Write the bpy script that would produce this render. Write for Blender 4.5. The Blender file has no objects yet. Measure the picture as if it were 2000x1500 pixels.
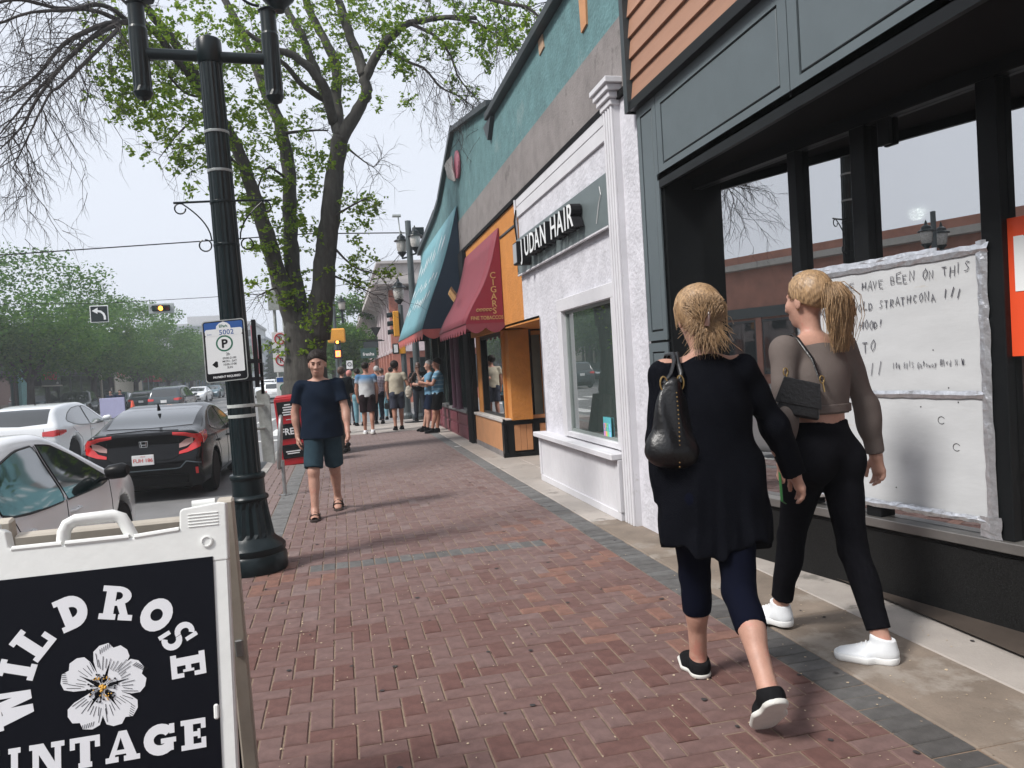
import bpy, bmesh, math, random, time
import numpy as np
from mathutils import Vector, Matrix
random.seed(7); RNG = np.random.RandomState(11)
SC = bpy.context.scene
COL = SC.collection
R = math.radians
pi = math.pi

# ------------------------------------------------------------------ camera, world, sun, exposure
cam_d = bpy.data.cameras.new("camera"); cam = bpy.data.objects.new("camera", cam_d); COL.objects.link(cam)
_yaw = math.atan(336/1480.); _pit = R(1.5); _rol = .06
_f = Vector((math.sin(_yaw)*math.cos(_pit), math.cos(_yaw)*math.cos(_pit), -math.sin(_pit)))
_r = _f.cross(Vector((0, 0, 1))).normalized(); _u = _r.cross(_f)
_Rr = _r*math.cos(_rol) - _u*math.sin(_rol); _Ur = _r*math.sin(_rol) + _u*math.cos(_rol)
cam.matrix_world = Matrix(((_Rr.x, _Ur.x, -_f.x, 0), (_Rr.y, _Ur.y, -_f.y, 0), (_Rr.z, _Ur.z, -_f.z, 1.5), (0, 0, 0, 1)))
cam_d.sensor_width = 36; cam_d.lens = 1480/2000*36; cam_d.clip_start = .05; cam_d.clip_end = 3000
SC.camera = cam
W = bpy.data.worlds.new("World"); SC.world = W; W.use_nodes = True
nt = W.node_tree; nt.nodes.clear()
out = nt.nodes.new('ShaderNodeOutputWorld'); bg = nt.nodes.new('ShaderNodeBackground')
sky = nt.nodes.new('ShaderNodeTexSky'); sky.sky_type = 'NISHITA'; sky.sun_disc = False
SUN_EL, SUN_AZ = R(47), R(248)        # azimuth clockwise from +Y
sky.sun_elevation = SUN_EL; sky.sun_rotation = SUN_AZ; sky.dust_density = 6; sky.air_density = 1.0; sky.ozone_density = 2
hs = nt.nodes.new('ShaderNodeHueSaturation'); hs.inputs['Saturation'].default_value = .25; hs.inputs['Value'].default_value = .75
mxs = nt.nodes.new('ShaderNodeMixRGB'); mxs.inputs[0].default_value = .82; mxs.inputs[2].default_value = (5.5, 5.85, 6.55, 1)   # thin white overcast over the clear sky
nt.links.new(sky.outputs[0], hs.inputs['Color']); nt.links.new(hs.outputs[0], mxs.inputs[1]); nt.links.new(mxs.outputs[0], bg.inputs[0])
bg.inputs[1].default_value = .1; nt.links.new(bg.outputs[0], out.inputs[0])
sun_d = bpy.data.lights.new("sun", 'SUN'); sun_d.energy = 2.4; sun_d.angle = R(12); sun_d.color = (1, .965, .92)
sun = bpy.data.objects.new("sun", sun_d); COL.objects.link(sun)
sdv = Vector((math.sin(SUN_AZ)*math.cos(SUN_EL), math.cos(SUN_AZ)*math.cos(SUN_EL), math.sin(SUN_EL)))
sun.rotation_euler = sdv.to_track_quat('Z', 'Y').to_euler()
SC.view_settings.view_transform = 'Standard'; SC.view_settings.look = 'None'
SC.view_settings.exposure = 0.8; SC.view_settings.gamma = 1; SC.view_settings.use_curve_mapping = False
SC.cycles.max_bounces = 6; SC.cycles.transparent_max_bounces = 8; SC.cycles.volume_bounces = 0

# ------------------------------------------------------------------ materials
MATS = {}
def M(name, col=(.5, .5, .5), rough=.6, metal=0, var=.12, vs=3., bump=0, bs=60., spec=.5, coat=0, tint=None, emit=None, det=5, mottle=None, stretch=None, rvar=0):
    if name in MATS: return MATS[name]
    if max(col) < .035 and not metal and spec == .5: spec = .14
    m = bpy.data.materials.new(name); m.use_nodes = True; n = m.node_tree.nodes; L = m.node_tree.links
    b = n['Principled BSDF']; b.inputs['Roughness'].default_value = rough; b.inputs['Metallic'].default_value = metal
    b.inputs['Specular IOR Level'].default_value = spec; b.inputs['Coat Weight'].default_value = coat; b.inputs['Coat Roughness'].default_value = .04
    tc = n.new('ShaderNodeTexCoord'); src = tc.outputs['Object']
    if stretch:
        mp = n.new('ShaderNodeMapping'); mp.inputs['Scale'].default_value = stretch; L.new(src, mp.inputs[0]); src = mp.outputs[0]
    c = n.new('ShaderNodeRGB'); c.outputs[0].default_value = (*col, 1); cur = c.outputs[0]
    if tint:                       # per-piece colour stored on the mesh
        at = n.new('ShaderNodeAttribute'); at.attribute_name = 'tint'
        mx = n.new('ShaderNodeMixRGB'); L.new(at.outputs['Fac'], mx.inputs[0]); L.new(cur, mx.inputs[1]); mx.inputs[2].default_value = (*tint, 1); cur = mx.outputs[0]
    if var:
        no = n.new('ShaderNodeTexNoise'); no.inputs['Scale'].default_value = vs; no.inputs['Detail'].default_value = det; no.inputs['Roughness'].default_value = .65; L.new(src, no.inputs[0])
        mr = n.new('ShaderNodeMapRange'); mr.inputs[1].default_value = .3; mr.inputs[2].default_value = .7; mr.inputs[3].default_value = 1-var; mr.inputs[4].default_value = 1+var; L.new(no.outputs['Fac'], mr.inputs[0])
        mu = n.new('ShaderNodeVectorMath'); mu.operation = 'SCALE'; L.new(cur, mu.inputs[0]); L.new(mr.outputs[0], mu.inputs['Scale']); cur = mu.outputs[0]
        if rvar:
            m2 = n.new('ShaderNodeMapRange'); m2.inputs[1].default_value = .3; m2.inputs[2].default_value = .7; m2.inputs[3].default_value = rough-rvar; m2.inputs[4].default_value = rough+rvar; L.new(no.outputs['Fac'], m2.inputs[0]); L.new(m2.outputs[0], b.inputs['Roughness'])
    if mottle:                     # (colour, scale, threshold): blotches of another colour
        mc, ms, mt = mottle
        n2 = n.new('ShaderNodeTexNoise'); n2.inputs['Scale'].default_value = ms; n2.inputs['Detail'].default_value = 6; n2.inputs['Roughness'].default_value = .7; L.new(src, n2.inputs[0])
        r2 = n.new('ShaderNodeMapRange'); r2.inputs[1].default_value = mt; r2.inputs[2].default_value = mt+.08; L.new(n2.outputs['Fac'], r2.inputs[0])
        mx2 = n.new('ShaderNodeMixRGB'); L.new(r2.outputs[0], mx2.inputs[0]); L.new(cur, mx2.inputs[1]); mx2.inputs[2].default_value = (*mc, 1); cur = mx2.outputs[0]
    L.new(cur, b.inputs['Base Color'])
    if bump:
        nb = n.new('ShaderNodeTexNoise'); nb.inputs['Scale'].default_value = bs; nb.inputs['Detail'].default_value = 4; L.new(src, nb.inputs[0])
        bp = n.new('ShaderNodeBump'); bp.inputs['Strength'].default_value = bump; bp.inputs['Distance'].default_value = .01; L.new(nb.outputs['Fac'], bp.inputs['Height']); L.new(bp.outputs[0], b.inputs['Normal'])
    if emit:
        b.inputs['Emission Color'].default_value = (*emit[0], 1); b.inputs['Emission Strength'].default_value = emit[1]
    MATS[name] = m; return m
def glass_mat(name, col=(.02, .03, .03), tr=.5, ior=1.5, rough=0.0, bump=0, refl=.02, clear=.8):
    """window glass: mirror reflection by angle over partly see-through body"""
    if name in MATS: return MATS[name]
    m = bpy.data.materials.new(name); m.use_nodes = True; n = m.node_tree.nodes; L = m.node_tree.links; n.clear()
    o = n.new('ShaderNodeOutputMaterial'); fr = n.new('ShaderNodeFresnel'); fr.inputs[0].default_value = ior
    gl = n.new('ShaderNodeBsdfGlossy'); gl.inputs['Roughness'].default_value = rough
    mrf = n.new('ShaderNodeMapRange'); mrf.inputs[3].default_value = refl; L.new(fr.outputs[0], mrf.inputs[0])
    tn = n.new('ShaderNodeBsdfTransparent'); tn.inputs[0].default_value = (tr*.92, tr, tr*.97, 1)
    df = n.new('ShaderNodeBsdfDiffuse'); df.inputs[0].default_value = (*col, 1)
    ad = n.new('ShaderNodeMixShader'); ad.inputs[0].default_value = clear; L.new(df.outputs[0], ad.inputs[1]); L.new(tn.outputs[0], ad.inputs[2])
    mx = n.new('ShaderNodeMixShader'); L.new(mrf.outputs[0], mx.inputs[0]); L.new(ad.outputs[0], mx.inputs[1]); L.new(gl.outputs[0], mx.inputs[2]); L.new(mx.outputs[0], o.inputs[0])
    if bump:
        tc = n.new('ShaderNodeTexCoord'); nb = n.new('ShaderNodeTexNoise'); nb.inputs['Scale'].default_value = .9; L.new(tc.outputs['Object'], nb.inputs[0])
        bp = n.new('ShaderNodeBump'); bp.inputs['Strength'].default_value = bump; bp.inputs['Distance'].default_value = .05; L.new(nb.outputs['Fac'], bp.inputs['Height']); L.new(bp.outputs[0], gl.inputs['Normal'])
    MATS[name] = m; return m

# ------------------------------------------------------------------ mesh builder
def link(o, parent=None):
    COL.objects.link(o)
    if parent is not None: o.parent = parent
    return o
def mesh_obj(name, V, F, mat, parent=None, smooth=False, tint=None, mats=None, midx=None):
    me = bpy.data.meshes.new(name)
    if isinstance(V, np.ndarray) and isinstance(F, np.ndarray):
        me.vertices.add(len(V)); me.vertices.foreach_set('co', np.ascontiguousarray(V, dtype=np.float32).ravel())
        k = F.shape[1]; me.loops.add(F.size); me.loops.foreach_set('vertex_index', np.ascontiguousarray(F, dtype=np.int32).ravel())
        me.polygons.add(len(F)); me.polygons.foreach_set('loop_start', np.arange(0, F.size, k, dtype=np.int32)); me.update(calc_edges=True)
    else:
        me.from_pydata([tuple(v) for v in V], [], F)
    for mm in (mats or [mat]): me.materials.append(mm)
    if midx is not None: me.polygons.foreach_set('material_index', np.array(midx, dtype=np.int32))
    if smooth: me.polygons.foreach_set('use_smooth', np.ones(len(me.polygons), dtype=bool))
    if tint is not None:
        a = me.attributes.new('tint', 'FLOAT', 'FACE'); a.data.foreach_set('value', np.array(tint, dtype=np.float32))
    me.validate(); me.update()
    return link(bpy.data.objects.new(name, me), parent)
def frame_of(d, up=Vector((0, 0, 1))):
    d = Vector(d).normalized(); a = d.cross(up)
    if a.length < 1e-4: a = d.cross(Vector((0, 1, 0)))
    a.normalize(); return a, a.cross(d).normalized()
class MB:
    def __init__(s): s.v = []; s.f = []; s.t = []
    def poly(s, pts, faces, T=None):
        b = len(s.v)
        for p in pts: s.v.append(T @ Vector(p) if T else Vector(p))
        for f in faces: s.f.append([b+i for i in f]); s.t.append(0)
        return s
    def box(s, x0, x1, y0, y1, z0, z1, T=None, c=0):
        P = [(x, y, z) for z in (z0, z1) for x, y in ((x0, y0), (x1, y0), (x1, y1), (x0, y1))]
        return s.poly(P, [(3, 2, 1, 0), (4, 5, 6, 7), (0, 1, 5, 4), (1, 2, 6, 5), (2, 3, 7, 6), (3, 0, 4, 7)], T)
    def cbox(s, x0, x1, y0, y1, z0, z1, c=.005, T=None):
        """box with chamfered edges"""
        xs = (x0, x0+c, x1-c, x1); ys = (y0, y0+c, y1-c, y1); zs = (z0, z0+c, z1-c, z1)
        bm = bmesh.new(); bmesh.ops.create_cube(bm, size=1)
        for v in bm.verts: v.co = Vector((x0 if v.co.x < 0 else x1, y0 if v.co.y < 0 else y1, z0 if v.co.z < 0 else z1))
        bmesh.ops.bevel(bm, geom=bm.edges[:], offset=c, segments=1, affect='EDGES')
        bm.verts.index_update(); s.poly([v.co.copy() for v in bm.verts], [[v.index for v in f.verts] for f in bm.faces], T); bm.free(); return s
    def prism(s, pts, a, b, axis='z', T=None):
        """polygon pts (2D) extruded along axis from a to b. axis x:(y,z) y:(x,z) z:(x,y)"""
        def P(u, w, h): return {'x': (h, u, w), 'y': (u, h, w), 'z': (u, w, h)}[axis]
        n = len(pts); ar = sum(pts[i][0]*pts[(i+1) % n][1]-pts[(i+1) % n][0]*pts[i][1] for i in range(n))
        pts = list(pts) if ar > 0 else list(pts)[::-1]
        if axis == 'y': pts = pts[::-1]
        V = [P(u, w, a) for u, w in pts]+[P(u, w, b) for u, w in pts]
        F = [list(range(n))[::-1], [n+i for i in range(n)]]+[[i, (i+1) % n, n+(i+1) % n, n+i] for i in range(n)]
        if b < a: F = [f[::-1] for f in F]
        return s.poly(V, F, T)
    def tube(s, pts, r, n=8, cap=True, T=None, flat=None):
        pts = [Vector(p) for p in pts]; m = len(pts); rs = r if isinstance(r, (list, tuple)) else [r]*m
        V = []; prev = None
        for i, p in enumerate(pts):
            d = (pts[min(i+1, m-1)]-pts[max(i-1, 0)])
            if d.length < 1e-9: d = Vector((0, 0, 1))
            d.normalize()
            if prev is None: a, b = frame_of(d)
            else:
                a = prev-d*prev.dot(d)
                if a.length < 1e-5: a, b = frame_of(d)
                a.normalize(); b = a.cross(d)
            prev = a
            for k in range(n):
                t = 2*pi*k/n; V.append(p+(a*math.cos(t)+b*math.sin(t)*(flat or 1))*rs[i])
        F = [[i*n+k, i*n+(k+1) % n, (i+1)*n+(k+1) % n, (i+1)*n+k] for i in range(m-1) for k in range(n)]
        if cap: F += [list(range(n))[::-1], [(m-1)*n+k for k in range(n)]]
        return s.poly(V, F, T)
    def lathe(s, prof, c=(0, 0, 0), n=24, flute=None, T=None, ax='z'):
        """prof: list of (radius, height)"""
        V = []; m = len(prof)
        for i, (r, h) in enumerate(prof):
            for k in range(n):
                t = 2*pi*k/n; rr = r
                if flute and flute[0] <= h <= flute[1] and k % 2: rr = r*flute[2]
                x, y = rr*math.cos(t), rr*math.sin(t)
                V.append((c[0]+x, c[1]+y, c[2]+h) if ax == 'z' else ((c[0]+h, c[1]+x, c[2]+y) if ax == 'x' else (c[0]+y, c[1]+h, c[2]+x)))
        F = [[i*n+k, i*n+(k+1) % n, (i+1)*n+(k+1) % n, (i+1)*n+k] for i in range(m-1) for k in range(n)]
        F += [list(range(n))[::-1], [(m-1)*n+k for k in range(n)]]
        return s.poly(V, F, T)
    def ball(s, c, r, n=10, T=None, sc=(1, 1, 1)):
        prof = [(max(1e-4, r*math.sin(pi*i/n)), -r*math.cos(pi*i/n)) for i in range(n+1)]
        V = []; k2 = n*2
        for (q, h) in prof:
            for k in range(k2):
                t = 2*pi*k/k2; V.append((c[0]+q*math.cos(t)*sc[0], c[1]+q*math.sin(t)*sc[1], c[2]+h*sc[2]))
        F = [[i*k2+k, i*k2+(k+1) % k2, (i+1)*k2+(k+1) % k2, (i+1)*k2+k] for i in range(n) for k in range(k2)]
        return s.poly(V, F, T)
    def build(s, name, mat, parent=None, smooth=False, bevel=0, T=None, autos=True):
        if T is not None: s.v = [T @ v for v in s.v]
        o = mesh_obj(name, s.v, s.f, mat, parent, smooth=smooth)
        if smooth and autos:
            o.data.set_sharp_from_angle(angle=R(38))
        if bevel:
            b = o.modifiers.new('bevel', 'BEVEL'); b.width = bevel; b.segments = 2; b.limit_method = 'ANGLE'; b.angle_limit = R(40)
        return o
def box(name, mat, x0, x1, y0, y1, z0, z1, parent=None, bevel=0):
    return MB().box(x0, x1, y0, y1, z0, z1).build(name, mat, parent, bevel=bevel)
def tag(o, label=None, cat=None, group=None, kind=None):
    if label: o['label'] = label
    if cat: o['category'] = cat
    if group: o['group'] = group
    if kind: o['kind'] = kind
    return o
def thing(name, label, cat, loc=(0, 0, 0), rz=0, group=None):
    o = bpy.data.objects.new(name, None); o.empty_display_size = .2; COL.objects.link(o); o.location = loc; o.rotation_euler = (0, 0, rz)
    return tag(o, label, cat, group)
def struct(name, mb, mat, **k):
    o = mb.build(name, mat, **k) if isinstance(mb, MB) else mb
    o['kind'] = 'structure'; return o
def adopt(parent, *kids):
    """parent world-built pieces to an Empty keeping them where they stand"""
    bpy_inv = parent.matrix_basis.inverted()
    for k in kids: k.parent = parent; k.matrix_parent_inverse = bpy_inv
def kids(o): return [c for c in o.children]
def copy_tree(o, parent=None):
    c = o.copy(); COL.objects.link(c)
    if parent is not None: c.parent = parent
    for ch in o.children:
        copy_tree(ch, c)
    return c
def rot_to(u, v, w, o):
    """matrix with columns u,v,w and origin o"""
    return Matrix(((u[0], v[0], w[0], o[0]), (u[1], v[1], w[1], o[1]), (u[2], v[2], w[2], o[2]), (0, 0, 0, 1)))
def text_mesh(s, size, extrude=.002, offset=0, align='LEFT', spacing=1., shear=0):
    cu = bpy.data.curves.new('t', 'FONT'); cu.body = s; cu.size = size; cu.extrude = extrude; cu.offset = offset; cu.align_x = align; cu.space_character = spacing; cu.shear = shear; cu.resolution_u = 3
    o = bpy.data.objects.new('t', cu); COL.objects.link(o); dg = bpy.context.evaluated_depsgraph_get(); dg.update()
    me = bpy.data.meshes.new_from_object(o.evaluated_get(dg)); V = [v.co.copy() for v in me.vertices]; F = [list(p.vertices) for p in me.polygons]
    bpy.data.objects.remove(o); bpy.data.curves.remove(cu); bpy.data.meshes.remove(me); return V, F
def text(name, s, size, mat, T, parent=None, extrude=.002, offset=0, align='LEFT', spacing=1., sx=1., shear=0):
    V, F = text_mesh(s, size, extrude, offset, align, spacing, shear)
    mb = MB(); mb.poly([(v.x*sx, v.y, v.z) for v in V], F, T); return mb.build(name, mat, parent)
# ------------------------------------------------------------------ SDF modelling (people, bags, car bodies)
def smin(a, b, k):
    if k <= 0: return np.minimum(a, b)
    h = np.maximum(k-np.abs(a-b), 0)/k; return np.minimum(a, b)-h*h*k*.25
def smax(a, b, k): return -smin(-a, -b, k)
def cone(a, b, ra, rb, lat=None, w=1.):
    """tapered capsule a->b; lat,w: widened w times along lat"""
    a = np.array(a, float); b = np.array(b, float)
    if lat is not None: lat = np.array(lat, float); lat = lat/np.linalg.norm(lat)
    def sq(v): return v if lat is None else v-np.outer(v@lat, lat)*(1-1/w) if v.ndim == 2 else v-lat*(v@lat)*(1-1/w)
    ba = sq(b-a); l2 = max(ba@ba, 1e-9)
    def f(p):
        pa = sq(p-a); h = np.clip((pa@ba)/l2, 0, 1); q = pa-h[:, None]*ba; return np.sqrt((q*q).sum(1))-(ra+(rb-ra)*h)
    return f
def ell(c, r, fr=None):
    c = np.array(c, float); r = np.array(r, float); fr = np.eye(3) if fr is None else np.array(fr, float)   # rows = axes
    def f(p):
        q = (p-c)@fr.T; k0 = np.sqrt(((q/r)**2).sum(1)); k1 = np.sqrt(((q/(r*r))**2).sum(1)); return np.where(k1 > 1e-9, k0*(k0-1)/np.maximum(k1, 1e-9), -r.min())
    return f
def plane(pt, nrm):
    pt = np.array(pt, float); nrm = np.array(nrm, float); nrm = nrm/np.linalg.norm(nrm)
    return lambda p: (p-pt)@nrm
def field(prims, k=.03, post=()):
    """prims: list of f or (f,k); post: list of functions (p,d)->d"""
    P = [(q if isinstance(q, tuple) else (q, k)) for q in prims]
    def make(c, r):
        cc = np.array([c]); ds = [float(f(cc)[0]) for f, _ in P]; m = min(ds); act = [P[i] for i in range(len(P)) if ds[i] < m+2.6*r+.05]
        def g(p):
            d = None
            for f, kk in act: d = f(p) if d is None else smin(d, f(p), kk)
            for q in post: d = q(p, d)
            return d
        return g
    return make
def surf(make, lo, hi, h, B=8):
    lo = np.array(lo, float); hi = np.array(hi, float); n = np.ceil((hi-lo)/h/B).astype(int); N = n*B+1
    A = np.full(N, 1., np.float32); bs = B*h; rad = bs*.87
    g0 = make((lo+hi)/2, float(np.linalg.norm(hi-lo)))
    I = np.stack(np.meshgrid(*[np.arange(k) for k in n], indexing='ij'), -1).reshape(-1, 3); Cc = lo+(I+.5)*bs
    d = np.concatenate([g0(Cc[i:i+20000]) for i in range(0, len(Cc), 20000)])
    off = np.stack(np.meshgrid(*[np.arange(B+1)]*3, indexing='ij'), -1).reshape(-1, 3)
    for i in range(len(I)):
        s = tuple(slice(I[i][q]*B, I[i][q]*B+B+1) for q in range(3))
        if abs(d[i]) > rad*1.35+.004:
            if d[i] < 0: A[s] = np.minimum(A[s], -1) if False else np.where(A[s] == 1., -1., A[s])
            continue
        g = make(Cc[i], rad); A[s] = g(lo+(I[i]*B+off)*h).reshape(B+1, B+1, B+1)
    neg = A < 0; c = np.zeros(tuple(np.array(A.shape)-1), np.int8)
    for x in (0, 1):
        for y in (0, 1):
            for z in (0, 1): c += neg[x:neg.shape[0]-1+x, y:neg.shape[1]-1+y, z:neg.shape[2]-1+z]
    act = (c > 0) & (c < 8); idx = np.argwhere(act)
    if len(idx) == 0: return np.zeros((0, 3)), np.zeros((0, 4), int)
    ids = -np.ones(act.shape, np.int32); ids[act] = np.arange(len(idx))
    S = np.zeros((len(idx), 3)); cnt = np.zeros(len(idx)); cor = [(x, y, z) for x in (0, 1) for y in (0, 1) for z in (0, 1)]
    Vv = {q: A[idx[:, 0]+q[0], idx[:, 1]+q[1], idx[:, 2]+q[2]].astype(float) for q in cor}
    for a in cor:
        for ax in range(3):
            if a[ax]: continue
            b = list(a); b[ax] = 1; b = tuple(b); va, vb = Vv[a], Vv[b]; m = (va < 0) != (vb < 0)
            t = np.where(m, va/np.where(m, va-vb, 1), 0); P = np.array(a, float)+np.outer(t, np.eye(3)[ax]); S += P*m[:, None]; cnt += m
    V = lo+(idx+S/cnt[:, None])*h
    F = []
    for ax in range(3):
        o1, o2 = (ax+1) % 3, (ax+2) % 3; sl = [slice(None)]*3; s2 = [slice(None)]*3
        sl[ax] = slice(0, -1); s2[ax] = slice(1, None)
        a, b = neg[tuple(sl)], neg[tuple(s2)]; e = np.argwhere(a != b)
        e = e[(e[:, o1] > 0) & (e[:, o2] > 0) & (e[:, o1] < A.shape[o1]-1) & (e[:, o2] < A.shape[o2]-1)]
        def gi(d1, d2):
            q = e.copy(); q[:, o1] -= d1; q[:, o2] -= d2; return ids[q[:, 0], q[:, 1], q[:, 2]]
        f = np.stack([gi(0, 0), gi(1, 0), gi(1, 1), gi(0, 1)], 1); fl = ~a[e[:, 0], e[:, 1], e[:, 2]]
        f[fl] = f[fl][:, ::-1]; F.append(f)
    F = np.concatenate(F); F = F[(F >= 0).all(1)]
    return V, F
def sdf_obj(name, make, lo, hi, h, mat, parent=None, relax=0):
    V, F = surf(make, lo, hi, h); return mesh_obj(name, V, F.astype(np.int32), mat, parent, smooth=True)
# ------------------------------------------------------------------ shared materials
M('black_gap', (.006, .006, .006), .9, var=0)
M('car_trim', (.012, .012, .013), .35, var=0); M('rubber', (.018, .018, .019), .8, var=.2, vs=20); M('rim', (.42, .43, .44), .3, .9, var=0)
M('tail_lamp', (.52, .012, .012), .12, var=.15, vs=14, coat=1); M('head_lamp', (.62, .66, .7), .08, .3, var=.2, vs=20, coat=1)
M('plate', (.72, .72, .72), .35, var=.05); M('plate_red', (.55, .04, .03), .5, var=0)
M('car_glass', (.012, .016, .018), .03, var=0, spec=.9, coat=1); M('car_glass_green', (.008, .022, .022), .03, var=0, spec=.9, coat=1)
for n_, c_ in (('white', (.86, .87, .88)), ('silver', (.72, .74, .76)), ('black', (.003, .003, .004)), ('dark_grey', (.06, .075, .085)), ('near_black', (.016, .022, .024)), ('dark_green', (.03, .045, .05)), ('teal', (.05, .11, .14)), ('red', (.4, .03, .03))):
    M('paint_'+n_, c_, .22 if n_ in ('white', 'silver') else .13, var=.03, vs=1.5, coat=.6 if n_ in ('white', 'silver') else 0, spec=.51 if n_ != 'black' else .3)
M('lamp_black', (.006, .012, .014), .32, var=.25, vs=12, spec=.3, bump=.12, bs=140)
M('steel', (.36, .37, .37), .38, .8, var=.2, vs=15); M('galv', (.42, .44, .42), .5, .5, var=.25, vs=18)
M('sign_white', (.76, .78, .78), .4, var=.04, vs=5); M('ink', (.012, .012, .014), .6, var=0); M('sign_blue', (.02, .09, .32), .4, var=.05); M('sign_green', (.01, .13, .07), .4, var=0); M('sign_red', (.5, .02, .03), .4, var=0)
M('white_ink', (.75, .76, .77), .5, var=0)
def rrect(x0, x1, z0, z1, r, n=6):
    P = []
    for (cx, cz, a0) in ((x1-r, z0+r, -90), (x1-r, z1-r, 0), (x0+r, z1-r, 90), (x0+r, z0+r, 180)):
        for k in range(n+1): a = R(a0+90*k/n); P.append((cx+r*math.cos(a), cz+r*math.sin(a)))
    return P
# ------------------------------------------------------------------ ground, road, pavement
WORLD = True
def link(o, parent=None):
    COL.objects.link(o)
    if parent is not None:
        o.parent = parent
        if parent.data is None and WORLD: o.matrix_parent_inverse = parent.matrix_basis.inverted()
    return o
RZ = -.26
asph = M('asphalt', (.17, .17, .172), .85, var=.22, vs=.7, bump=.35, bs=90, mottle=((.12, .12, .122), .35, .58), det=8)
conc = M('concrete', (.36, .325, .295), .8, var=.2, vs=1.6, bump=.25, bs=80, mottle=((.19, .175, .155), 2.2, .58), det=8)
kerbm = M('kerb_concrete', (.33, .32, .30), .8, var=.25, vs=3, bump=.25, bs=60)
sand = M('joint_sand', (.215, .155, .11), .95, var=.3, vs=30, bump=.3, bs=200)
far_ground = M('ground_earth', (.16, .165, .14), .95, var=.3, vs=.05)
struct('ground', MB().poly([(-900, -900, RZ-.03), (900, -900, RZ-.03), (900, 1500, RZ-.03), (-900, 1500, RZ-.03)], [(0, 1, 2, 3)]), far_ground)
rd = MB(); rd.poly([(-17.2, -60, RZ), (-1.2, -60, RZ), (-1.2, 400, RZ), (-17.2, 400, RZ)], [(0, 1, 2, 3)])
struct('road', rd, asph)
struct('side_street', MB().poly([(-1.2, 23.4, RZ), (120, 23.4, RZ), (120, 35.6, RZ), (-1.2, 35.6, RZ)], [(0, 1, 2, 3)]), asph)
lm = MB(); rmk = random.Random(4)
def mark(x0, x1, y0, y1): lm.poly([(x0, y0, RZ+.004), (x1, y0, RZ+.004), (x1, y1, RZ+.004), (x0, y1, RZ+.004)], [(0, 1, 2, 3)])
for y in range(-10, 22, 6): mark(-6.45, -6.33, y, y+3)
for y in range(38, 130, 6): mark(-6.45, -6.33, y, y+3); mark(-10.2, -10.08, y, y+3)
for k in range(14): mark(-16.8+k*1.12, -16.25+k*1.12, 24.2, 27.2)
for k in range(14): mark(-16.8+k*1.12, -16.25+k*1.12, 31.8, 34.8)
mark(-7.9, -1.4, 22.3, 22.7); mark(-1.1, 2.4, 24.1, 24.3); mark(-1.1, 2.4, 26.8, 27)
struct('road_markings', lm, M('road_paint', (.62, .62, .6), .7, var=.3, vs=6, mottle=((.2, .2, .2), 5, .6)))
# near pavement base with kerb
def slab_top(x0, x1, y0, y1, z, mb=None):
    return (mb or MB()).poly([(x0, y0, z), (x1, y0, z), (x1, y1, z), (x0, y1, z)], [(0, 1, 2, 3)])
pv = MB().box(-1.21, 14, -40, 23.45, RZ-.3, -.0065); struct('pavement', pv, sand)
kb = None
kp = bpy.data.objects.new('kerb', None); COL.objects.link(kp); kp['kind'] = 'structure'
for k in range(22):
    y = -8+k*1.45
    MB().cbox(-1.37, -1.215, y+.003, y+1.447, RZ-.2, .002, .02).build('kerb_stone', kerbm, kp)
# bricks
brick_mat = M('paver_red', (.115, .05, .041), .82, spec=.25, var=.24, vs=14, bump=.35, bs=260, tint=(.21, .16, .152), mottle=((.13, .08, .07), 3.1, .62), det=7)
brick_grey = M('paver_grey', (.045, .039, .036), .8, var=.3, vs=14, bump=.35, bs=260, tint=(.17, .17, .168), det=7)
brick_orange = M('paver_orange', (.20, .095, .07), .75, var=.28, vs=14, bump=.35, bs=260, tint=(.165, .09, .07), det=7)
rb = random.Random(3)
J2 = .0036
def brick_geo(sx, sy, seed):
    r = random.Random(seed); c = .005; a, b = sx/2-J2, sy/2-J2; dz = [r.uniform(-.0012, .0012) for _ in range(4)]
    V = [(-a, -b, -.05), (a, -b, -.05), (a, b, -.05), (-a, b, -.05), (-a, -b, -c), (a, -b, -c), (a, b, -c), (-a, b, -c),
         (-a+c, -b+c, dz[0]), (a-c, -b+c, dz[1]), (a-c, b-c, dz[2]), (-a+c, b-c, dz[3])]
    F = [(0, 1, 5, 4), (1, 2, 6, 5), (2, 3, 7, 6), (3, 0, 4, 7), (4, 5, 9, 8), (5, 6, 10, 9), (6, 7, 11, 10), (7, 4, 8, 11), (8, 9, 10, 11)]
    return V, F
cells = []   # (cx, cy, sx, sy, type)
def herring(x0, nx, y0, ny, typ):
    for i in range(nx):
        for j in range(ny):
            d = (i-j) % 4; x, y = x0+.1*i, y0+.1*j
            if d == 0:
                if i+1 < nx: cells.append((x+.1, y+.05, .2, .1, typ))
                else: cells.append((x+.05, y+.05, .1, .1, typ))
            elif d == 1 and i == 0: cells.append((x+.05, y+.05, .1, .1, typ))
            elif d == 3:
                if j+1 < ny: cells.append((x+.05, y+.1, .1, .2, typ))
                else: cells.append((x+.05, y+.05, .1, .1, typ))
            elif d == 2 and j == 0: cells.append((x+.05, y+.05, .1, .1, typ))
YC = 6.0
herring(-1.22, 32, .6, int((YC-.6)/.1), 'r')                    # whole width near the camera
for i in range(32): cells.append((-1.22+.05+.1*i, YC+.1, .1, .2, 'g' if 8 < i < 28 else 'r'))
herring(-1.22, 32, YC+.2, 10, 'r')
y1 = YC+1.2
herring(-.62, 26, y1, 118, 'r'); herring(-1.22, 4, y1, 118, 'p')
for j in range(118): cells.append((-.72, y1+.05+.1*j, .2, .1, 'g'))
for j in range(184): cells.append((2.08, .65+.1*j, .2, .1, 'g'))
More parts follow.
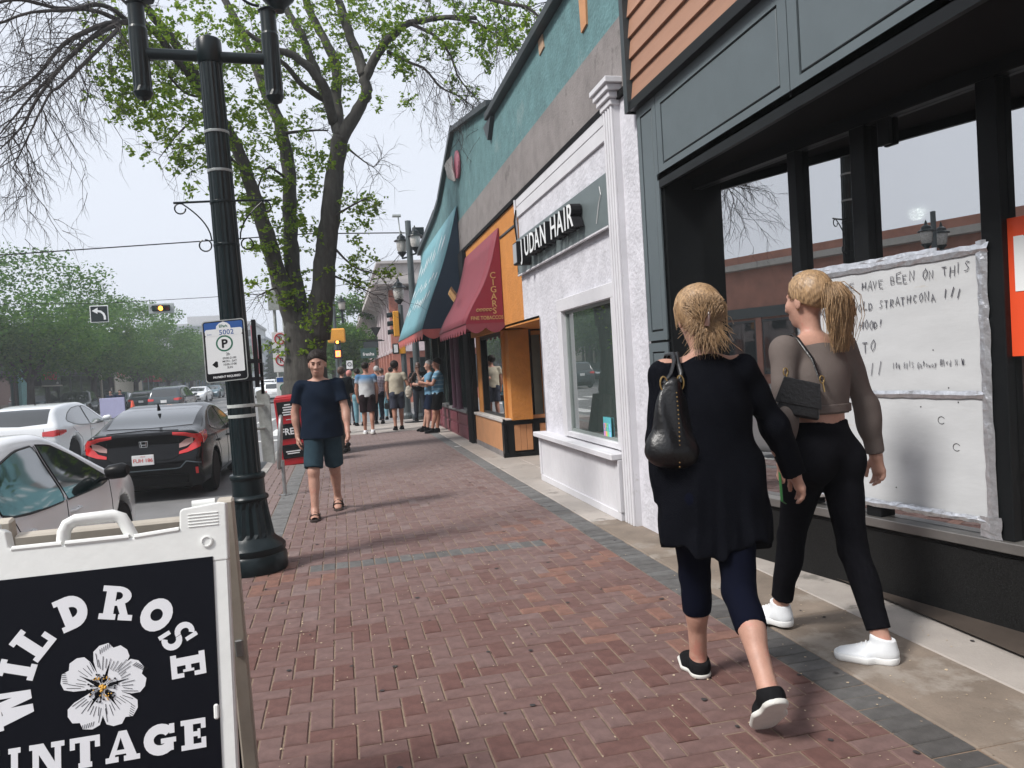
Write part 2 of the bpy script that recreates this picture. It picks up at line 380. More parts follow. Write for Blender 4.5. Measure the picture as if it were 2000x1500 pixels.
def in_view(x, y):
    v = cam.matrix_world.inverted() @ Vector((x, y, 0)); 
    if v.z > -.2: return None
    u, w = 1000+1480*v.x/-v.z, 750-1480*v.y/-v.z
    return (-v.z) if -20 < u < 2020 and w < 1520 else None
near = sorted([(in_view(c[0], c[1]), k) for k, c in enumerate(cells) if in_view(c[0], c[1])])[:300]
near = set(k for _, k in near)
def btype(c):
    x, y, _, _, t = c
    if t == 'r' and ((x-1.7)**2/.5+(y-4.6)**2/1.1 < 1 or (x-1.55)**2/.12+(y-6.6)**2/.3 < 1) and rb.random() < .22: return 'o'
    if t == 'r' and (x+.45)**2/.1+(y-5.9)**2/.25 < 1 and rb.random() < .35: return 'o'
    if t == 'p': return 'r'
    return t
BM = {'r': brick_mat, 'g': brick_grey, 'o': brick_orange}; variants = {}
pbase = bpy.data.objects.new('brick_paving', None); COL.objects.link(pbase); pbase['kind'] = 'structure'
acc = {'r': (MB(), []), 'g': (MB(), []), 'o': (MB(), [])}
for k, c in enumerate(cells):
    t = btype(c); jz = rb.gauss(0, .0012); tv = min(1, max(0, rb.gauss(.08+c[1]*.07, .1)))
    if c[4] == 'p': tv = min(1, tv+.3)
    if k in near:
        key = (c[2], c[3], t, rb.randrange(6))
        if key not in variants:
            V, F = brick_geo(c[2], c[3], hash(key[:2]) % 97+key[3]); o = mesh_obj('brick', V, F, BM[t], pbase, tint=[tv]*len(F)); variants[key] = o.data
        else: o = bpy.data.objects.new('brick', variants[key]); link(o, pbase)
        o.location = (c[0], c[1], jz); o.rotation_euler = (0, 0, rb.gauss(0, .006))
    else:
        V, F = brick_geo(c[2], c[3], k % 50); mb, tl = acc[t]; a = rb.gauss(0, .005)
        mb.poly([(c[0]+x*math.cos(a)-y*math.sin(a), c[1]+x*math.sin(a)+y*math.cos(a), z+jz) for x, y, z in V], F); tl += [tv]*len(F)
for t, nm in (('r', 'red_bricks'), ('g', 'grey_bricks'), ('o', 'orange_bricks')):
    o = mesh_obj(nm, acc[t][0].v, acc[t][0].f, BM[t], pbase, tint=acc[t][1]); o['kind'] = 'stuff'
struct('paving_end', MB().box(-1.215, 2.18, y1+11.8, 23.4, -.05, 0), conc)
# petals and grit lying on the bricks
gm = MB(); rg = random.Random(9)
for _ in range(2600):
    y = .9+16*rg.random()**1.6; x = rg.uniform(-1.1, 2.9); s_ = rg.uniform(.0025, .008); a = rg.uniform(0, 6.3)
    gm.poly([(x+s_*math.cos(a+q)*(.5 if q in (0, pi) else 1), y+s_*math.sin(a+q), .0025+rg.uniform(0, .004)) for q in (0, 1.57, pi, 4.71)], [(0, 1, 2, 3)])
tag(gm.build('elm_seeds', M('seed_husk', (.42, .33, .23), .8, var=.3, vs=40)), 'pale dry elm seeds and grit scattered over the paving', 'litter', kind='stuff')
gu = MB()
for _ in range(150):
    x, y = rg.uniform(-1, 3), .8+11*rg.random()**1.3; r_ = rg.uniform(.006, .016); gu.poly([(x+r_*math.cos(a)*rg.uniform(.8, 1.2), y+r_*math.sin(a)*rg.uniform(.8, 1.2), .0042) for a in [k*pi/4 for k in range(8)]], [tuple(range(8))])
tag(gu.build('gum_spots', M('old_gum', (.035, .03, .03), .8, var=.3, vs=20)), 'dark flattened gum spots dotted over the paving', 'gum', kind='stuff')
for (x, y, w_, l_, a, lb) in ((1.62, 2.12, .028, .012, .3, 'tiny white paper scrap lying on the bricks at bottom right'), (2.1, 14.2, .12, .07, .6, 'flattened pale paper litter by the dark border far up the pavement')):
    tag(MB().poly([(x-w_/2, y-l_/2, .006), (x+w_/2, y-l_/2+l_*a, .008), (x+w_/2, y+l_/2, .012), (x-w_/2, y+l_/2, .007)], [(0, 1, 2, 3)]).build('paper_scrap', M('scrap_white', (.7, .7, .7), .7)), lb, 'litter')
# concrete strip by the shops, laid in slabs
conc_d = M('tan_concrete', (.19, .152, .12), .85, var=.3, vs=2.5, bump=.3, bs=80, mottle=((.27, .235, .2), 1.4, .54), det=9)  # darker, browner mottled concrete for the slabs at the near end
sl = bpy.data.objects.new('concrete_strip', None); COL.objects.link(sl); sl['kind'] = 'structure'
for k in range(17):
    ya, yb = -.6+1.45*k, -.6+1.45*(k+1)
    if yb > 23.4: yb = 23.4
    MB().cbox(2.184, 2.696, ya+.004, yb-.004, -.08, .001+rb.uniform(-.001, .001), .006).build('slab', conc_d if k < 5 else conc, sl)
    if ya < 5.5 or 8 < ya < 12: MB().cbox(2.704, 4.6, ya+.004, yb-.004, -.08, .0005, .006).build('slab', conc, sl)
# pavement across the side street and opposite side
struct('far_pavement', MB().box(-1.3, 30, 35.6, 400, RZ-.2, -.02), conc)
struct('opposite_pavement', MB().box(-22, -17.1, -60, 400, RZ-.2, -.03), conc)
struct('opposite_kerb', MB().box(-17.25, -17.08, -60, 400, RZ-.2, -.02), kerbm)
# ------------------------------------------------------------------ shops along the near pavement (front line X = 2.53)
XF = 2.53
def stucco(name, col, var=.15, mot=None): return M(name, col, .9, var=var, vs=5, bump=1.0, bs=26, det=8, mottle=mot)
m_dark = M('charcoal_panel', (.095, .118, .128), .42, var=.08, vs=3)
m_blk = M('black_metal', (.010, .011, .012), .35, var=.1, vs=6)
m_soff = M('soffit_black', (.006, .006, .007), .8, var=0)
m_speck = M('speckled_black', (.012, .012, .012), .45, var=.5, vs=120, bump=.2, bs=220)
m_side = M('cedar_siding', (.34, .18, .115), .6, var=.13, vs=2, stretch=(.3, .3, 3), bump=.1, bs=60)
m_white = M('white_paint', (.60, .595, .62), .55, var=.06, vs=3, mottle=((.4, .39, .37), 5, .66), bump=.15, bs=30)
m_wst = stucco('white_stucco', (.55, .545, .585))
m_teal = stucco('teal_stucco', (.10, .195, .205), .22, mot=((.15, .235, .24), 1.2, .6))
m_band = M('cement_band', (.21, .19, .185), .9, var=.2, vs=3, bump=.5, bs=50, mottle=((.12, .11, .105), 1.5, .58))
m_or = stucco('orange_stucco', (.50, .20, .045), .12)
m_orb = M('orange_board', (.50, .24, .11), .6, var=.1, vs=4, bump=.1, bs=40)
m_red = M('maroon_wood', (.16, .035, .05), .5, var=.12, vs=4); m_cop = M('coping_metal', (.045, .055, .06), .5, .3, var=.2, vs=4)
m_cream = M('cream_sill', (.5, .47, .44), .6, var=.15, vs=6)
g_shop = glass_mat('shop_glass', (.01, .012, .012), .5, 1.6, refl=.72)
g_shop2 = glass_mat('shop_glass_green', (.17, .23, .215), .6, 1.6, refl=.42, clear=.55)
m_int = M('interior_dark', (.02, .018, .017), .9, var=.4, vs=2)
m_floor = M('interior_floor', (.07, .055, .045), .5, var=.3, vs=3)
m_bulb = M('lit_bulb', (1, 1, 1), .5, var=0, emit=((1, .97, .9), 14))
def framed(T, y0, y1, z0, z1, x, m, b=.09, name='fascia_panel', dep=.03):
    """square panel in a frame, shadow gap between"""
    p = MB().box(x+.012, x+dep, y0+.004, y1-.004, z0, z1).build(name, m_blk, T)
    f = MB(); g = .014
    f.box(x, x+.02, y0+.004, y0+b, z0, z1).box(x, x+.02, y1-b, y1-.004, z0, z1).box(x, x+.02, y0+b, y1-b, z0, z0+b).box(x, x+.02, y0+b, y1-b, z1-b, z1)
    f.build('frame', m, p); MB().cbox(x+.002, x+.02, y0+b+g, y1-b-g, z0+b+g, z1-b-g, .004).build('centre_plate', m, p)
    return p
# --- dark corner shop
A = thing('dark_shop', 'charcoal panelled shop front with cedar boards above and slanting glass', 'shop', (2.6, 3, 0))
for (a, b) in ((3.72, 5.47), (1.9, 3.72), (.1, 1.9), (-1.7, .1), (-3.5, -1.7)): framed(A, a, b, 2.86, 3.5, 2.5, m_dark)
for (z0, z1) in ((1.62, 3.5), (.1, 1.6)): framed(A, 5.47, 5.84, z0, z1, 2.5, m_dark, .07, 'pilaster_panel')
MB().box(2.53, 2.9, 5.44, 5.86, 0, 2.86).build('corner_post', m_blk, A)
MB().box(2.44, 2.56, -6, 5.9, 3.5, 3.575).build('ledge', m_blk, A)
MB().box(2.43, 2.56, 5.84, 5.915, 3.5, 7.2).build('corner_trim', m_cop, A)
for k in range(20):
    z = 3.585+k*.168
    MB().poly([(2.462, -6, z), (2.462, 5.838, z), (2.485, 5.838, z+.16), (2.485, -6, z+.16), (2.53, -6, z), (2.53, 5.838, z), (2.53, 5.838, z+.16), (2.53, -6, z+.16)], [(0, 3, 2, 1), (0, 1, 5, 4), (2, 3, 7, 6), (1, 2, 6, 5), (0, 4, 7, 3)]).build('siding_board', m_side, A)
MB().box(2.53, 12, -6, 5.9, 3.5, 7.1).build('upper_wall', m_blk, A)
MB().box(2.5, 6, -6, 5.5, 2.85, 2.9).build('soffit', m_soff, A); MB().box(2.5, 2.53, -6, 5.47, 2.79, 2.862).build('soffit_drip', m_blk, A)
ang = math.atan2(-(3.22-2.75), (5.42-3.08)); tv = Vector((.47, -2.34, 0)).normalized(); nv = Vector((tv.y, -tv.x, 0))*1.0   # along the glass toward the camera; outward normal
GT = rot_to(tv, -nv, (0, 0, 1), (2.75, 5.42, 0))    # local x: along glass, local y: into the shop, z up
if (GT.to_3x3() @ Vector((0, 1, 0))).x < 0: GT = rot_to(tv, nv, (0, 0, 1), (2.75, 5.42, 0))
def gb(nm, m, x0, x1, y0, y1, z0, z1, c=.004, par=None): return MB().cbox(x0, x1, y0, y1, z0, z1, c, GT).build(nm, m, par or A)
gb('plinth', m_speck, -.3, 4.6, .0, .2, 0, .385); gb('sill', M('sill_metal', (.2, .19, .18), .4, .6, var=.2), -.3, 4.6, -.035, .2, .41, .465); gb('sill_lip', m_blk, -.3, 4.6, -.01, .2, .385, .41)
gb('head_frame', m_blk, -.3, 4.6, .01, .15, 2.77, 2.86)
for a, b in ((-.3, -.14), (.98, 1.055), (1.48, 1.585), (2.255, 2.36), (3.6, 3.7)): gb('mullion', m_blk, a, b, .0, .13, .465, 2.77)
for a, b in ((-.14, .98), (1.055, 1.48), (1.585, 2.255), (2.36, 3.6)): gb('glass_pane', g_shop, a, b, .06, .075, .465, 2.77, .002)
gb('reflected_notch', m_blk, 1.66, 1.74, .02, .05, 2.62, 2.78)  # added black block standing in for a dark notch reflected in the glass
# room behind the glass
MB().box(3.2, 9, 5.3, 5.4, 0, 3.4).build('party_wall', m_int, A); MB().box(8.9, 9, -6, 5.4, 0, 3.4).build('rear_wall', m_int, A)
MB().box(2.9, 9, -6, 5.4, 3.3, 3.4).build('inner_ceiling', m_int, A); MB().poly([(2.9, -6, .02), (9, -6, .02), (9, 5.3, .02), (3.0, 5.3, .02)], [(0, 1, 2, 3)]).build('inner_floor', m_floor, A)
for (x, y, z, l) in ((4.3, 4.9, 2.45, 'round white lamp glowing behind the first shop window'), (4.7, 4.1, 2.75, 'round white lamp glowing behind the tall middle shop window'), (4.45, 2.9, 2.75, 'round white lamp glowing behind the window above the orange poster')):
    t = thing('pendant_lamp', l, 'lamp', (x, y, z), 0, 'pendant lamps in the dark shop')
    MB().ball((x, y, z), .055, 8).build('bulb', m_bulb, t, smooth=True); MB().tube([(x, y, z+.05), (x, y, 3.3)], .006, 5).build('cord', m_blk, t); MB().lathe([(.03, .03), (.09, .05), (.02, .12), (.001, .12)], (x, y, z), 14).build('lamp_shade', m_white, t, smooth=True)
# mirror with a rounded pale frame inside, left of the board
t = thing('standing_mirror', 'tall mirror with a rounded pale frame behind the first window', 'mirror', (3.0, 4.6, 0))
pts = rrect(.58, .97, .5, 1.97, .1); MB().tube([GT @ Vector((x, .14, z)) for x, z in pts+pts[:1]], .014, 6).build('frame', M('pale_mint', (.5, .6, .56), .4), t, smooth=True)
MB().prism(rrect(.59, .96, .51, 1.96, .09), .15, .16, 'y', GT).build('glass', M('mirror_green', (.12, .3, .26), .15, .3, var=.5, vs=2), t)
o = MB().prism([(.62, 1.98), (.93, 1.96), (.95, 2.3), (.62, 2.33)], .085, .087, 'y', GT).build('paper_notice', M('collage', (.42, .5, .55), .6, var=.7, vs=14, mottle=((.7, .7, .75), 12, .5))); tag(o, 'small patterned paper notice stuck inside the first window', 'paper')
# counters and racks seen dimly
for k, (x, y, w, d, hh, c) in enumerate(((4.0, 4.3, .9, .5, 1.0, (.2, .12, .07)), (5.2, 3.2, .6, 1.6, 1.5, (.1, .1, .1)), (4.3, 1.9, .8, .6, .95, (.25, .06, .05)))):
    t = thing('display_shelf', ['low brown display table inside the first window', 'tall dark rack deep inside the dark shop', 'red topped counter behind the orange poster'][k], 'shelf', (x, y, 0))
    m = M('shelf_%d' % k, c, .6); MB().box(x-w/2, x+w/2, y-d/2, y+d/2, hh-.04, hh).build('top_board', m, t)
    for z in (.3, .65): MB().box(x-w/2, x+w/2, y-d/2, y+d/2, z, z+.02).build('shelf', m, t)
    for sx in (-1, 1):
        for sy in (-1, 1): MB().box(x+sx*(w/2-.03)-.02, x+sx*(w/2-.03)+.02, y+sy*(d/2-.03)-.02, y+sy*(d/2-.03)+.02, .02, hh-.04).build('leg', m, t)
# the handwritten moving notice
STR = {'A': [[(0, 0), (.5, 1), (1, 0)], [(.2, .4), (.8, .4)]], 'B': [[(0, 0), (0, 1), (.7, .95), (.7, .6), (0, .5), (.85, .4), (.8, .05), (0, 0)]], 'C': [[(.9, .85), (.5, 1), (.1, .6), (.15, .2), (.5, 0), (.9, .15)]], 'D': [[(0, 0), (0, 1), (.6, .9), (.9, .5), (.6, .1), (0, 0)]], 'E': [[(.9, 1), (0, 1), (0, 0), (.9, 0)], [(0, .5), (.7, .5)]], 'G': [[(.9, .85), (.5, 1), (.1, .6), (.15, .15), (.6, 0), (.9, .3), (.9, .45), (.55, .45)]], 'H': [[(0, 0), (0, 1)], [(.85, 0), (.85, 1)], [(0, .5), (.85, .5)]], 'I': [[(.3, 0), (.3, 1)]], 'K': [[(0, 0), (0, 1)], [(.85, 1), (0, .45), (.9, 0)]], 'L': [[(0, 1), (0, 0), (.8, 0)]], 'M': [[(0, 0), (.1, 1), (.5, .3), (.9, 1), (1, 0)]], 'N': [[(0, 0), (0, 1), (.85, 0), (.85, 1)]], 'O': [[(.5, 1), (.1, .7), (.1, .3), (.5, 0), (.85, .3), (.85, .7), (.5, 1)]], 'R': [[(0, 0), (0, 1), (.75, .9), (.7, .55), (0, .5), (.85, 0)]], 'S': [[(.8, .9), (.4, 1), (.1, .75), (.75, .35), (.6, .05), (.05, .05)]], 'T': [[(.4, 0), (.4, 1)], [(-.05, 1), (.9, 1)]], 'V': [[(0, 1), (.45, 0), (.9, 1)]], 'W': [[(0, 1), (.25, 0), (.5, .7), (.75, 0), (1, 1)]], '!': [[(.35, .3), (.55, 1)], [(.3, .02), (.33, .08)]], '/': [[(.2, 0), (.6, 1)]], '0': [[(.4, 1), (.1, .5), (.4, 0), (.7, .5), (.4, 1)]], '1': [[(.3, 0), (.3, 1)]], '4': [[(.6, 0), (.6, 1), (0, .35), (.85, .35)]], '5': [[(.8, 1), (.1, 1), (.1, .6), (.7, .5), (.7, .1), (.05, 0)]], '8': [[(.4, .5), (.1, .75), (.4, 1), (.7, .75), (.4, .5), (.05, .25), (.4, 0), (.75, .25), (.4, .5)]],
       'a': [[(.7, .5), (.3, .5), (.1, .2), (.4, 0), (.7, .3), (.7, 0)]], 't': [[(.3, .8), (.3, 0), (.6, .05)], [(0, .55), (.6, .55)]], 'e': [[(.1, .25), (.7, .3), (.4, .5), (.1, .2), (.4, 0), (.7, .1)]], 'w': [[(0, .5), (.2, 0), (.4, .4), (.6, 0), (.8, .5)]], 'y': [[(.05, .5), (.35, 0)], [(.7, .5), (.2, -.4)]], 'l': [[(.2, 1), (.2, 0)]], 'v': [[(0, .5), (.3, 0), (.6, .5)]], 'd': [[(.7, .4), (.2, .4), (.1, .05), (.6, 0), (.7, 1), (.7, 0)]], '-': [[(.1, .4), (.7, .4)]], '.': [[(.2, 0), (.25, .04)]]}
rw = random.Random(21)
def handwrite(mb, s, x, z, h, w, r, T, slope=0., y=-.012):
    x0 = x
    for ch in s:
        if ch in STR:
            j = rw.uniform(-.008, .008); sc = rw.uniform(.82, 1.12); sh = rw.uniform(-.12, .24)
            for st in STR[ch]: mb.tube([T @ Vector((x+(px_+sh*pz)*w*.72*sc, y, z+j+(x-x0)*slope+pz*h*sc)) for px_, pz in [(a+rw.uniform(-.07, .07), b+rw.uniform(-.06, .06)) for a, b in st]], r*rw.uniform(.75, 1.25), 4, cap=False)
        x += w
B = thing('notice_board', 'taped white plywood board with handwritten moving notice on the shop window', 'board', (3.0, 4.0, .5))
m_ply = M('painted_ply', (.49, .50, .51), .6, var=.07, vs=2.5, mottle=((.42, .35, .26), 1.6, .66), stretch=(1, 1, 3), bump=.08, bs=20)
m_tape = M('silver_tape', (.62, .63, .66), .28, .75, var=.2, vs=30, bump=.6, bs=30)
gb('upper_sheet', m_ply, 1.04, 2.26, -.005, .012, 1.205, 1.94, .002, B); gb('lower_sheet', m_ply, 1.04, 2.26, -.004, .012, .555, 1.2, .002, B)
def tape(x0, x1, z0, z1, y=-.012, n=26, seed=0):
    """crumpled tape strip"""
    r = random.Random(seed); hor = abs(x1-x0) > abs(z1-z0); V = []; mb = MB()
    for i in range(n+1):
        t_ = i/n
        for j in (0, .5, 1):
            dx, dz = r.uniform(-.004, .004), r.uniform(-.004, .004)
            if hor: V.append((x0+(x1-x0)*t_+dx, y-(.004+r.uniform(0, .006))*(j == .5)-.001, z0+(z1-z0)*j+dz))
            else: V.append((x0+(x1-x0)*j+dx, y-(.004+r.uniform(0, .006))*(j == .5)-.001, z0+(z1-z0)*t_+dz))
    F = []
    for i in range(n):
        for j in (0, 1): q = [i*3+j, (i+1)*3+j, (i+1)*3+j+1, i*3+j+1]; F.append(q if hor else q[::-1])
    mb.poly(V, F, GT); return mb.build('tape_strip', m_tape, B)
tape(1.02, 2.3, 1.915, 1.965, seed=1); tape(1.02, 2.02, 1.945, 1.985, -.006, seed=2); tape(1.02, 2.25, 1.18, 1.22, seed=3, n=18); tape(2.235, 2.29, .5, 1.98, seed=4); tape(1.015, 1.055, .54, 1.98, seed=5); tape(1.02, 2.0, .53, .575, seed=6); tape(1.6, 2.27, .535, .57, -.014, seed=7); tape(2.2, 2.31, .47, .58, -.017, 6, 8); tape(1.0, 1.08, 1.86, 1.96, -.02, 5, 9)
hw = MB()
handwrite(hw, 'MOVING  WE HAVE BEEN ON THIS', 1.10, 1.80, .05, .0395, .0022, GT, .03)
handwrite(hw, '   WE LOVE OLD STRATHCONA ///', 1.10, 1.68, .048, .0365, .0022, GT, .03)
handwrite(hw, '    IN THE HOOD!', 1.13, 1.575, .046, .034, .0022, GT, .02)
handwrite(hw, 'MOVING- TO', 1.12, 1.44, .062, .05, .0025, GT, .01); handwrite(hw, 'RK. ///', 1.30, 1.30, .07, .052, .0022, GT, .02)
handwrite(hw, '104 8115 Gateway Blvd N.W.', 1.72, 1.345, .034, .0172, .0015, GT, .03)
hw.build('handwriting', M('marker', (.06, .06, .08), .7, var=0), B)['kind'] = 'stuff'
hl = MB()
for x, z in ((2.0, 1.06), (2.08, .92)): hl.tube([GT @ Vector((x+.02*math.cos(a*.5), -.006, z+.02*math.sin(a*.5))) for a in range(1, 12)], .0015, 4)
for x, z in ((1.97, 1.44), (2.05, 1.235), (2.1, 1.16), (1.45, 1.32), (1.88, 1.13), (1.7, .66)): hl.ball(tuple(GT @ Vector((x, -.006, z))), .0035, 4)
hl.build('screw_holes', MATS['ink'], B)['kind'] = 'stuff'
Po = thing('poster', 'orange red poster with a pale capital N inside the last window', 'poster', (3.3, 3.0, 1.4))
MB().box(2.355, 3.15, .045, .051, 1.39, 2.07, GT).build('sheet', M('poster_orange', (.72, .075, .02), .5, var=.04), Po)
text('letter', 'N', .36, MATS['sign_white'], GT @ rot_to((1, 0, 0), (0, 0, 1), (0, -1, 0), (2.375, .043, 1.72)), Po, .001, .012)
# --- white hair salon
Bw = thing('hair_salon', 'white stucco hair salon with wooden bulkhead, big window and black lettered sign', 'shop', (2.6, 8, 0))
MB().box(XF, 2.8, 5.915, 6.26, 0, 3.78).build('rough_strip', m_wst, Bw)
w = MB(); w.box(XF, 2.75, 6.26, 6.63, 0, 3.78).box(XF, 2.75, 6.63, 8.29, 2.07, 3.78).box(XF, 2.75, 8.29, 9.33, .6, 3.78).box(XF, 2.75, 9.33, 10.14, 2.07, 3.78); w.box(XF, 2.75, 6.63, 8.29, .3, .62); w.build('wall', m_wst, Bw)
MB().box(2.75, 2.8, 9.2, 9.33, 0, 2.07).build('jamb', m_white, Bw); MB().box(XF, 3.4, 9.3, 9.34, 0, 2.07).build('return_wall', m_wst, Bw)
for k in range(2):
    z = 3.49+.145*k; MB().cbox(2.505, 2.535, 6.52, 10.12, z+.003, z+.142, .005).build('plank', m_white, Bw)
P = thing('pilaster', 'fluted white wooden pilaster with stepped capital between salon and dark shop', 'pilaster', (2.5, 6.4, 0))
MB().box(2.475, 2.54, 6.27, 6.5, 0, 3.74).build('shaft', m_white, P)
for k in range(4): MB().cbox(2.452, 2.477, 6.275+.06*k, 6.308+.06*k, .0, 3.72, .006).build('flute', m_white, P)
for k in range(4): MB().cbox(2.44-.022*k, 2.56, 6.25-.025*k, 6.52+.025*k, 3.7+.055*k, 3.753+.055*k, .006).build('capital', m_white, P)
wf = MB(); wf.cbox(2.49, 2.56, 8.27, 8.42, .64, 2.2).cbox(2.49, 2.56, 6.53, 6.66, .64, 2.2).cbox(2.488, 2.56, 6.53, 8.42, 2.06, 2.2); wf.cbox(2.5, 2.56, 6.66, 8.27, .64, .70)
wn = wf.build('window', m_white, Bw); MB().box(2.565, 2.575, 6.66, 8.27, .7, 2.06).build('pane', g_shop2, wn)
MB().box(2.545, 2.57, 6.66, 8.27, 2.03, 2.06).box(2.545, 2.57, 8.24, 8.27, .7, 2.03).box(2.545, 2.57, 6.66, 8.24, .7, .73).build('inner_frame', M('grey_frame', (.22, .25, .24), .5), wn)
MB().cbox(2.36, 2.56, 6.52, 9.36, .565, .625, .008).build('sill', m_white, Bw); MB().cbox(2.43, 2.56, 6.53, 9.34, .0, .08, .006).build('skirting', m_white, Bw)
for k in range(26):
    y = 6.56+k*.1065; MB().cbox(2.445+rb.uniform(0, .002), 2.47, y+.0015, y+.105, .08, .565, .003).build('board', m_white, Bw)
MB().box(2.47, 2.53, 6.55, 9.33, .0, .565).build('backing', M('dark_gap', (.05, .05, .05), .9), Bw); MB().cbox(2.425, 2.47, 6.52, 6.6, .08, .565).build('corner_board', m_white, Bw); MB().cbox(2.425, 2.47, 9.29, 9.35, .08, .565).build('corner_board', m_white, Bw)
# salon interior
MB().box(5.5, 5.6, 6.3, 9.3, 0, 3).box(2.8, 5.5, 9.25, 9.3, 0, 3).box(2.8, 5.5, 6.3, 6.35, 0, 3).box(2.8, 5.5, 6.3, 9.3, 2.9, 3).build('inner_walls', M('salon_wall', (.28, .33, .31), .8), Bw); MB().poly([(2.76, 6.3, .3), (5.5, 6.3, .3), (5.5, 9.3, .3), (2.76, 9.3, .3)], [(0, 1, 2, 3)]).build('inner_floor', m_floor, Bw)
for j, (x, y) in enumerate(((3.1, 7.25), (3.1, 6.85))):
    t = thing('salon_chair', ['cream rounded chair in the salon window beside the open sign', 'cream rounded chair at the right edge of the salon window'][j], 'chair', (x, y, .3), 0, 'chairs in the salon window')
    mm = M('cream_vinyl', (.45, .42, .38), .5); MB().ball((x, y, .85), .2, 8, sc=(.5, .9, 1.1)).build('backrest', mm, t, smooth=True); MB().lathe([(.2, .58), (.24, .62), (.24, .7), (.2, .72)], (x+.15, y, 0), 16).build('seat', mm, t, smooth=True); MB().lathe([(.2, .3), (.18, .33), (.03, .36), (.03, .6)], (x+.15, y, 0), 14).build('base', MATS['steel'], t, smooth=True)
t = thing('potted_plant', 'spiky dark house plant in the salon window', 'plant', (3.3, 6.95, .3)); lf = MB(); rp = random.Random(2)
for k in range(26):
    a = rp.uniform(0, 6.3); el = rp.uniform(.3, 1.2); L_ = rp.uniform(.35, .6); d = Vector((math.cos(a)*math.cos(el), math.sin(a)*math.cos(el), math.sin(el))); b = Vector((3.3, 6.95, 1.05)); s_ = d.cross(Vector((0, 0, 1))).normalized()*.018
    lf.poly([b, b+d*L_*.5+s_, b+d*L_, b+d*L_*.5-s_], [(0, 1, 2, 3)])
lf.build('leaves', M('plant_leaf', (.03, .06, .035), .5), t); MB().lathe([(.09, .3), (.13, .6), (.13, .62), (.02, .62), (.015, 1.05)], (3.3, 6.95, 0), 14).build('pot', m_cream, t, smooth=True)
Os = thing('open_sign', 'small rainbow coloured OPEN card in the salon window', 'sign', (2.54, 7.05, .8))
MB().box(2.548, 2.552, 6.98, 7.2, .72, .92).build('card', M('card_teal', (.1, .45, .5), .4, var=0), Os)
for ch, y, c in (('O', 7.19, (.75, .3, .7)), ('P', 7.14, (.85, .5, .15)), ('E', 7.09, (.2, .75, .35)), ('N', 7.04, (.3, .6, .95))):
    text('letter', ch, .1, M('open_'+ch, c, .4, var=0), rot_to((0, -1, 0), (0, 0, 1), (-1, 0, 0), (2.546, y, .79)), Os, .001, .002, sx=.62)
    MB().box(2.5455, 2.548, y-.045, y-.003, .73, .78).build('stripe', MATS['open_'+ch], Os)
# sign board and letters
S = thing('salon_sign', 'grey metal sign band with raised black and white letters JUDAN HAIR', 'sign', (2.5, 8.3, 2.7))
m_sgn = M('sign_metal', (.17, .205, .21), .4, .4, var=.12, vs=1.5)
MB().cbox(2.475, 2.503, 6.55, 10.13, 2.71, 3.19, .006).build('backboard', m_sgn, S)
MB().cbox(2.47, 2.5, 6.56, 10.12, 2.69, 2.712, .004).build('edge_strip', m_white, S)
bx = MB().cbox(2.35, 2.475, 9.6, 9.82, 2.8, 3.09, .006).build('logo_box', MATS['ink'], S); MB().box(2.345, 2.35, 9.62, 9.8, 2.82, 3.07).build('logo_face', M('logo_grey', (.35, .36, .38), .5), bx)
xs = 9.40
for ch in 'JUDAN HAIR':
    if ch == ' ': xs -= .17; continue
    adv = {'J': .185, 'U': .25, 'D': .25, 'A': .255, 'N': .26, 'H': .26, 'I': .105, 'R': .24}[ch]
    Tm = rot_to((0, -1, 0), (0, 0, 1), (-1, 0, 0), (2.41, xs, 2.835)); l_ = text('letter', ch, .34, MATS['ink'], Tm, S, .055, .008, sx=.98)
    text('letter_face', ch, .34, MATS['sign_white'], rot_to((0, -1, 0), (0, 0, 1), (-1, 0, 0), (2.352, xs, 2.835)), l_, .002, .002, sx=.98); xs -= adv
MB().tube([(2.5, 10.13, 3.6), (2.47, 10.14, 3.45), (2.49, 10.14, 3.2), (2.48, 10.1, 2.75)], .012, 6).build('conduit', MATS['ink'], Bw); MB().tube([(2.5, 10.16, 3.74), (2.5, 10.16, 3.2)], .02, 6).build('white_pipe', m_white, Bw)
MB().tube([(2.47, 6.72, 3.1), (2.465, 6.68, 3.02), (2.465, 6.75, 2.95), (2.465, 6.8, 2.85), (2.465, 6.84, 2.78)], .004, 4).build('loose_wire', M('wire_white', (.6, .6, .6), .6, var=0), S)
# --- teal upper storey over the salon and the orange shop
U = thing('teal_building', 'long teal stucco upper storey with grey band and stepped roof line', 'building', (2.6, 12, 3.78))
MB().box(XF, 9, 5.915, 22.3, 3.8, 4.42).build('cement_band', m_band, U); MB().box(2.5, 4, 5.915, 15.1, 3.74, 3.8).build('soffit_strip', m_soff, U)
MB().box(2.545, 9, 5.915, 11.57, 4.42, 5.3).build('wall', m_teal, U)
MB().prism([(11.57, 4.42), (22.3, 4.42), (22.3, 4.86), (18.3, 5.2), (17.5, 5.33), (15.06, 6.2), (11.57, 5.5)], 2.548, 9, 'x').build('gable_wall', m_teal, U)
MB().cbox(2.44, 2.62, 5.7, 11.6, 5.29, 5.40, .01).build('coping', m_cop, U)
def edge(nm, a, b, m=m_cop, w=.05):
    (y0, z0), (y1_, z1) = a, b; MB().poly([(2.46, y0, z0), (2.46, y1_, z1), (2.46, y1_, z1+w), (2.46, y0, z0+w), (2.75, y0, z0), (2.75, y1_, z1), (2.75, y1_, z1+w), (2.75, y0, z0+w)], [(0, 3, 2, 1), (4, 5, 6, 7), (0, 1, 5, 4), (3, 7, 6, 2), (0, 4, 7, 3), (1, 2, 6, 5)]).build(nm, m, U)
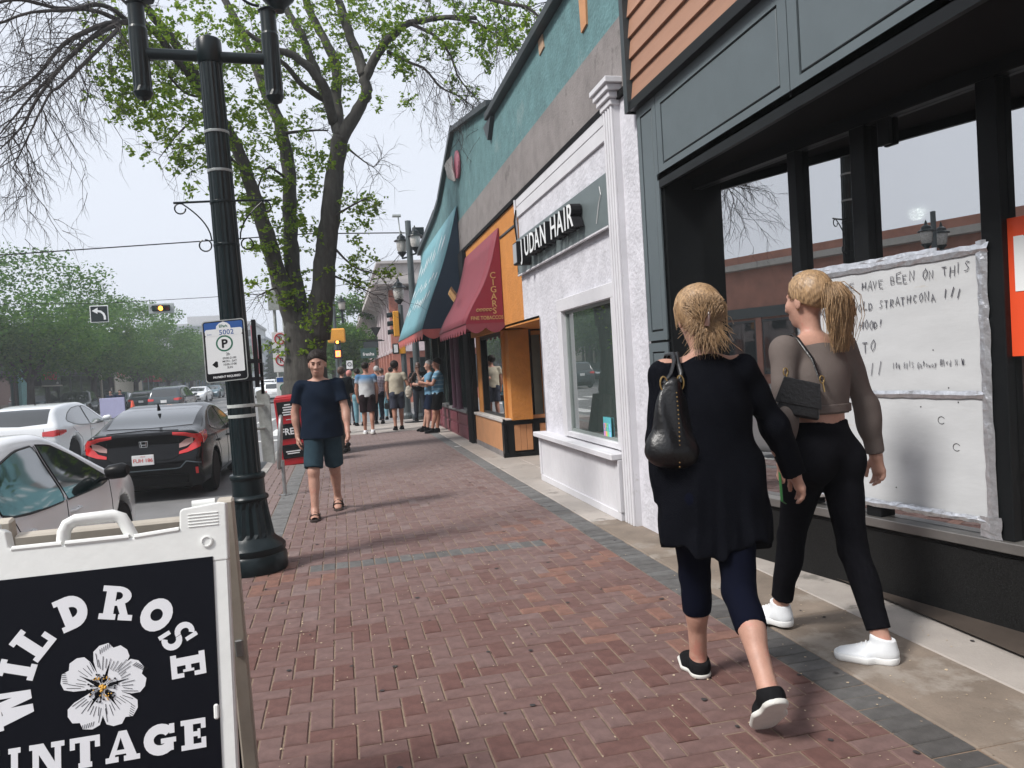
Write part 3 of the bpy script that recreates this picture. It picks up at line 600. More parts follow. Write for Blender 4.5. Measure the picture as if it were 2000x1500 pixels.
edge('coping', (11.5, 5.49), (15.08, 6.2), w=.09); edge('coping', (15.05, 6.2), (17.5, 5.33), w=.12); edge('coping', (17.5, 5.33), (18.3, 5.2), w=.1); edge('coping', (18.3, 5.19), (22.4, 4.85), w=.14)
MB().box(2.5, 2.7, 11.5, 11.6, 5.3, 5.52).build('step_cap', m_cop, U); MB().prism([(11.3, 5.28), (11.9, 5.28), (11.62, 5.0)], 2.48, 2.55, 'x').build('flashing', m_cop, U)
o = MB().prism([(6.98, 4.72), (7.14, 4.7), (7.16, 5.1), (6.95, 5.12)], 2.525, 2.547, 'x').build('wall_patch', m_orb, U); MB().prism([(8.46, 5.12), (8.66, 5.1), (8.68, 5.27), (8.5, 5.28)], 2.53, 2.548, 'x').build('bare_patch', M('bare_plaster', (.4, .27, .18), .9), U)
em = thing('wall_emblem', 'carved pink and white crest on the teal gable above the awning', 'emblem', (2.5, 15, 5.4))
MB().lathe([(.001, 0), (.26, 0), (.27, .03), (.25, .05), (.001, .05)], (2.49, 14.75, 5.46), 20, ax='x').build('disc', M('emblem_pink', (.45, .14, .19), .6), em)
fe = MB(); 
for k in range(9): y = 14.8+.09*k; z0 = 5.15+.03*k; fe.tube([(2.46, y, z0), (2.42, y+.05, z0+.28), (2.44, y+.08, z0+.52-.02*k)], [.03, .035, .01], 6)
fe.build('feathers', M('emblem_grey', (.35, .33, .32), .7, var=.3, vs=12), em, smooth=True)
# --- orange tobacco shop
O_ = thing('tobacco_shop', 'orange stucco cigar shop with recessed doorway and black framed boards', 'shop', (2.6, 12, 0))
MB().box(XF, 2.9, 10.14, 11.35, 2.07, 3.76).build('lintel_wall', m_or, O_); MB().box(XF, 2.9, 11.35, 14.48, 2.05, 3.76).build('upper_wall', m_or, O_)
MB().box(2.515, 2.53, 10.18, 11.35, 3.42, 3.45).build('reveal_line', m_blk, O_)
MB().box(XF, 4.2, 9.34, 11.95, 2.05, 2.1).build('porch_ceiling', m_or, O_)
MB().box(2.66, 3.0, 11.82, 12.1, .6, 2.06).build('pier', m_or, O_)
sd = MB(); 
MB().box(3.0, 3.9, 11.9, 11.96, .6, .66).build('side_sill', m_orb, O_)
MB().box(3.02, 3.9, 11.93, 11.95, .66, 2.02).build('side_pane', g_shop, O_)
MB().box(3.0, 3.06, 11.9, 11.96, .66, 2.06).box(3.82, 3.9, 11.9, 11.96, .66, 2.06).build('side_frame', m_blk, O_)
MB().box(2.53, 3.9, 11.9, 12.0, .0, .6).build('side_base', m_blk, O_)
for k in range(3):
    x0 = 2.68+.43*k; MB().box(x0-.1, x0, 11.88, 11.905, .0, .6).build('black_stile', m_blk, O_)
    for q in range(3): MB().cbox(x0+.012+q*.103, x0+.012+(q+1)*.1, 11.885, 11.905, .1, .52, .003).build('board', m_orb, O_)
MB().box(2.5, 3.9, 11.878, 11.9, .52, .585).box(2.5, 3.9, 11.878, 11.9, .0, .07).build('black_rail', m_blk, O_)
MB().box(3.9, 4.0, 9.34, 11.95, 0, 2.07).build('doorway_wall', m_or, O_); dr = MB().cbox(3.86, 3.9, 9.8, 10.75, .02, 2.0, .005).build('door', m_blk, O_); MB().box(3.85, 3.86, 9.95, 10.6, .3, 1.85).build('door_pane', g_shop, dr); MB().tube([(3.82, 9.9, .9), (3.82, 9.9, 1.2)], .014, 6).build('handle', MATS['steel'], dr)
MB().box(XF, 2.6, 11.98, 14.5, .09, .57).build('bulkhead', m_orb, O_); MB().box(XF-.01, 2.6, 11.98, 14.5, 0, .09).build('kick_strip', m_band, O_); MB().cbox(XF-.03, 2.72, 11.9, 14.5, .57, .62, .006).build('sill', m_cream, O_)
MB().box(2.515, 2.545, 11.88, 12.02, .0, .62).build('black_stile', m_blk, O_)
MB().box(2.62, 2.75, 14.1, 14.5, .62, 2.06).build('window_jamb', m_or, O_); MB().box(2.62, 2.75, 12.1, 12.2, .62, 2.06).build('window_jamb', m_or, O_)
wn = MB().box(2.63, 2.68, 12.2, 12.26, .62, 2.06).box(2.63, 2.68, 14.04, 14.1, .62, 2.06).box(2.63, 2.68, 12.2, 14.1, .62, .67).box(2.63, 2.68, 12.2, 14.1, 1.98, 2.06).build('window', m_blk, O_); MB().box(2.65, 2.66, 12.26, 14.04, .67, 1.98).build('pane', g_shop, wn)
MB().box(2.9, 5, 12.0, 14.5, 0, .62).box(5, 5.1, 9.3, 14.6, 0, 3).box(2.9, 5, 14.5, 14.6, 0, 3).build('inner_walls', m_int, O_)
bb = thing('black_pipe_column', 'slim black ribbed column between the cigar shop and the maroon front', 'column', (2.5, 14.8, 0))
for k in range(4): MB().tube([(2.49, 14.58+.12*k, 0), (2.49, 14.58+.12*k, 3.74)], .045, 8).build('rib', m_blk, bb, smooth=True)
MB().box(2.5, 2.6, 14.5, 15.1, 0, 3.74).build('core', m_blk, bb)
# awnings
def awning(name, label, y0, y1, ztop, zbot, xo, m, mv, wing, seg=10, scal=.28, vh=.15, sag=.25, wing_far=True):
    T = thing(name, label, 'awning', (XF, (y0+y1)/2, zbot))
    prof = [(XF-.01+(xo-XF)*(t**1.0), ztop+(zbot-ztop)*(t+sag*.5*math.sin(pi*t)*(1-t)*.9)) for t in [k/seg for k in range(seg+1)]]
    n = max(4, int((y1-y0)/.5)); V = []; F = []
    for j in range(n+1):
        for (x, z) in prof: V.append((x, y0+(y1-y0)*j/n, z-.006*math.sin(pi*(j % 2))))
    F = [[j*(seg+1)+k, j*(seg+1)+k+1, (j+1)*(seg+1)+k+1, (j+1)*(seg+1)+k] for j in range(n) for k in range(seg)]
    o = mesh_obj('canopy', V, F, m, T, smooth=True); so = o.modifiers.new('thick', 'SOLIDIFY'); so.thickness = .008
    for yy, fl in ((y0, 0), (y1, 1)):
        MB().prism([(x, z) for x, z in prof]+[(XF-.01, zbot)], yy-.006, yy+.006, 'y').build('side_panel', wing, T)
    vb = MB(); ns = max(2, int(round((y1-y0)/scal)))
    for j in range(ns):
        a, b = y0+(y1-y0)*j/ns, y0+(y1-y0)*(j+1)/ns; P = [(a, zbot), (b, zbot)]+[(b+(a-b)*q/6, zbot-vh*(.45+.55*math.sin(pi*q/6))) for q in range(7)]
        vb.prism(P, xo-.004, xo+.004, 'x')
    vb.build('valance', mv, T); vb2 = MB(); nx = max(2, int(round((XF-xo)/scal)))
    for j in range(nx):
        a, b = xo+(XF-xo)*j/nx, xo+(XF-xo)*(j+1)/nx; vb2.prism([(a, zbot), (b, zbot)]+[(b+(a-b)*q/6, zbot-vh*(.45+.55*math.sin(pi*q/6))) for q in range(7)], y0-.004, y0+.004, 'y')
    vb2.build('valance', mv, T)
    MB().tube([(xo+.02, y0, zbot), (xo+.02, y1, zbot)], .014, 6).tube([(XF, y0+.03, zbot), (xo+.02, y0+.03, zbot)], .014, 6).tube([(XF, y1-.03, zbot), (xo+.02, y1-.03, zbot)], .014, 6).build('frame_tube', m_blk, T)
    return T, prof
m_aw1 = M('awning_maroon', (.19, .033, .048), .75, var=.08, vs=5, mottle=((.26, .09, .1), 2, .66)); m_aw1s = M('awning_crimson', (.19, .009, .026), .7, var=.05)
m_aw2 = M('awning_teal', (.12, .28, .32), .65, var=.1, vs=3, mottle=((.2, .34, .38), 1.2, .6)); m_navy = M('awning_navy', (.012, .03, .055), .7, var=.05); m_val = M('valance_red', (.42, .10, .09), .75, var=.15, vs=6)
gold = M('gold_print', (.42, .27, .11), .6, var=0)
T1, pr1 = awning('cigar_awning', 'maroon fabric awning reading CIGARS and FINE TOBACCOS over the bay window', 11.4, 14.5, 3.6, 2.15, 1.93, m_aw1, m_aw1, m_aw1s, sag=.55)
for k, ch in enumerate('CIGARS'): text('letter', ch, .135, gold, rot_to((1, 0, 0), (0, 0, 1), (0, -1, 0), (2.385, 11.39, 2.83-.108*k)), T1, .001, .001, 'CENTER')
text('lettering', 'FINE TOBACCOS', .078, gold, rot_to((1, 0, 0), (0, 0, 1), (0, -1, 0), (2.005, 11.39, 2.205)), T1, .001, .001, sx=.86)
sc = MB(); 
for q in range(5): sc.tube([(2.12+.05*q+.03*math.cos(a*.6)*(1-a/14), 11.388, 2.345+.03*math.sin(a*.6)*(1-a/14)) for a in range(12)], .005, 4)
sc.build('scroll_print', gold, T1)
em2 = MB(); 
for q in range(7): em2.tube([(2.07+.03*math.cos(a*.7)-.004, 13.2+.09*q+.07*math.sin(a*.7), 2.72+.03*q+.07*math.cos(a*.7)) for a in range(8)], .008, 4)
em2.build('scroll_print', gold, T1)
T2, pr2 = awning('teal_awning', 'long teal awning with white lettering and red scalloped valance', 15.15, 21.3, 4.75, 2.3, 1.68, m_aw2, m_val, m_navy, sag=.25, scal=.5, vh=.2)
def on_awn(pr, u, t, off=.012):
    k = min(int(t*(len(pr)-1)), len(pr)-2); f = t*(len(pr)-1)-k; x = pr[k][0]+(pr[k+1][0]-pr[k][0])*f; z = pr[k][1]+(pr[k+1][1]-pr[k][1])*f; d = Vector((pr[k+1][0]-pr[k][0], 0, pr[k+1][1]-pr[k][1])).normalized(); return Vector((x, u, z)), d
wl = MB(); rr_ = random.Random(5)
for row, (t_, hh) in enumerate(((.26, .5), (.5, .3), (.72, .42))):
    y = 20.9
    while y > 15.7:
        c_, d_ = on_awn(pr2, y, t_+rr_.uniform(-.03, .03)); w_ = rr_.uniform(.12, .3); p0 = c_+Vector((-.016, 0, .006)); h_ = hh*rr_.uniform(.5, 1)
        wl.poly([p0, p0+Vector((0, -w_*.6, 0))-d_*h_*.3, p0+Vector((0, -w_*.9, 0))-d_*h_*.7, p0+Vector((0, -w_*.3, 0))-d_*h_, p0+Vector((0, .05, 0))-d_*h_*.5], [(0, 1, 2, 3, 4)])
        y -= w_+rr_.uniform(.2, .5)
wl.build('white_print', M('awning_white', (.6, .66, .68), .7), T2)['kind'] = 'stuff'
# --- maroon corner shop under the teal awning
C_ = thing('maroon_shop', 'corner shop with maroon panelled bulkhead and dark framed windows', 'shop', (2.6, 18, 0))
MB().box(2.5, 2.7, 15.1, 22.0, 0, .56).build('bulkhead', m_red, C_); MB().cbox(2.44, 2.72, 15.1, 22.05, .56, .62, .006).build('sill', M('grey_sill', (.2, .2, .2), .6), C_)
for k in range(5):
    y = 15.15+k*1.37
    for z0, z1 in ((.05, .27), (.31, .52)): MB().cbox(2.478, 2.5, y+.05, y+1.3, z0, z1, .012).build('moulded_panel', m_red, C_)
for k in range(6): y = 15.1+k*1.37; MB().cbox(2.5, 2.66, y-.05, y+.06, .62, 2.9).build('mullion', m_blk, C_)
for k in range(5): y = 15.1+k*1.37; MB().box(2.6, 2.61, y+.06, y+1.32, .62, 2.9).build('glass_pane', g_shop2, C_)
MB().box(2.53, 2.9, 15.1, 22.3, 2.9, 3.8).build('fascia', M('plum_paint', (.05, .02, .035), .7), C_)
for y in (15.9, 16.5): MB().lathe([(.09, .62), (.06, .7), (.055, 2.2), (.085, 2.28), (.05, 2.32), (.05, 2.9), (.09, 3.0), (.09, 3.05)], (2.45, y, 0), 12).build('turned_column', M('plum_column', (.09, .025, .05), .5), C_, smooth=True)
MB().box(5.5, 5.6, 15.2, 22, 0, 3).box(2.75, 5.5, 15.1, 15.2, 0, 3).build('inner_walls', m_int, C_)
cw = MB(); cw.box(2.6, 8, 22.25, 22.3, 0, 3.8)
MB().box(2.5, 2.72, 21.95, 22.3, 0, 3.8).build('corner_post', m_blk, C_)
# A-frame sign further along stays off: flat disc lid near the corner column
# ------------------------------------------------------------------ building across the side street, opposite row, distance
m_brick = M('brick_orange', (.33, .12, .085), .85, var=.2, vs=8, bump=.3, bs=60); m_pink = M('pink_render', (.50, .43, .44), .8, var=.08, vs=2); m_eave = M('eave_grey', (.42, .39, .38), .8, var=.08, vs=2)
m_gl = glass_mat('far_glass', (.03, .05, .06), .25, 1.8)
K = thing('eaved_building', 'pink plaster building with brick base and wide bracketed eaves across the side street', 'building', (2.7, 36, 0))
MB().box(2.75, 16, 36.3, 72, 0, 5.3).build('wall', m_pink, K)
for k in range(14):
    y = 36.0+2.6*k
    MB().box(2.55, 2.8, y, y+.7, -.02, 2.4).build('brick_pier', m_brick, K); MB().box(2.5, 2.8, y-.05, y+.75, 2.4, 2.55).build('string_course', m_pink, K); MB().box(2.58, 2.8, y+.06, y+.64, 2.55, 5.3).build('pilaster', m_pink, K)
    f = MB().box(2.7, 2.76, y+.95, y+2.4, .5, 2.2).build('window', m_blk, K); MB().box(2.69, 2.7, y+1.02, y+2.33, .56, 2.14).build('pane', m_gl, f)
    f = MB().box(2.7, 2.76, y+.95, y+2.4, 3.0, 4.9).build('window', m_pink, K); MB().box(2.69, 2.7, y+1.02, y+2.33, 3.06, 4.84).build('pane', m_gl, f)
    MB().prism([(2.78, 4.4), (2.78, 5.5), (1.95, 5.5), (1.95, 5.36), (2.4, 5.2)], y+.2, y+.5, 'y').build('bracket', m_eave, K)
MB().box(2.5, 2.9, 35.9, 36.3, -.02, 5.3).build('corner_pier', m_brick, K); MB().box(2.9, 16, 36.0, 36.3, -.02, 2.4).build('side_wall_base', m_brick, K); MB().box(2.9, 16, 36.05, 36.3, 2.4, 5.3).build('side_wall', m_pink, K)
MB().box(2.45, 16, 35.85, 36.3, 2.4, 2.56).build('string_course', m_pink, K)
e_ = MB().box(1.75, 16.5, 35.2, 73, 5.5, 5.72).build('eave', m_eave, K); MB().box(1.9, 16.5, 35.4, 73, 5.72, 5.95).build('fascia', m_eave, e_)
MB().box(2.2, 16, 35.7, 73, 5.95, 6.5).build('parapet', m_eave, K); MB().box(2.0, 16, 35.5, 73, 6.5, 6.62).build('parapet_cap', m_eave, K)
for k in range(5):
    x = 3.3+2.4*k; f = MB().box(x, x+1.5, 35.98, 36.0, .5, 2.1).build('window', m_blk, K); MB().box(x+.07, x+1.43, 35.97, 35.98, .56, 2.04).build('pane', m_gl, f)
    MB().prism([(35.95, 5.5), (35.3, 5.5), (35.3, 5.38), (35.95, 4.7)], x+1.8, x+2.1, 'x').build('bracket', m_eave, K)
hs_ = thing('hanging_sign', 'green and black hanging shop sign on an iron bracket beyond the side street', 'sign', (1.9, 44.8, 2.9))
MB().tube([(2.6, 45, 3.38), (1.2, 45, 3.42)], .03, 6).build('bracket', m_blk, hs_); MB().box(1.5, 2.35, 44.95, 45.02, 2.95, 3.3).build('black_board', M('far_black', (.02, .03, .035), .6, var=0), hs_)
MB().box(1.3, 2.2, 44.9, 44.95, 2.35, 2.93).build('green_board', M('far_green', (.02, .07, .06), .6, var=.2), hs_); text('lettering', 'fresha', .27, MATS['white_ink'], rot_to((1, 0, 0), (0, 0, 1), (0, -1, 0), (1.75, 44.89, 2.5)), hs_, .002, .004, 'CENTER')
lp = thing('wall_lantern', 'open bowl wall lantern on an iron arm above the hanging signs', 'lamp', (2.4, 43, 3))
MB().tube([(2.6, 43, 3.25), (1.6, 43, 3.25)], .03, 6).tube([(2.15, 43, 3.25), (2.15, 43, 3.6)], .03, 6).build('arm', m_blk, lp); MB().lathe([(.05, 3.55), (.28, 3.95), (.3, 4.0), (.27, 4.0), (.03, 3.6)], (2.15, 43, 0), 12).build('bowl', m_blk, lp)
# opposite row of shops: name, y0, y1, height, wall colour, label
rf = random.Random(8)
def shop_block(name, label, y0, y1, H, col, X=-21.5, upper=True, storey=3.4, glasscol=None, awn=None, sign=None, corn=True, bay=2.6):
    T = thing(name, label, 'building', (X, (y0+y1)/2, 0)); m = M('wall_'+name+str(int(y0)), col, .85, var=.18, vs=1.5, bump=.2, bs=30)
    MB().box(X-10, X-.12, y0, y1, -.05, H).build('wall', m, T)
    n = max(1, int((y1-y0)/bay)); w = (y1-y0)/n
    for k in range(n):
        a = y0+k*w
        MB().box(X-.12, X, a, a+.28, -.03, storey-.5).build('pier', m, T)
        f = MB().box(X-.11, X-.05, a+.3, a+w-.02, .4, storey-.6).build('shop_window', M('far_frame', (.03, .035, .04), .5), T); MB().box(X-.05, X-.04, a+.38, a+w-.1, .5, storey-.7).build('pane', m_gl, f)
        if upper and H > 6:
            for z in [storey+.9+3.1*q for q in range(int((H-storey-1.5)/3.1)+1)]:
                if z+1.6 > H-.5: continue
                f = MB().box(X-.12, X-.03, a+w*.28, a+w*.72, z-.08, z+1.7).build('window', M('trim_far', (.4, .38, .34), .7), T); MB().box(X-.03, X-.02, a+w*.32, a+w*.68, z, z+1.6).build('pane', m_gl, f); MB().box(X-.12, X+.06, a+w*.24, a+w*.76, z-.16, z-.08).build('sill', MATS['trim_far'], T)
    MB().box(X-.12, X+.05, y0, y1, storey-.5, storey-.05).build('sign_band', M('band_far', (.05, .06, .06), .7), T)
    if corn: MB().box(X-.12, X+.35, y0-.1, y1+.1, H-.35, H-.1).build('cornice', MATS['trim_far'] if 'trim_far' in MATS else m, T); MB().box(X-.2, X+.15, y0, y1, H-.1, H+.25).build('parapet', m, T)
    if awn: 
        ya, yb, c, nm = awn; MB().prism([(X, 2.9), (X+1.2, 2.1), (X+1.2, 1.95), (X, 1.95)], ya, yb, 'y').build('awning', M('aw_'+nm, c, .7), T)
    return T
shop_block('stone_block', 'tall dark stone block with heavy cornice, seen in the shop glass', -30, 11, 12.5, (.10, .095, .09), X=-20.5)
shop_block('brick_block', 'low red brick block with tan stone trim and cornice, seen in the shop glass', 11.3, 33, 5.4, (.36, .16, .11), X=-20.8)
shop_block('grey_block', 'plain grey two storey block left of the trees', 33.3, 43.8, 5.6, (.2, .2, .19))
shop_block('burgundy_block', 'dark shop with burgundy panels and a pale blue doorway behind the first tree', 44, 60.4, 5.6, (.07, .05, .05), upper=False)
b1 = shop_block('black_block', 'black fronted bar with a red sign across the road', 60.6, 76.7, 6.3, (.025, .035, .035), upper=False)
shop_block('book_shop', 'cream walled bookshop across the road', 77, 91.8, 4.7, (.5, .45, .38), upper=False, storey=4.0, corn=False)
shop_block('grey_row', 'grey row of shops with red awnings across the road', 92, 116, 5.1, (.12, .16, .18), upper=False, awn=(97, 101, (.5, .04, .06), 'crimson'))
shop_block('blue_row', 'blue fronted low shops far down the road', 116.5, 150, 4.9, (.07, .17, .22), upper=False)
MB().box(-21.45, -21.3, 45, 52, .1, 3.2).build('burgundy_panel', M('burg', (.10, .015, .02), .6), bpy.data.objects['burgundy_block']); MB().box(-21.4, -21.2, 58, 60, 0, 3.2).build('pale_door', M('pale_door', (.2, .42, .43), .5), bpy.data.objects['burgundy_block'])
sg = thing('bar_sign', 'black sign with red letters AVENU over the bar across the road', 'sign', (-21.3, 64, 2.1))
MB().box(-21.35, -21.25, 61.8, 65.8, 2.0, 3.24).build('board', M('far_black', (.02, .03, .035), .6, var=0), sg); MB().box(-21.24, -21.2, 61.7, 65.9, 1.9, 2.0).build('rail', m_cream, sg)
TX = lambda y, z, X=-21.2: rot_to((0, 1, 0), (0, 0, 1), (1, 0, 0), (X, y, z))
text('lettering', 'AVENU', .86, M('neon_red', (.7, .03, .06), .5, var=0), TX(62.0, 2.42), sg, .01, .01); text('small_lettering', 'cafe', .3, MATS['white_ink'], TX(64.6, 2.08), sg, .01, 0)
rd_ = thing('round_sign', 'round pale pink sign on the bar front across the road', 'sign', (-21.2, 69.2, 3.4)); MB().lathe([(.001, 0), (.58, 0), (.58, .08), (.001, .08)], (-21.2, 69.3, 3.65), 18, ax='x').build('disc', M('disc_pink', (.5, .25, .22), .6), rd_); MB().box(-21.4, -21.2, 69.2, 69.4, 3.5, 3.6).build('arm', m_blk, rd_)
bk = thing('book_sign', 'red outlined letters BOOKS on the cream bookshop wall', 'sign', (-21.3, 85, 2.8)); MB().box(-21.45, -21.35, 80.8, 91.2, .0, 3.5).build('wall_panel', M('cream_far', (.56, .52, .45), .8, var=.05), bk); text('lettering', 'BOOKS', 1.15, M('book_red', (.55, .1, .07), .6, var=0), TX(81.6, 2.5, -21.33), bk, .01, .0)
aw = thing('round_awning', 'bright red dome awning with a white emblem far across the road', 'awning', (-20.5, 107, 2.3)); MB().prism([(0, 0), (4.2, 0), (3.7, 1.0), (2.8, 1.7), (1.4, 1.7), (.5, 1.0)], 0, 1.2, 'x', Matrix.Translation((-21.4, 105.3, 2.3))).build('canopy', M('aw_red', (.55, .025, .03), .6), aw); MB().lathe([(.001, 0), (.4, 0), (.4, .03), (.001, .03)], (-20.2, 107.4, 3.2), 12, ax='x').build('emblem', m_cream, aw)
# far blocks
def far_block(name, label, x0, x1, y0, y1, H, col, rows=3, cols=8, side='y'):
    T = thing(name, label, 'building', ((x0+x1)/2, y0, 0)); m = M('fb_'+name, col, .85, var=.08, vs=.2); MB().box(x0, x1, y0, y1, -.2, H).build('wall', m, T)
    for r in range(rows):
        for c in range(cols):
            x = x0+(x1-x0)*(c+.25)/cols; z = H-2.6-3.1*r; MB().box(x, x+(x1-x0)/cols*.5, y0-.1, y0-.04, z, z+1.5).build('window', m_gl, T)
    MB().box(x0-.3, x1+.3, y0-.4, y1, H, H+.5).build('roof_edge', m, T); return T
fb = far_block('white_office', 'pale flat roofed office block rising behind the far trees', -31, -15.2, 150, 175, 12, (.42, .42, .43)); MB().box(-27, -21, 152, 165, 12.5, 14).build('plant_room', MATS['fb_white_office'], fb)
far_block('grey_office', 'grey ribbed office block right of the parking sign far down the road', -16, -12.6, 140, 170, 8.6, (.3, .33, .36), 2, 7)
far_block('pink_block', 'pinkish far block at the end of the side street row', 5, 30, 90, 130, 7, (.35, .25, .24), 2, 10)
# ------------------------------------------------------------------ trees
bark = M('elm_bark', (.055, .052, .046), .95, var=.45, vs=6, stretch=(3, 3, .6), bump=1.0, bs=16, det=8, mottle=((.045, .04, .036), 3.5, .52)); bark_far = M('far_bark', (.04, .034, .032), .95, var=.3, vs=4)
def leaf_mat(name, c1, c2):
    m = bpy.data.materials.new(name); m.use_nodes = True; n = m.node_tree.nodes; L = m.node_tree.links; n.clear()
    o = n.new('ShaderNodeOutputMaterial'); a = n.new('ShaderNodeAttribute'); a.attribute_name = 'tint'; mx = n.new('ShaderNodeMixRGB'); mx.inputs[1].default_value = (*c1, 1); mx.inputs[2].default_value = (*c2, 1); L.new(a.outputs['Fac'], mx.inputs[0])
    d = n.new('ShaderNodeBsdfDiffuse'); t = n.new('ShaderNodeBsdfTranslucent'); L.new(mx.outputs[0], d.inputs[0]); L.new(mx.outputs[0], t.inputs[0]); s = n.new('ShaderNodeMixShader'); s.inputs[0].default_value = .45; L.new(d.outputs[0], s.inputs[1]); L.new(t.outputs[0], s.inputs[2]); L.new(s.outputs[0], o.inputs[0]); return m
lf_near = leaf_mat('elm_leaf', (.10, .20, .022), (.32, .42, .055)); lf_far = leaf_mat('far_leaf', (.045, .125, .03), (.145, .26, .045)); lf_spr = leaf_mat('spruce_needle', (.02, .045, .03), (.04, .07, .045))
def leaves_mesh(name, P, sz, mat, parent, rs, flat=.5, sides=4):
    """one small folded leaf per point"""
    n = len(P); a = rs.normal(size=(n, 3)); a[:, 2] *= .6; a /= np.linalg.norm(a, axis=1)[:, None]; b = rs.normal(size=(n, 3)); b -= a*(a*b).sum(1)[:, None]; b /= np.linalg.norm(b, axis=1)[:, None]; s = sz*(.6+.8*rs.rand(n))[:, None]
    V = np.stack([P-a*s*.5, P+b*s*.28, P+a*s*.5, P-b*s*.28], 1).reshape(-1, 3); F = np.arange(n*4).reshape(n, 4)
    t = np.clip(rs.normal(.4, .25, n), 0, 1); o = mesh_obj(name, V, F, mat, parent, tint=t); return o
def far_tree(label, x, y, H, Rr, seed, n=15000, lean=0, trunk=.22, sz=.26, base=None, name='street_tree', density=9, group='elms along the opposite pavement'):
    rs = np.random.RandomState(seed); T = thing(name, label, 'tree', (x, y, -.03), 0, group); r = random.Random(seed); mb = MB(); h0 = H*.24
    mb.tube([(x, y, -.05), (x+.05, y, h0*.5), (x+.1, y, h0)], [trunk*1.25, trunk, trunk*.9], 8); cl = []
    for k in range(9):
        a = 2*pi*k/9+r.uniform(-.3, .3); el = r.uniform(.75, 1.2); p = Vector((x+.1, y, h0*r.uniform(.8, 1))); pts = [p]; L = H*r.uniform(.38, .62)
        for q in range(5): d = Vector((math.cos(a)*math.cos(el), math.sin(a)*math.cos(el), math.sin(el))); p = p+d*L/5; pts.append(p); a += r.uniform(-.25, .25); el -= r.uniform(.0, .18)
        mb.tube(pts, [trunk*.5, trunk*.4, trunk*.3, trunk*.2, trunk*.12, trunk*.05], 5)
        for q in range(2, 6): cl.append((pts[q], Rr*r.uniform(.2, .34)))
    mb.build('trunk', bark_far, T, smooth=True)
    for k in range(26):
        a = r.uniform(0, 6.28); u = r.random()**.5; z = r.uniform(-.75, 1); cl.append((Vector((x+Rr*u*math.cos(a)*math.sqrt(max(.05, 1-z*z)), y+Rr*u*math.sin(a)*math.sqrt(max(.05, 1-z*z)), H*.62+z*H*.36)), Rr*r.uniform(.17, .3)))
    C_a = np.array([c for c, _ in cl]); R_a = np.array([q for _, q in cl]); i = rs.randint(0, len(cl), n); d = rs.normal(size=(n, 3)); d /= np.linalg.norm(d, axis=1)[:, None]; P = C_a[i]+d*(R_a[i]*rs.rand(n)**.45*1.15)[:, None]*np.array([1.15, 1.15, .8]); P = P[P[:, 2] > h0*.9]
    o = leaves_mesh('crown', P, sz, lf_far, T, rs); o['kind'] = 'stuff'; return T
LT = [(-18.0, 50.4, 10.0, 5.1, 'tall dark elm nearest on the opposite pavement by the burgundy shop'), (-18.2, 63.0, 9.8, 4.8, 'second elm on the opposite pavement behind the dark parked cars'), (-18, 74.4, 9.2, 4.8, 'elm with forked pale trunk in front of the bookshop wall'), (-18, 87.6, 7.9, 4.1, 'rounded elm behind the dark green sport utility car'), (-18, 100.8, 7.4, 4.0, 'smaller elm in front of the red dome awning'), (-18, 116.4, 7.6, 4.4, 'small elm just left of the parking sign'), (-18, 134.4, 7.9, 4.6, 'last small elm behind the parking sign')]
for k, (x, y, H, Rr, l) in enumerate(LT): far_tree(l, x, y, H, Rr, 20+k, 17000 if k < 3 else 10000, sz=.23 if k < 3 else .3)
far_tree('big leafy elm reaching from behind the row on the left edge', -23.5, 48, 10.4, 5.2, 31, 12000, sz=.24)
far_tree('light green elm leaning over the pavement beyond the side street', .4, 52, 6.7, 2.7, 41, 12000, sz=.2, group='trees beyond the side street')
far_tree('far green elm behind the pavement crowd', -.5, 72, 7.2, 3.6, 43, 9000, sz=.28, group='trees beyond the side street')
far_tree('distant elm closing the view down the pavement', .5, 95, 7.5, 4, 44, 8000, sz=.32, group='trees beyond the side street')
T = thing('spruce_tree', 'dark pointed spruce standing far down the road', 'tree', (-9.9, 120, -.1)); MB().tube([(-9.9, 120, -.1), (-9.9, 120, 6.8)], [.2, .02], 6).build('trunk', bark_far, T)
rs = np.random.RandomState(5); z = rs.rand(9000)**1.3*6.6+.5; a = rs.rand(9000)*6.28; rr = (7.1-z)*.26*rs.rand(9000)**.5*(.75+.35*np.sin(z*9)); o = leaves_mesh('foliage', np.stack([-9.9+rr*np.cos(a), 120+rr*np.sin(a), z-rr*.25], 1), .3, lf_spr, T, rs); o['kind'] = 'stuff'
# hazy mass of trees closing the street
rs = np.random.RandomState(8); n = 30000; i = rs.randint(0, 40, n); cx = rs.uniform(-40, 14, 40); cy = rs.uniform(150, 190, 40); cz = rs.uniform(1, 5.2, 40); P = np.stack([cx[i], cy[i], cz[i]], 1)+rs.normal(size=(n, 3))*np.array([3, 3, 1.5]); P = P[P[:, 2] > -.1]
tag(leaves_mesh('tree_belt', P, .8, lf_far, None, rs), 'hazy belt of trees closing the far end of the street', 'trees', kind='stuff')
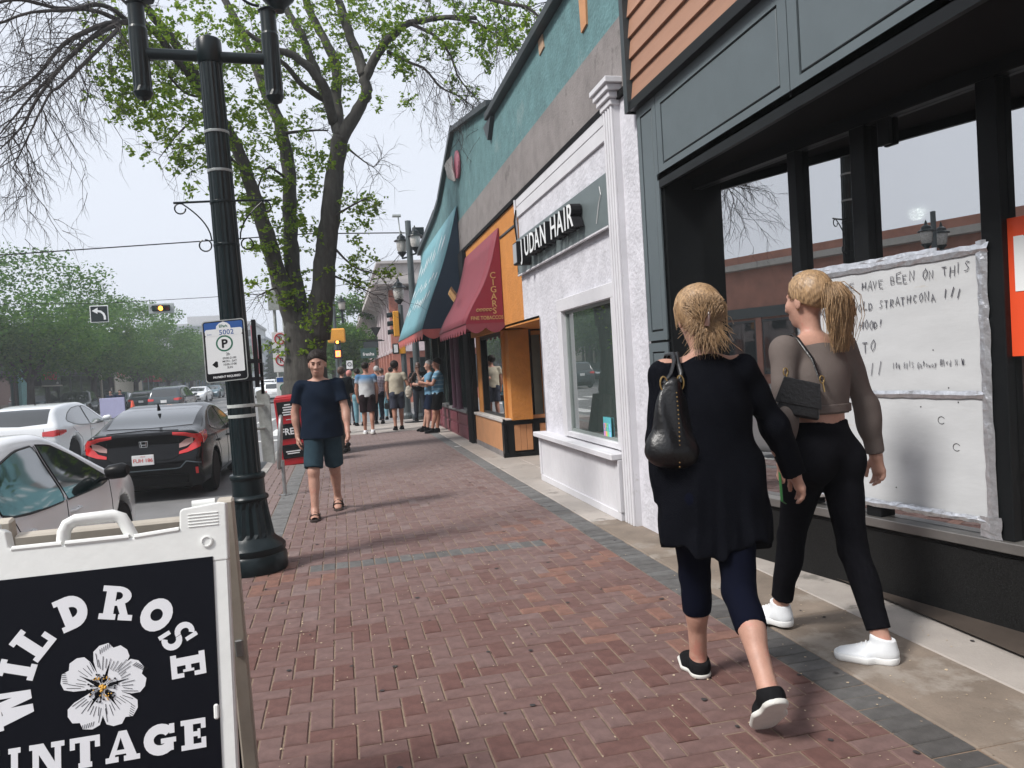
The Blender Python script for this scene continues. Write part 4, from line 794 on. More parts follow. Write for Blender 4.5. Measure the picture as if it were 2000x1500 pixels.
# elm limbs (x, y, z, radius) and leaf cluster centres (x, y, z, twigs, spread)
LIMBS = [('T',[(-0.64,15.0,0.87,0.62),(-0.63,15.0,1.26,0.52),(-0.61,15.0,1.85,0.46),(-0.55,15.0,2.43,0.48)]),('T',[(-0.64,15.0,2.24,0.34),(-0.83,15.0,2.83,0.27),(-0.99,15.0,3.42,0.22),(-1.15,14.8,4.21,0.2),(-1.38,14.6,5.16,0.17),(-1.58,14.4,5.84,0.14),(-1.88,14.1,6.37,0.12),(-2.13,13.8,6.86,0.11),(-2.37,13.5,7.24,0.1),(-2.59,13.2,7.5,0.09),(-2.82,13.0,7.88,0.07)]),('T',[(-0.63,15.0,2.34,0.33),(-0.71,15.1,3.03,0.26),(-0.74,15.2,3.83,0.2),(-0.73,15.3,4.64,0.19),(-0.7,15.4,5.55,0.18),(-0.82,15.5,6.47,0.165),(-1.07,15.5,7.16,0.14),(-1.35,15.6,8.08,0.11),(-1.78,15.8,9.14,0.09)]),('T',[(-0.37,14.9,2.22,0.36),(-0.2,14.8,3.08,0.31),(-0.07,14.8,3.95,0.27),(0.07,14.7,4.7,0.25),(0.18,14.7,5.37,0.22),(0.31,14.6,5.91,0.21)]),('T',[(0.3,14.6,5.86,0.19),(0.67,14.5,6.41,0.15),(0.84,14.4,6.71,0.14),(0.83,14.4,6.99,0.13),(1.14,14.2,7.44,0.11),(1.34,14.1,7.63,0.1),(1.67,14.0,7.83,0.08),(2.29,13.7,7.82,0.06),(2.79,13.4,7.7,0.05)]),('T',[(0.82,14.4,7.01,0.15),(0.73,14.5,7.4,0.13),(0.58,14.6,7.92,0.12),(0.45,14.8,8.57,0.1),(0.38,15.0,9.25,0.08)]),('T',[(0.32,14.6,5.91,0.17),(0.27,14.9,6.68,0.15),(0.33,15.1,7.44,0.13),(0.07,15.3,8.2,0.11),(-0.14,15.4,8.73,0.1),(-0.2,15.5,9.37,0.08)]),('T',[(0.29,14.7,6.02,0.15),(0.12,14.9,6.68,0.13),(-0.11,15.0,7.48,0.11),(-0.27,15.0,7.96,0.1),(-0.52,15.1,8.48,0.09),(-0.68,15.1,8.95,0.08)]),('T',[(0.21,14.7,6.23,0.14),(0.03,14.3,6.84,0.12),(-0.41,14.1,7.21,0.09),(-0.79,14.0,7.29,0.07),(-1.19,13.9,7.54,0.05)]),('T',[(0.12,14.8,6.64,0.09),(-0.32,14.5,6.86,0.07),(-0.64,14.2,7.15,0.06),(-1.05,14.0,7.23,0.045)]),('t',[(-1.94,14.2,6.44,0.1),(-2.26,13.2,6.78,0.085),(-2.39,12.4,6.84,0.07),(-2.57,11.8,6.68,0.06),(-2.74,11.4,6.49,0.05),(-2.93,11.0,6.2,0.045),(-3.19,10.8,5.91,0.035),(-3.45,10.6,5.44,0.025),(-3.72,10.5,5.14,0.015)]),('t',[(-2.74,11.4,6.49,0.04),(-3.01,11.0,6.0,0.035),(-3.24,10.7,5.55,0.03),(-3.46,10.4,5.11,0.02),(-3.78,10.3,4.64,0.012)]),('t',[(-2.57,11.8,6.68,0.05),(-2.82,11.4,6.73,0.045),(-3.16,11.0,6.46,0.035),(-3.52,10.8,6.32,0.025),(-3.8,10.6,6.09,0.02)]),('t',[(-2.66,11.6,6.62,0.045),(-2.98,11.5,6.7,0.04),(-3.36,11.3,6.62,0.035),(-3.69,11.0,6.57,0.03),(-4.05,11.0,6.49,0.02)]),('t',[(-2.64,11.4,6.49,0.045),(-2.94,11.0,6.07,0.04),(-3.15,10.6,5.57,0.033),(-3.34,10.3,5.08,0.026),(-3.52,10.2,4.68,0.018),(-3.72,10.1,4.4,0.01)]),('t',[(-2.61,11.4,6.46,0.04),(-2.87,10.9,5.83,0.033),(-3.13,10.5,5.31,0.026),(-3.22,10.3,5.11,0.02),(-3.39,10.1,4.59,0.014),(-3.57,10.0,4.14,0.008)]),('t',[(-2.39,12.4,6.84,0.04),(-2.65,12.4,7.13,0.03),(-2.85,12.4,7.35,0.025)]),('t',[(1.26,14.3,7.43,0.05),(1.63,14.1,7.16,0.04),(1.9,14.0,7.0,0.032),(2.15,13.9,6.65,0.025),(2.5,13.8,6.43,0.015),(2.7,13.7,6.22,0.008)]),('t',[(1.67,14.0,7.83,0.045),(2.09,13.8,7.53,0.04),(2.32,13.6,7.09,0.03),(2.42,13.5,6.69,0.022),(2.61,13.4,6.38,0.015),(2.77,13.3,6.13,0.008)]),('t',[(2.29,13.7,7.82,0.04),(2.78,13.4,7.61,0.035),(3.1,13.2,7.31,0.025),(3.4,13.0,7.01,0.015),(3.55,12.9,6.84,0.01)]),('t',[(0.7,12.5,7.57,0.07),(1.46,12.0,7.45,0.06),(2.18,11.5,7.2,0.05),(2.73,11.0,6.83,0.04),(3.02,10.8,6.68,0.03),(3.21,10.7,6.46,0.015)]),('t',[(0.44,14.6,5.72,0.03),(0.66,14.5,5.5,0.02),(0.88,14.4,5.33,0.012),(1.03,14.4,5.48,0.006)]),('t',[(-1.95,14.0,6.42,0.035),(-2.21,13.6,6.36,0.028),(-2.59,13.3,6.73,0.02),(-2.83,13.0,6.73,0.012)]),('t',[(-1.96,14.0,6.2,0.03),(-2.37,13.8,5.74,0.02),(-2.68,13.6,5.25,0.008)]),('t',[(-0.69,15.4,6.25,0.05),(-0.2,15.2,6.24,0.03),(0.09,15.0,6.18,0.02)]),('t',[(-0.02,14.8,4.43,0.04),(0.45,14.2,4.58,0.025),(0.73,14.0,4.67,0.012)]),('t',[(0.04,14.8,3.94,0.035),(0.38,14.3,3.48,0.022),(0.73,14.0,3.29,0.012),(0.9,13.9,3.17,0.006)]),('t',[(0.05,14.8,3.36,0.03),(0.45,14.3,3.1,0.02),(0.71,14.0,2.91,0.01)]),('t',[(-1.0,15.0,3.23,0.03),(-1.2,14.6,3.1,0.02),(-1.37,14.4,2.99,0.008)]),('t',[(-1.42,14.6,5.25,0.05),(-1.7,14.2,5.51,0.035),(-1.99,13.9,5.6,0.02),(-2.41,13.7,5.45,0.01)]),('t',[(-0.75,15.4,5.35,0.04),(-1.09,15.0,5.45,0.03),(-1.4,14.8,4.55,0.01)])]
CLUSTERS = [(-2.67,12.3,6.56,9,0.33),(-2.75,12.0,6.25,6,0.28),(-2.87,12.0,5.98,6,0.2),(-2.76,12.2,5.84,8,0.29),(-2.57,12.6,5.83,10,0.34),(-2.36,13.0,5.77,8,0.31),(-2.83,12.4,5.57,4,0.18),(-2.26,13.4,6.28,12,0.41),(-1.98,13.8,6.69,12,0.42),(-2.14,13.5,7.08,12,0.41),(-2.47,12.8,6.93,8,0.35),(-1.85,13.8,7.47,12,0.47),(-1.48,14.4,7.93,14,0.49),(-1.07,14.6,7.85,12,0.44),(-0.53,15.0,8.24,14,0.56),(0.04,15.0,8.36,14,0.51),(0.61,14.8,8.29,12,0.45),(-1.54,14.4,7.11,12,0.49),(-1.19,15.0,6.69,12,0.46),(-1.77,14.4,6.15,10,0.39),(-2.22,13.8,5.52,9,0.33),(-2.41,13.7,5.36,5,0.2),(-1.99,14.0,5.71,8,0.33),(-1.37,14.8,6.34,10,0.4),(-0.2,15.0,7.58,10,0.46),(-0.6,15.0,7.18,9,0.41),(1.12,14.2,7.76,12,0.43),(1.58,14.0,7.88,12,0.43),(0.98,14.5,8.27,10,0.44),(2.02,13.8,7.9,10,0.42),(2.54,13.6,7.69,10,0.37),(2.82,13.4,7.39,8,0.27),(2.33,13.6,7.27,6,0.24),(2.73,13.3,6.98,6,0.18),(1.37,14.2,7.35,6,0.24),(1.54,14.1,7.08,4,0.17),(2.46,13.5,6.55,3,0.13),(2.99,13.0,7.66,9,0.35),(3.04,11.5,6.89,7,0.23),(3.19,11.2,6.53,7,0.19),(3.07,12.0,6.71,5,0.18),(-1.42,14.7,5.46,10,0.4),(-1.74,14.4,5.29,8,0.31),(-1.09,15.2,5.69,10,0.41),(-1.3,14.9,4.85,10,0.4),(-0.42,15.2,5.79,10,0.36),(-0.36,15.0,5.06,10,0.35),(-0.41,15.0,4.38,9,0.3),(-1.04,15.0,4.77,8,0.3),(-1.55,14.6,4.69,7,0.3),(0.46,14.3,4.7,7,0.24),(0.68,14.2,4.58,4,0.15),(0.48,14.4,4.25,4,0.19),(-0.79,15.0,4.29,8,0.26),(-0.99,14.9,3.99,8,0.28),(-1.24,14.6,3.94,6,0.24),(-0.05,14.8,5.49,5,0.2),(0.17,14.7,5.85,4,0.18),(0.48,14.3,3.52,6,0.23),(0.74,14.1,3.3,5,0.19),(0.37,14.4,3.25,4,0.18),(-0.46,14.8,3.38,6,0.24),(-0.85,14.7,3.09,6,0.24),(-1.31,14.4,3.17,4,0.19),(-0.51,14.7,2.6,5,0.24),(-0.73,14.6,2.03,4,0.2),(-0.3,14.6,2.25,3,0.16),(0.12,14.8,6.64,6,0.25),(0.6,14.4,6.89,5,0.24),(0.41,14.8,7.42,8,0.35),(-0.87,15.3,6.21,8,0.33),(-2.65,12.0,6.73,7,0.24),(-1.26,14.4,7.3,10,0.44),(-2.29,13.5,6.7,9,0.35),(-2.53,13.0,5.61,4,0.19),(-0.11,14.7,2.97,4,0.2),(1.44,14.0,6.39,2,0.09),(1.01,14.2,6.4,2,0.08)]
E_ = thing('elm_tree', 'big forked elm with thin new leaves on the pavement edge behind the walking man', 'tree', (-.45, 15, 0))
def smooth(P, n=4): return spline(P, n)
from_sp = None
def sp(P, n=4):
    P = [np.array(p, float) for p in P]; o = []
    for i in range(len(P)-1):
        a, b, c, d = P[max(i-1, 0)], P[i], P[i+1], P[min(i+2, len(P)-1)]
        for k in range(n):
            t = k/n; o.append(.5*((2*b)+(c-a)*t+(2*a-5*b+4*c-d)*t*t+(3*b-a-3*c+d)*t**3))
    o.append(P[-1]); return o
re_ = random.Random(17); bmain = MB(); tips = []
for kind, P in LIMBS:
    q = sp(P, 5); 
    pts = [Vector(v[:3])+Vector((re_.gauss(0, 1), re_.gauss(0, 1), re_.gauss(0, .5)))*min(float(v[3]), .1)*.09 for v in q]; rd = [max(.004, float(v[3])*(.72 if float(v[3]) < .4 else .84)*(re_.uniform(.93, 1.08) if float(v[3]) < .24 else re_.uniform(.99, 1.01))) for v in q]
    if kind == 'T':
        o = MB().tube(pts, rd, 14).build('trunk' if P is LIMBS[0][1] else 'bough', bark, E_, smooth=True, autos=False)
    else: bmain.tube(pts, rd, 7)
    tips += [(p, r_, (pts[min(i+1, len(pts)-1)]-pts[max(0, i-1)]).normalized(), kind) for i, (p, r_) in enumerate(zip(pts, rd)) if r_ < .1 and i > 2]
# root flare
fl = MB()
for k in range(7):
    a = 2*pi*k/7+.2; fl.tube([(-.45+.25*math.cos(a), 15+.25*math.sin(a), .75), (-.45+.34*math.cos(a), 15+.34*math.sin(a), .25), (-.45+.46*math.cos(a), 15+.46*math.sin(a), -.03)], [.2, .2, .14], 8)
fl.build('root', bark, E_, smooth=True)
bmain.build('branches', bark_far, E_, smooth=True)['kind'] = 'stuff'
# fine drooping twigs, bare on the street side
tw = MB(); ends = []
def twig(p, d, L, r, depth, droop):
    pts = [p]; n = 6
    for i in range(n):
        d = (d+Vector((re_.gauss(0, .16), re_.gauss(0, .16), re_.gauss(-droop, .14)))).normalized(); p = p+d*L/n; pts.append(p)
        if depth and re_.random() < .75:
            s = d.cross(Vector((re_.gauss(0, 1), re_.gauss(0, 1), re_.gauss(0, 1)))).normalized(); twig(p, (d*.7+s*.7).normalized(), L*re_.uniform(.3, .55), r*.6, depth-1, droop)
    tw.tube(pts, [r*(1-.8*i/n) for i in range(n+1)], 3, cap=False); ends.append(pts[-1])
for (p, r_, d, k) in tips:
    bare = (p.x < -1.9 and p.y < 12.6) or (p.x > 1.2)
    for _ in range(1):
        s = d.cross(Vector((re_.gauss(0, 1), re_.gauss(0, 1), re_.gauss(0, 1)))).normalized()
        if k == 't' or re_.random() < .5: twig(p, (d*.5+s*.8+Vector((0, 0, -.1))).normalized(), re_.uniform(.6, 1.3) if bare else re_.uniform(.4, .9), .0078 if bare else .0065, 2 if bare else 1, .13 if bare else .03)
tw_o = tw.build('twigs', bark_far, E_); tw_o['kind'] = 'stuff'
# leaves: tufts along short twigs of every cluster, each tuft 6 to 12 leaves
rs = np.random.RandomState(12); LP = []; t2 = MB()
for (x, y, z, n, r_) in CLUSTERS:
    for _ in range(int(n*1.75)):
        c = np.array([x, y, z])+rs.normal(size=3)*r_*np.array([.8, .9, .62]); dd = rs.normal(size=3)*.5; dd[2] = abs(dd[2])*-.3; dd /= np.linalg.norm(dd)
        b = c+dd*.22; t2.tube([Vector(c), Vector((c+b)/2+rs.normal(size=3)*.02), Vector(b)], [.006, .004, .002], 3, cap=False)
        for q in range(rs.randint(4, 9)):
            t = rs.rand(); LP.append(c+(b-c)*t+rs.normal(size=3)*.045)
            for _k in range(4): LP.append(LP[-1]+rs.normal(size=3)*.024)
o = leaves_mesh('leaves', np.array(LP), .07, lf_near, E_, rs); o['kind'] = 'stuff'; t2.build('leaf_twigs', bark_far, E_)['kind'] = 'stuff'
# ------------------------------------------------------------------ cars: body surface solved from a side profile, a plan taper and tumblehome; panes, lamps and seams are laid on it
def spline(P, n=6, tens=.5):
    P = [np.array(p, float) for p in P]; o = []
    for i in range(len(P)-1):
        a, b, c, d = P[max(i-1, 0)], P[i], P[i+1], P[min(i+2, len(P)-1)]
        for k in range(n):
            t = k/n; o.append(.5*((2*b)+(c-a)*t+(2*a-5*b+4*c-d)*t*t+(3*b-a-3*c+d)*t**3))
    o.append(P[-1]); return np.array(o)
def poly_sdf(P):
    P = np.array(P, float); A = P; B = np.roll(P, -1, 0)
    def f(x, y):
        d = np.full(x.shape, 1e9); s = np.ones(x.shape)
        for a, b in zip(A, B):
            ex, ey = b-a; wx, wy = x-a[0], y-a[1]; t = np.clip((wx*ex+wy*ey)/max(ex*ex+ey*ey, 1e-9), 0, 1)
            d = np.minimum(d, (wx-ex*t)**2+(wy-ey*t)**2)
            c1 = y >= a[1]; c2 = y < b[1]; c3 = ex*wy > ey*wx; m = (c1 & c2 & c3) | (~c1 & ~c2 & ~c3); s = np.where(m, -s, s)
        return s*np.sqrt(d)
    return f
class CarShape:
    """x forward, y left, z up, wheels on z=0"""
    def __init__(c, L, Wd, H, upper, wheels, wr=.33, belt=.9, tumble=.42, clear=.2, round_=.09, nose=.16, tail=.12, arch=.06):
        c.L, c.W, c.H, c.wheels, c.wr = L, Wd, H, wheels, wr
        up = spline(upper, 6)      # from tail bottom over the roof to nose bottom
        c.prof = np.vstack([up, [[upper[-1][0]-.12, clear], [upper[0][0]+.12, clear]]])
        pe = poly_sdf(c.prof); hw = Wd/2; gs = .02; gx = np.arange(-L/2-1.0, L/2+1.0, gs); gz = np.arange(-.3, H+.9, gs); XX, ZZ = np.meshgrid(gx, gz, indexing='ij'); GR = pe(XX.ravel(), ZZ.ravel()).reshape(XX.shape)
        def pf(x, z):
            u = np.clip((x-gx[0])/gs, 0, len(gx)-1.001); v = np.clip((z-gz[0])/gs, 0, len(gz)-1.001); i = u.astype(int); j = v.astype(int); a = u-i; b = v-j
            return GR[i, j]*(1-a)*(1-b)+GR[i+1, j]*a*(1-b)+GR[i, j+1]*(1-a)*b+GR[i+1, j+1]*a*b
        def F(p):
            x, y, z = p[:, 0], np.abs(p[:, 1]), p[:, 2]
            e = np.abs(x)/(L/2); taper = np.where(x > 0, nose, tail)*np.clip((e-.45)/.55, 0, 1.2)**2.2
            tum = np.clip(z-belt, 0, 2)*tumble; bul = .02*np.cos(np.clip((z-.55)/.45, -1.5, 1.5)*1.5)-.05*np.clip(.42-z, 0, 1)
            w = hw-.02-taper-tum+bul
            d = smax(pf(x, z), (y-w)*.92, round_)
            for wx in wheels:
                q = np.sqrt((x-wx)**2+(z-wr)**2)-(wr+arch); d = np.maximum(d, -np.maximum(q, (hw-.28)-y))
            return d
        c.F = F
    def mesh(c, h):
        lo = np.array([-c.L/2-.15, -c.W/2-.1, .0]); hi = np.array([c.L/2+.15, c.W/2+.1, c.H+.12])
        V, F = surf(lambda cc, r: c.F, lo, hi, h)
        for _ in range(2):
            d = c.F(V); g = np.stack([c.F(V+e)-d for e in np.eye(3)*1e-3], 1)/1e-3; n = np.maximum((g*g).sum(1), .3); V = V-(g*(np.clip(d, -h*.4, h*.4)/n)[:, None])*.9
        return V, F.astype(np.int32)
    def cast(c, O, D, tmax=3.):
        """first hit on the body from points O along D"""
        O = np.array(O, float); D = np.array(D, float); D = D/np.linalg.norm(D); t = np.zeros(len(O))
        bt = t.copy(); bf = np.full(len(O), 9.)
        for _ in range(36):
            f = c.F(O+t[:, None]*D); m = np.abs(f) < bf; bf = np.where(m, np.abs(f), bf); bt = np.where(m, t, bt); t = t+np.clip(f, -.05, .6)*.85
        return O+bt[:, None]*D
    def patch(c, strip, side, nu=10, nv=5, off=.004):
        """strip: [(u, v_lo, v_hi)...]. side 'l','r' (u=x,v=z), 'b','f' (u=y,v=z from behind/front), 't' (u=y, v=x from above)"""
        S = np.array(strip, float); us = np.interp(np.linspace(0, 1, nu+1), np.linspace(0, 1, len(S)), S[:, 0]); 
        key = np.linspace(0, 1, len(S)); tt = np.linspace(0, 1, nu+1); lo = np.interp(tt, key, S[:, 1]); hi = np.interp(tt, key, S[:, 2])
        O = []; 
        for i in range(nu+1):
            for j in range(nv+1):
                v = lo[i]+(hi[i]-lo[i])*j/nv; u = us[i]
                O.append({'l': (u, 1.6, v), 'r': (u, -1.6, v), 'b': (-c.L/2-.8, u, v), 'f': (c.L/2+.8, u, v), 't': (v, u, c.H+.6)}[side])
        D = {'l': (0, -1, 0), 'r': (0, 1, 0), 'b': (1, 0, 0), 'f': (-1, 0, 0), 't': (0, 0, -1)}[side]
        P = c.cast(O, D); P = P-np.array(D, float)*off
        F = [[i*(nv+1)+j, (i+1)*(nv+1)+j, (i+1)*(nv+1)+j+1, i*(nv+1)+j+1] for i in range(nu) for j in range(nv)]
        if side in ('r', 'f'): pass
        n = len(P); V = np.vstack([P, P+np.array(D, float)*(off+.01)]); m = nv+1
        ring = [i*m for i in range(nu+1)]+[nu*m+j for j in range(1, m)]+[i*m+nv for i in range(nu-1, -1, -1)]+[j for j in range(nv-1, 0, -1)]
        F += [[ring[k], ring[(k+1) % len(ring)], ring[(k+1) % len(ring)]+n, ring[k]+n] for k in range(len(ring))]
        return V, F
    def line(c, pts, side, r=.004, n=24):
        """seam: polyline laid on the body"""
        S = np.array(pts, float); seg = np.linspace(0, len(S)-1, n); u = np.interp(seg, range(len(S)), S[:, 0]); v = np.interp(seg, range(len(S)), S[:, 1])
        O = [{'l': (a, 1.6, b), 'r': (a, -1.6, b), 'b': (-c.L/2-.8, a, b), 'f': (c.L/2+.8, a, b), 't': (b, a, c.H+.6)}[side] for a, b in zip(u, v)]
        D = {'l': (0, -1, 0), 'r': (0, 1, 0), 'b': (1, 0, 0), 'f': (-1, 0, 0), 't': (0, 0, -1)}[side]
        return [Vector(p) for p in c.cast(O, D)], r
SHAPES = {}
def shape(kind):
    if kind in SHAPES: return SHAPES[kind]
    if kind == 'sedan':        # older three box sedan, the white one
        s = CarShape(4.86, 1.76, 1.43, [(-2.24, .42), (-2.26, .7), (-2.2, .98), (-1.75, 1.08), (-1.45, 1.14), (-.75, 1.4), (-.1, 1.44), (.35, 1.37), (1.15, 1.02), (1.3, .98), (2.0, .87), (2.36, .68), (2.43, .45)], (-1.33, 1.44), .325, belt=.92, tumble=.44)
        s.win = [[(-1.22, .98, 1.0), (-1.1, .95, 1.15), (-.85, .93, 1.27), (-.5, .915, 1.335), (-.16, .91, 1.345)], [(-.1, .91, 1.345), (.15, .905, 1.32), (.45, .9, 1.21), (.78, .9, 1.04), (.95, .92, .95)]]
        s.back = [(-.58, -1.44, -.86), (0, -1.5, -.84), (.58, -1.44, -.86)]; s.front = [(-.6, .5, 1.12), (0, .42, 1.2), (.6, .5, 1.12)]
    elif kind == 'fastback':   # the black one: long sloping rear window, high deck
        s = CarShape(4.6, 1.8, 1.41, [(-2.26, .38), (-2.3, .62), (-2.2, .86), (-2.24, 1.04), (-2.0, 1.075), (-1.7, 1.12), (-1.2, 1.28), (-.5, 1.41), (0, 1.415), (.5, 1.33), (1.2, 1.02), (1.35, .96), (1.95, .82), (2.24, .64), (2.28, .4)], (-1.36, 1.34), .33, belt=.93, tumble=.5, tail=.1)
        s.win = [[(-1.35, 1.04, 1.06), (-1.1, .99, 1.16), (-.75, .96, 1.27), (-.35, .94, 1.32), (-.12, .93, 1.325)], [(-.06, .93, 1.325), (.2, .92, 1.3), (.5, .92, 1.2), (.85, .93, 1.03), (.98, .94, .96)]]
        s.back = [(-.62, -1.72, -.72), (0, -1.8, -.7), (.62, -1.72, -.72)]; s.front = [(-.6, .55, 1.15), (0, .47, 1.24), (.6, .55, 1.15)]
    elif kind == 'hatch':
        s = CarShape(4.35, 1.8, 1.47, [(-2.1, .4), (-2.14, .66), (-2.08, .95), (-1.98, 1.08), (-1.75, 1.36), (-1.3, 1.45), (-.5, 1.48), (.2, 1.43), (1.05, 1.06), (1.25, .99), (1.8, .88), (2.1, .68), (2.14, .42)], (-1.3, 1.33), .33, belt=.93, tumble=.42)
        s.win = [[(-1.5, 1.08, 1.12), (-1.25, 1.0, 1.25), (-.9, .96, 1.345), (-.5, .94, 1.375), (-.24, .93, 1.38)], [(-.18, .93, 1.38), (.1, .92, 1.355), (.4, .92, 1.23), (.72, .92, 1.06), (.88, .93, .97)]]
        s.back = [(-.55, -2.0, -1.72), (0, -2.03, -1.7), (.55, -2.0, -1.72)]; s.front = [(-.6, .35, 1.02), (0, .27, 1.1), (.6, .35, 1.02)]
    elif kind == 'suv':
        s = CarShape(4.6, 1.86, 1.68, [(-2.2, .45), (-2.26, .72), (-2.2, 1.0), (-2.1, 1.14), (-1.82, 1.55), (-1.3, 1.66), (-.4, 1.69), (.2, 1.63), (.98, 1.18), (1.15, 1.11), (1.95, .98), (2.22, .76), (2.26, .45)], (-1.33, 1.35), .36, belt=1.05, tumble=.33, clear=.26)
        s.win = [[(-1.75, 1.2, 1.25), (-1.6, 1.16, 1.45), (-1.35, 1.12, 1.54), (-1.02, 1.1, 1.56)], [(-.96, 1.09, 1.565), (-.6, 1.08, 1.58), (-.2, 1.07, 1.58)], [(-.13, 1.07, 1.575), (.15, 1.06, 1.52), (.5, 1.05, 1.34), (.8, 1.06, 1.14)]]
        s.back = [(-.62, -2.1, -1.86), (0, -2.12, -1.84), (.62, -2.1, -1.86)]; s.front = [(-.62, .3, .96), (0, .22, 1.04), (.62, .3, .96)]
    SHAPES[kind] = s; s.meshes = {}
    return s
def wheel_mesh(wr, spokes=5):
    ty = MB().lathe([(wr*.66, -.1), (wr*.9, -.105), (wr*.98, -.08), (wr, -.03), (wr, .03), (wr*.98, .08), (wr*.9, .105), (wr*.66, .1)], n=28, ax='y')
    rm = MB().lathe([(wr*.67, .085), (wr*.64, .095), (wr*.6, .06), (wr*.58, .0), (.0001, .0)], n=28, ax='y'); rm.lathe([(.0001, .075), (wr*.14, .07), (wr*.16, .04), (wr*.17, .0)], n=14, ax='y')
    for k in range(spokes):
        a = 2*pi*k/spokes; T = Matrix.Rotation(a, 4, 'Y')
        for q in (-.07, .07): rm.poly([(q*wr*.6-.016*1, .05, wr*.12), (q*wr*.6+.016, .05, wr*.12), (q*wr*1.8+.02, .082, wr*.64), (q*wr*1.8-.02, .082, wr*.64), (q*wr*.6-.016, .02, wr*.12), (q*wr*.6+.016, .02, wr*.12), (q*wr*1.8+.02, .04, wr*.64), (q*wr*1.8-.02, .04, wr*.64)], [(0, 1, 2, 3), (0, 4, 5, 1), (1, 5, 6, 2), (2, 6, 7, 3), (3, 7, 4, 0)], T)
    return ty, rm
def car(name, label, kind, paint, loc, rz, h=.04, detail=1, plate=None, glass=None, cat='car', group=None, tail='red', lamp_on=False):
    """rz: heading; 90 degrees points along +Y"""
    s = shape(kind); T = thing(name, label, cat, loc, R(rz), group)
    if h not in s.meshes: s.meshes[h] = s.mesh(h)
    V, F = s.meshes[h]; b = mesh_obj('body', V, F, paint, T, smooth=True); b.data.set_sharp_from_angle(angle=R(50))
    gl = glass or MATS['car_glass']; nu, nv = (14, 6) if h < .05 else (8, 4)
    trim = MATS['car_trim']
    for side in 'lr':
        for i, w in enumerate(s.win):
            a = s.patch(w, side, nu, nv, .006); p = mesh_obj('window', a[0], a[1], gl, T, smooth=True); p.data.set_sharp_from_angle(angle=R(50))
            if detail > 0:
                lo = [(q[0], q[1]-.006) for q in w]; hi = [(q[0], q[2]+.006) for q in w]
                ring, rr = s.line(lo+hi[::-1]+lo[:1], side, n=40); MB().tube(ring, .009, 5, cap=False).build('window_trim', trim, p)
        if detail > 0:
            lf = [(s.win[-1][0][0]-.03, s.win[-1][0][2]), (s.win[-1][0][0]-.03, .5), (s.win[-1][0][0]-.03, .3)]
            seams = [lf, [(s.win[-1][-1][0]+.04, s.win[-1][-1][1]+.02), (s.wheels[1]-.42, .7), (s.wheels[1]-.43, .32)], [(s.wheels[0]+.43, .32), (s.wheels[0]+.46, .62), (s.win[0][0][0]+.1, .93)], [(s.wheels[0]+.43, .3), (s.wheels[1]-.43, .3)]]
            mb = MB()
            for q in seams: P, r = s.line(q, side, n=16); mb.tube(P, .0045, 4, cap=False)
            mb.build('door_seam', MATS['black_gap'], b)
            for dx in ((s.win[-1][0][0]+.12), (s.win[0][0][0]+.28 if len(s.win) == 2 else s.win[1][0][0]+.12)):
                q = s.cast([(dx, 1.6 if side == 'l' else -1.6, .8)], (0, -1 if side == 'l' else 1, 0))[0]; sg = 1 if side == 'l' else -1
                MB().tube([(dx-.09, q[1]-.005*sg, .8), (dx-.07, q[1]+.03*sg, .803), (dx+.07, q[1]+.03*sg, .806), (dx+.09, q[1]-.005*sg, .806)], .013, 8, flat=1).build('door_handle', paint, T, smooth=True)
        # mirror
        mx = s.win[-1][-1][0]-.16; mz = s.win[-1][-1][1]+.06; sg = 1 if side == 'l' else -1; y0 = s.cast([(mx, 1.6*sg, mz-.04)], (0, -sg, 0))[0][1]
        m = MB(); m.tube([(mx, y0-.02*sg, mz-.04), (mx-.01, y0+.08*sg, mz-.02)], .025, 6)
        pts = [(mx+.06, y0+.13*sg, mz+.02), (mx-.03, y0+.14*sg, mz+.02)]; m.tube([(mx, y0+.05*sg, mz+.01), (mx, y0+.08*sg, mz+.018), (mx-.01, y0+.2*sg, mz+.03), (mx-.015, y0+.235*sg, mz+.035)], [.045, .066, .07, .045], 12)
        m.build('mirror', paint if detail < 2 else MATS['car_trim'], T, smooth=True)
    for nm, w in (('rear_window', s.back), ('windscreen', s.front)):
        a = s.patch(w, 't', nu, 10, .006); mesh_obj(nm, a[0], a[1], gl, T, smooth=True).data.set_sharp_from_angle(angle=R(50))
    # wheels
    key = ('w', s.wr)
    if key not in s.meshes:
        ty, rm = wheel_mesh(s.wr); s.meshes[key] = (ty, rm)
    ty, rm = s.meshes[key]; first = None
    for wx in s.wheels:
        for sg in (1, -1):
            wl = bpy.data.objects.new('wheel', None); link(wl, T); wl.location = (wx, sg*(s.W/2-.125), s.wr); wl.rotation_euler = (0, 0, 0 if sg > 0 else pi)
            if first is None:
                t_ = ty.build('tyre', MATS['rubber'], wl, smooth=True); r_ = rm.build('rim', MATS['rim'], wl, smooth=True); first = (t_, r_)
            else:
                for q in first: link(q.copy(), wl)
    bk, fr = -s.L/2, s.L/2; hi = kind == 'suv'; z = .97 if hi else .84
    rl, hl = MATS['tail_lamp'], MATS['head_lamp']
    if kind == 'fastback': pass
    else:
        for sg in (1, -1):
            st = [(sg*(s.W/2-.42), z-.05, z+.045), (sg*(s.W/2-.2), z-.07, z+.065), (sg*(s.W/2-.1), z-.05, z+.08)]
            a = s.patch(st, 'b', 10, 5, .01); tl = mesh_obj('tail_light', a[0], a[1], rl, T, smooth=True); tl.data.set_sharp_from_angle(angle=R(50))
            a = s.patch([(bk+.42, z-.0, z+.055), (bk+.25, z-.04, z+.07), (bk+.12, z-.06, z+.075)], 'l' if sg > 0 else 'r', 8, 4, .01); mesh_obj('lens', a[0], a[1], rl, tl, smooth=True)
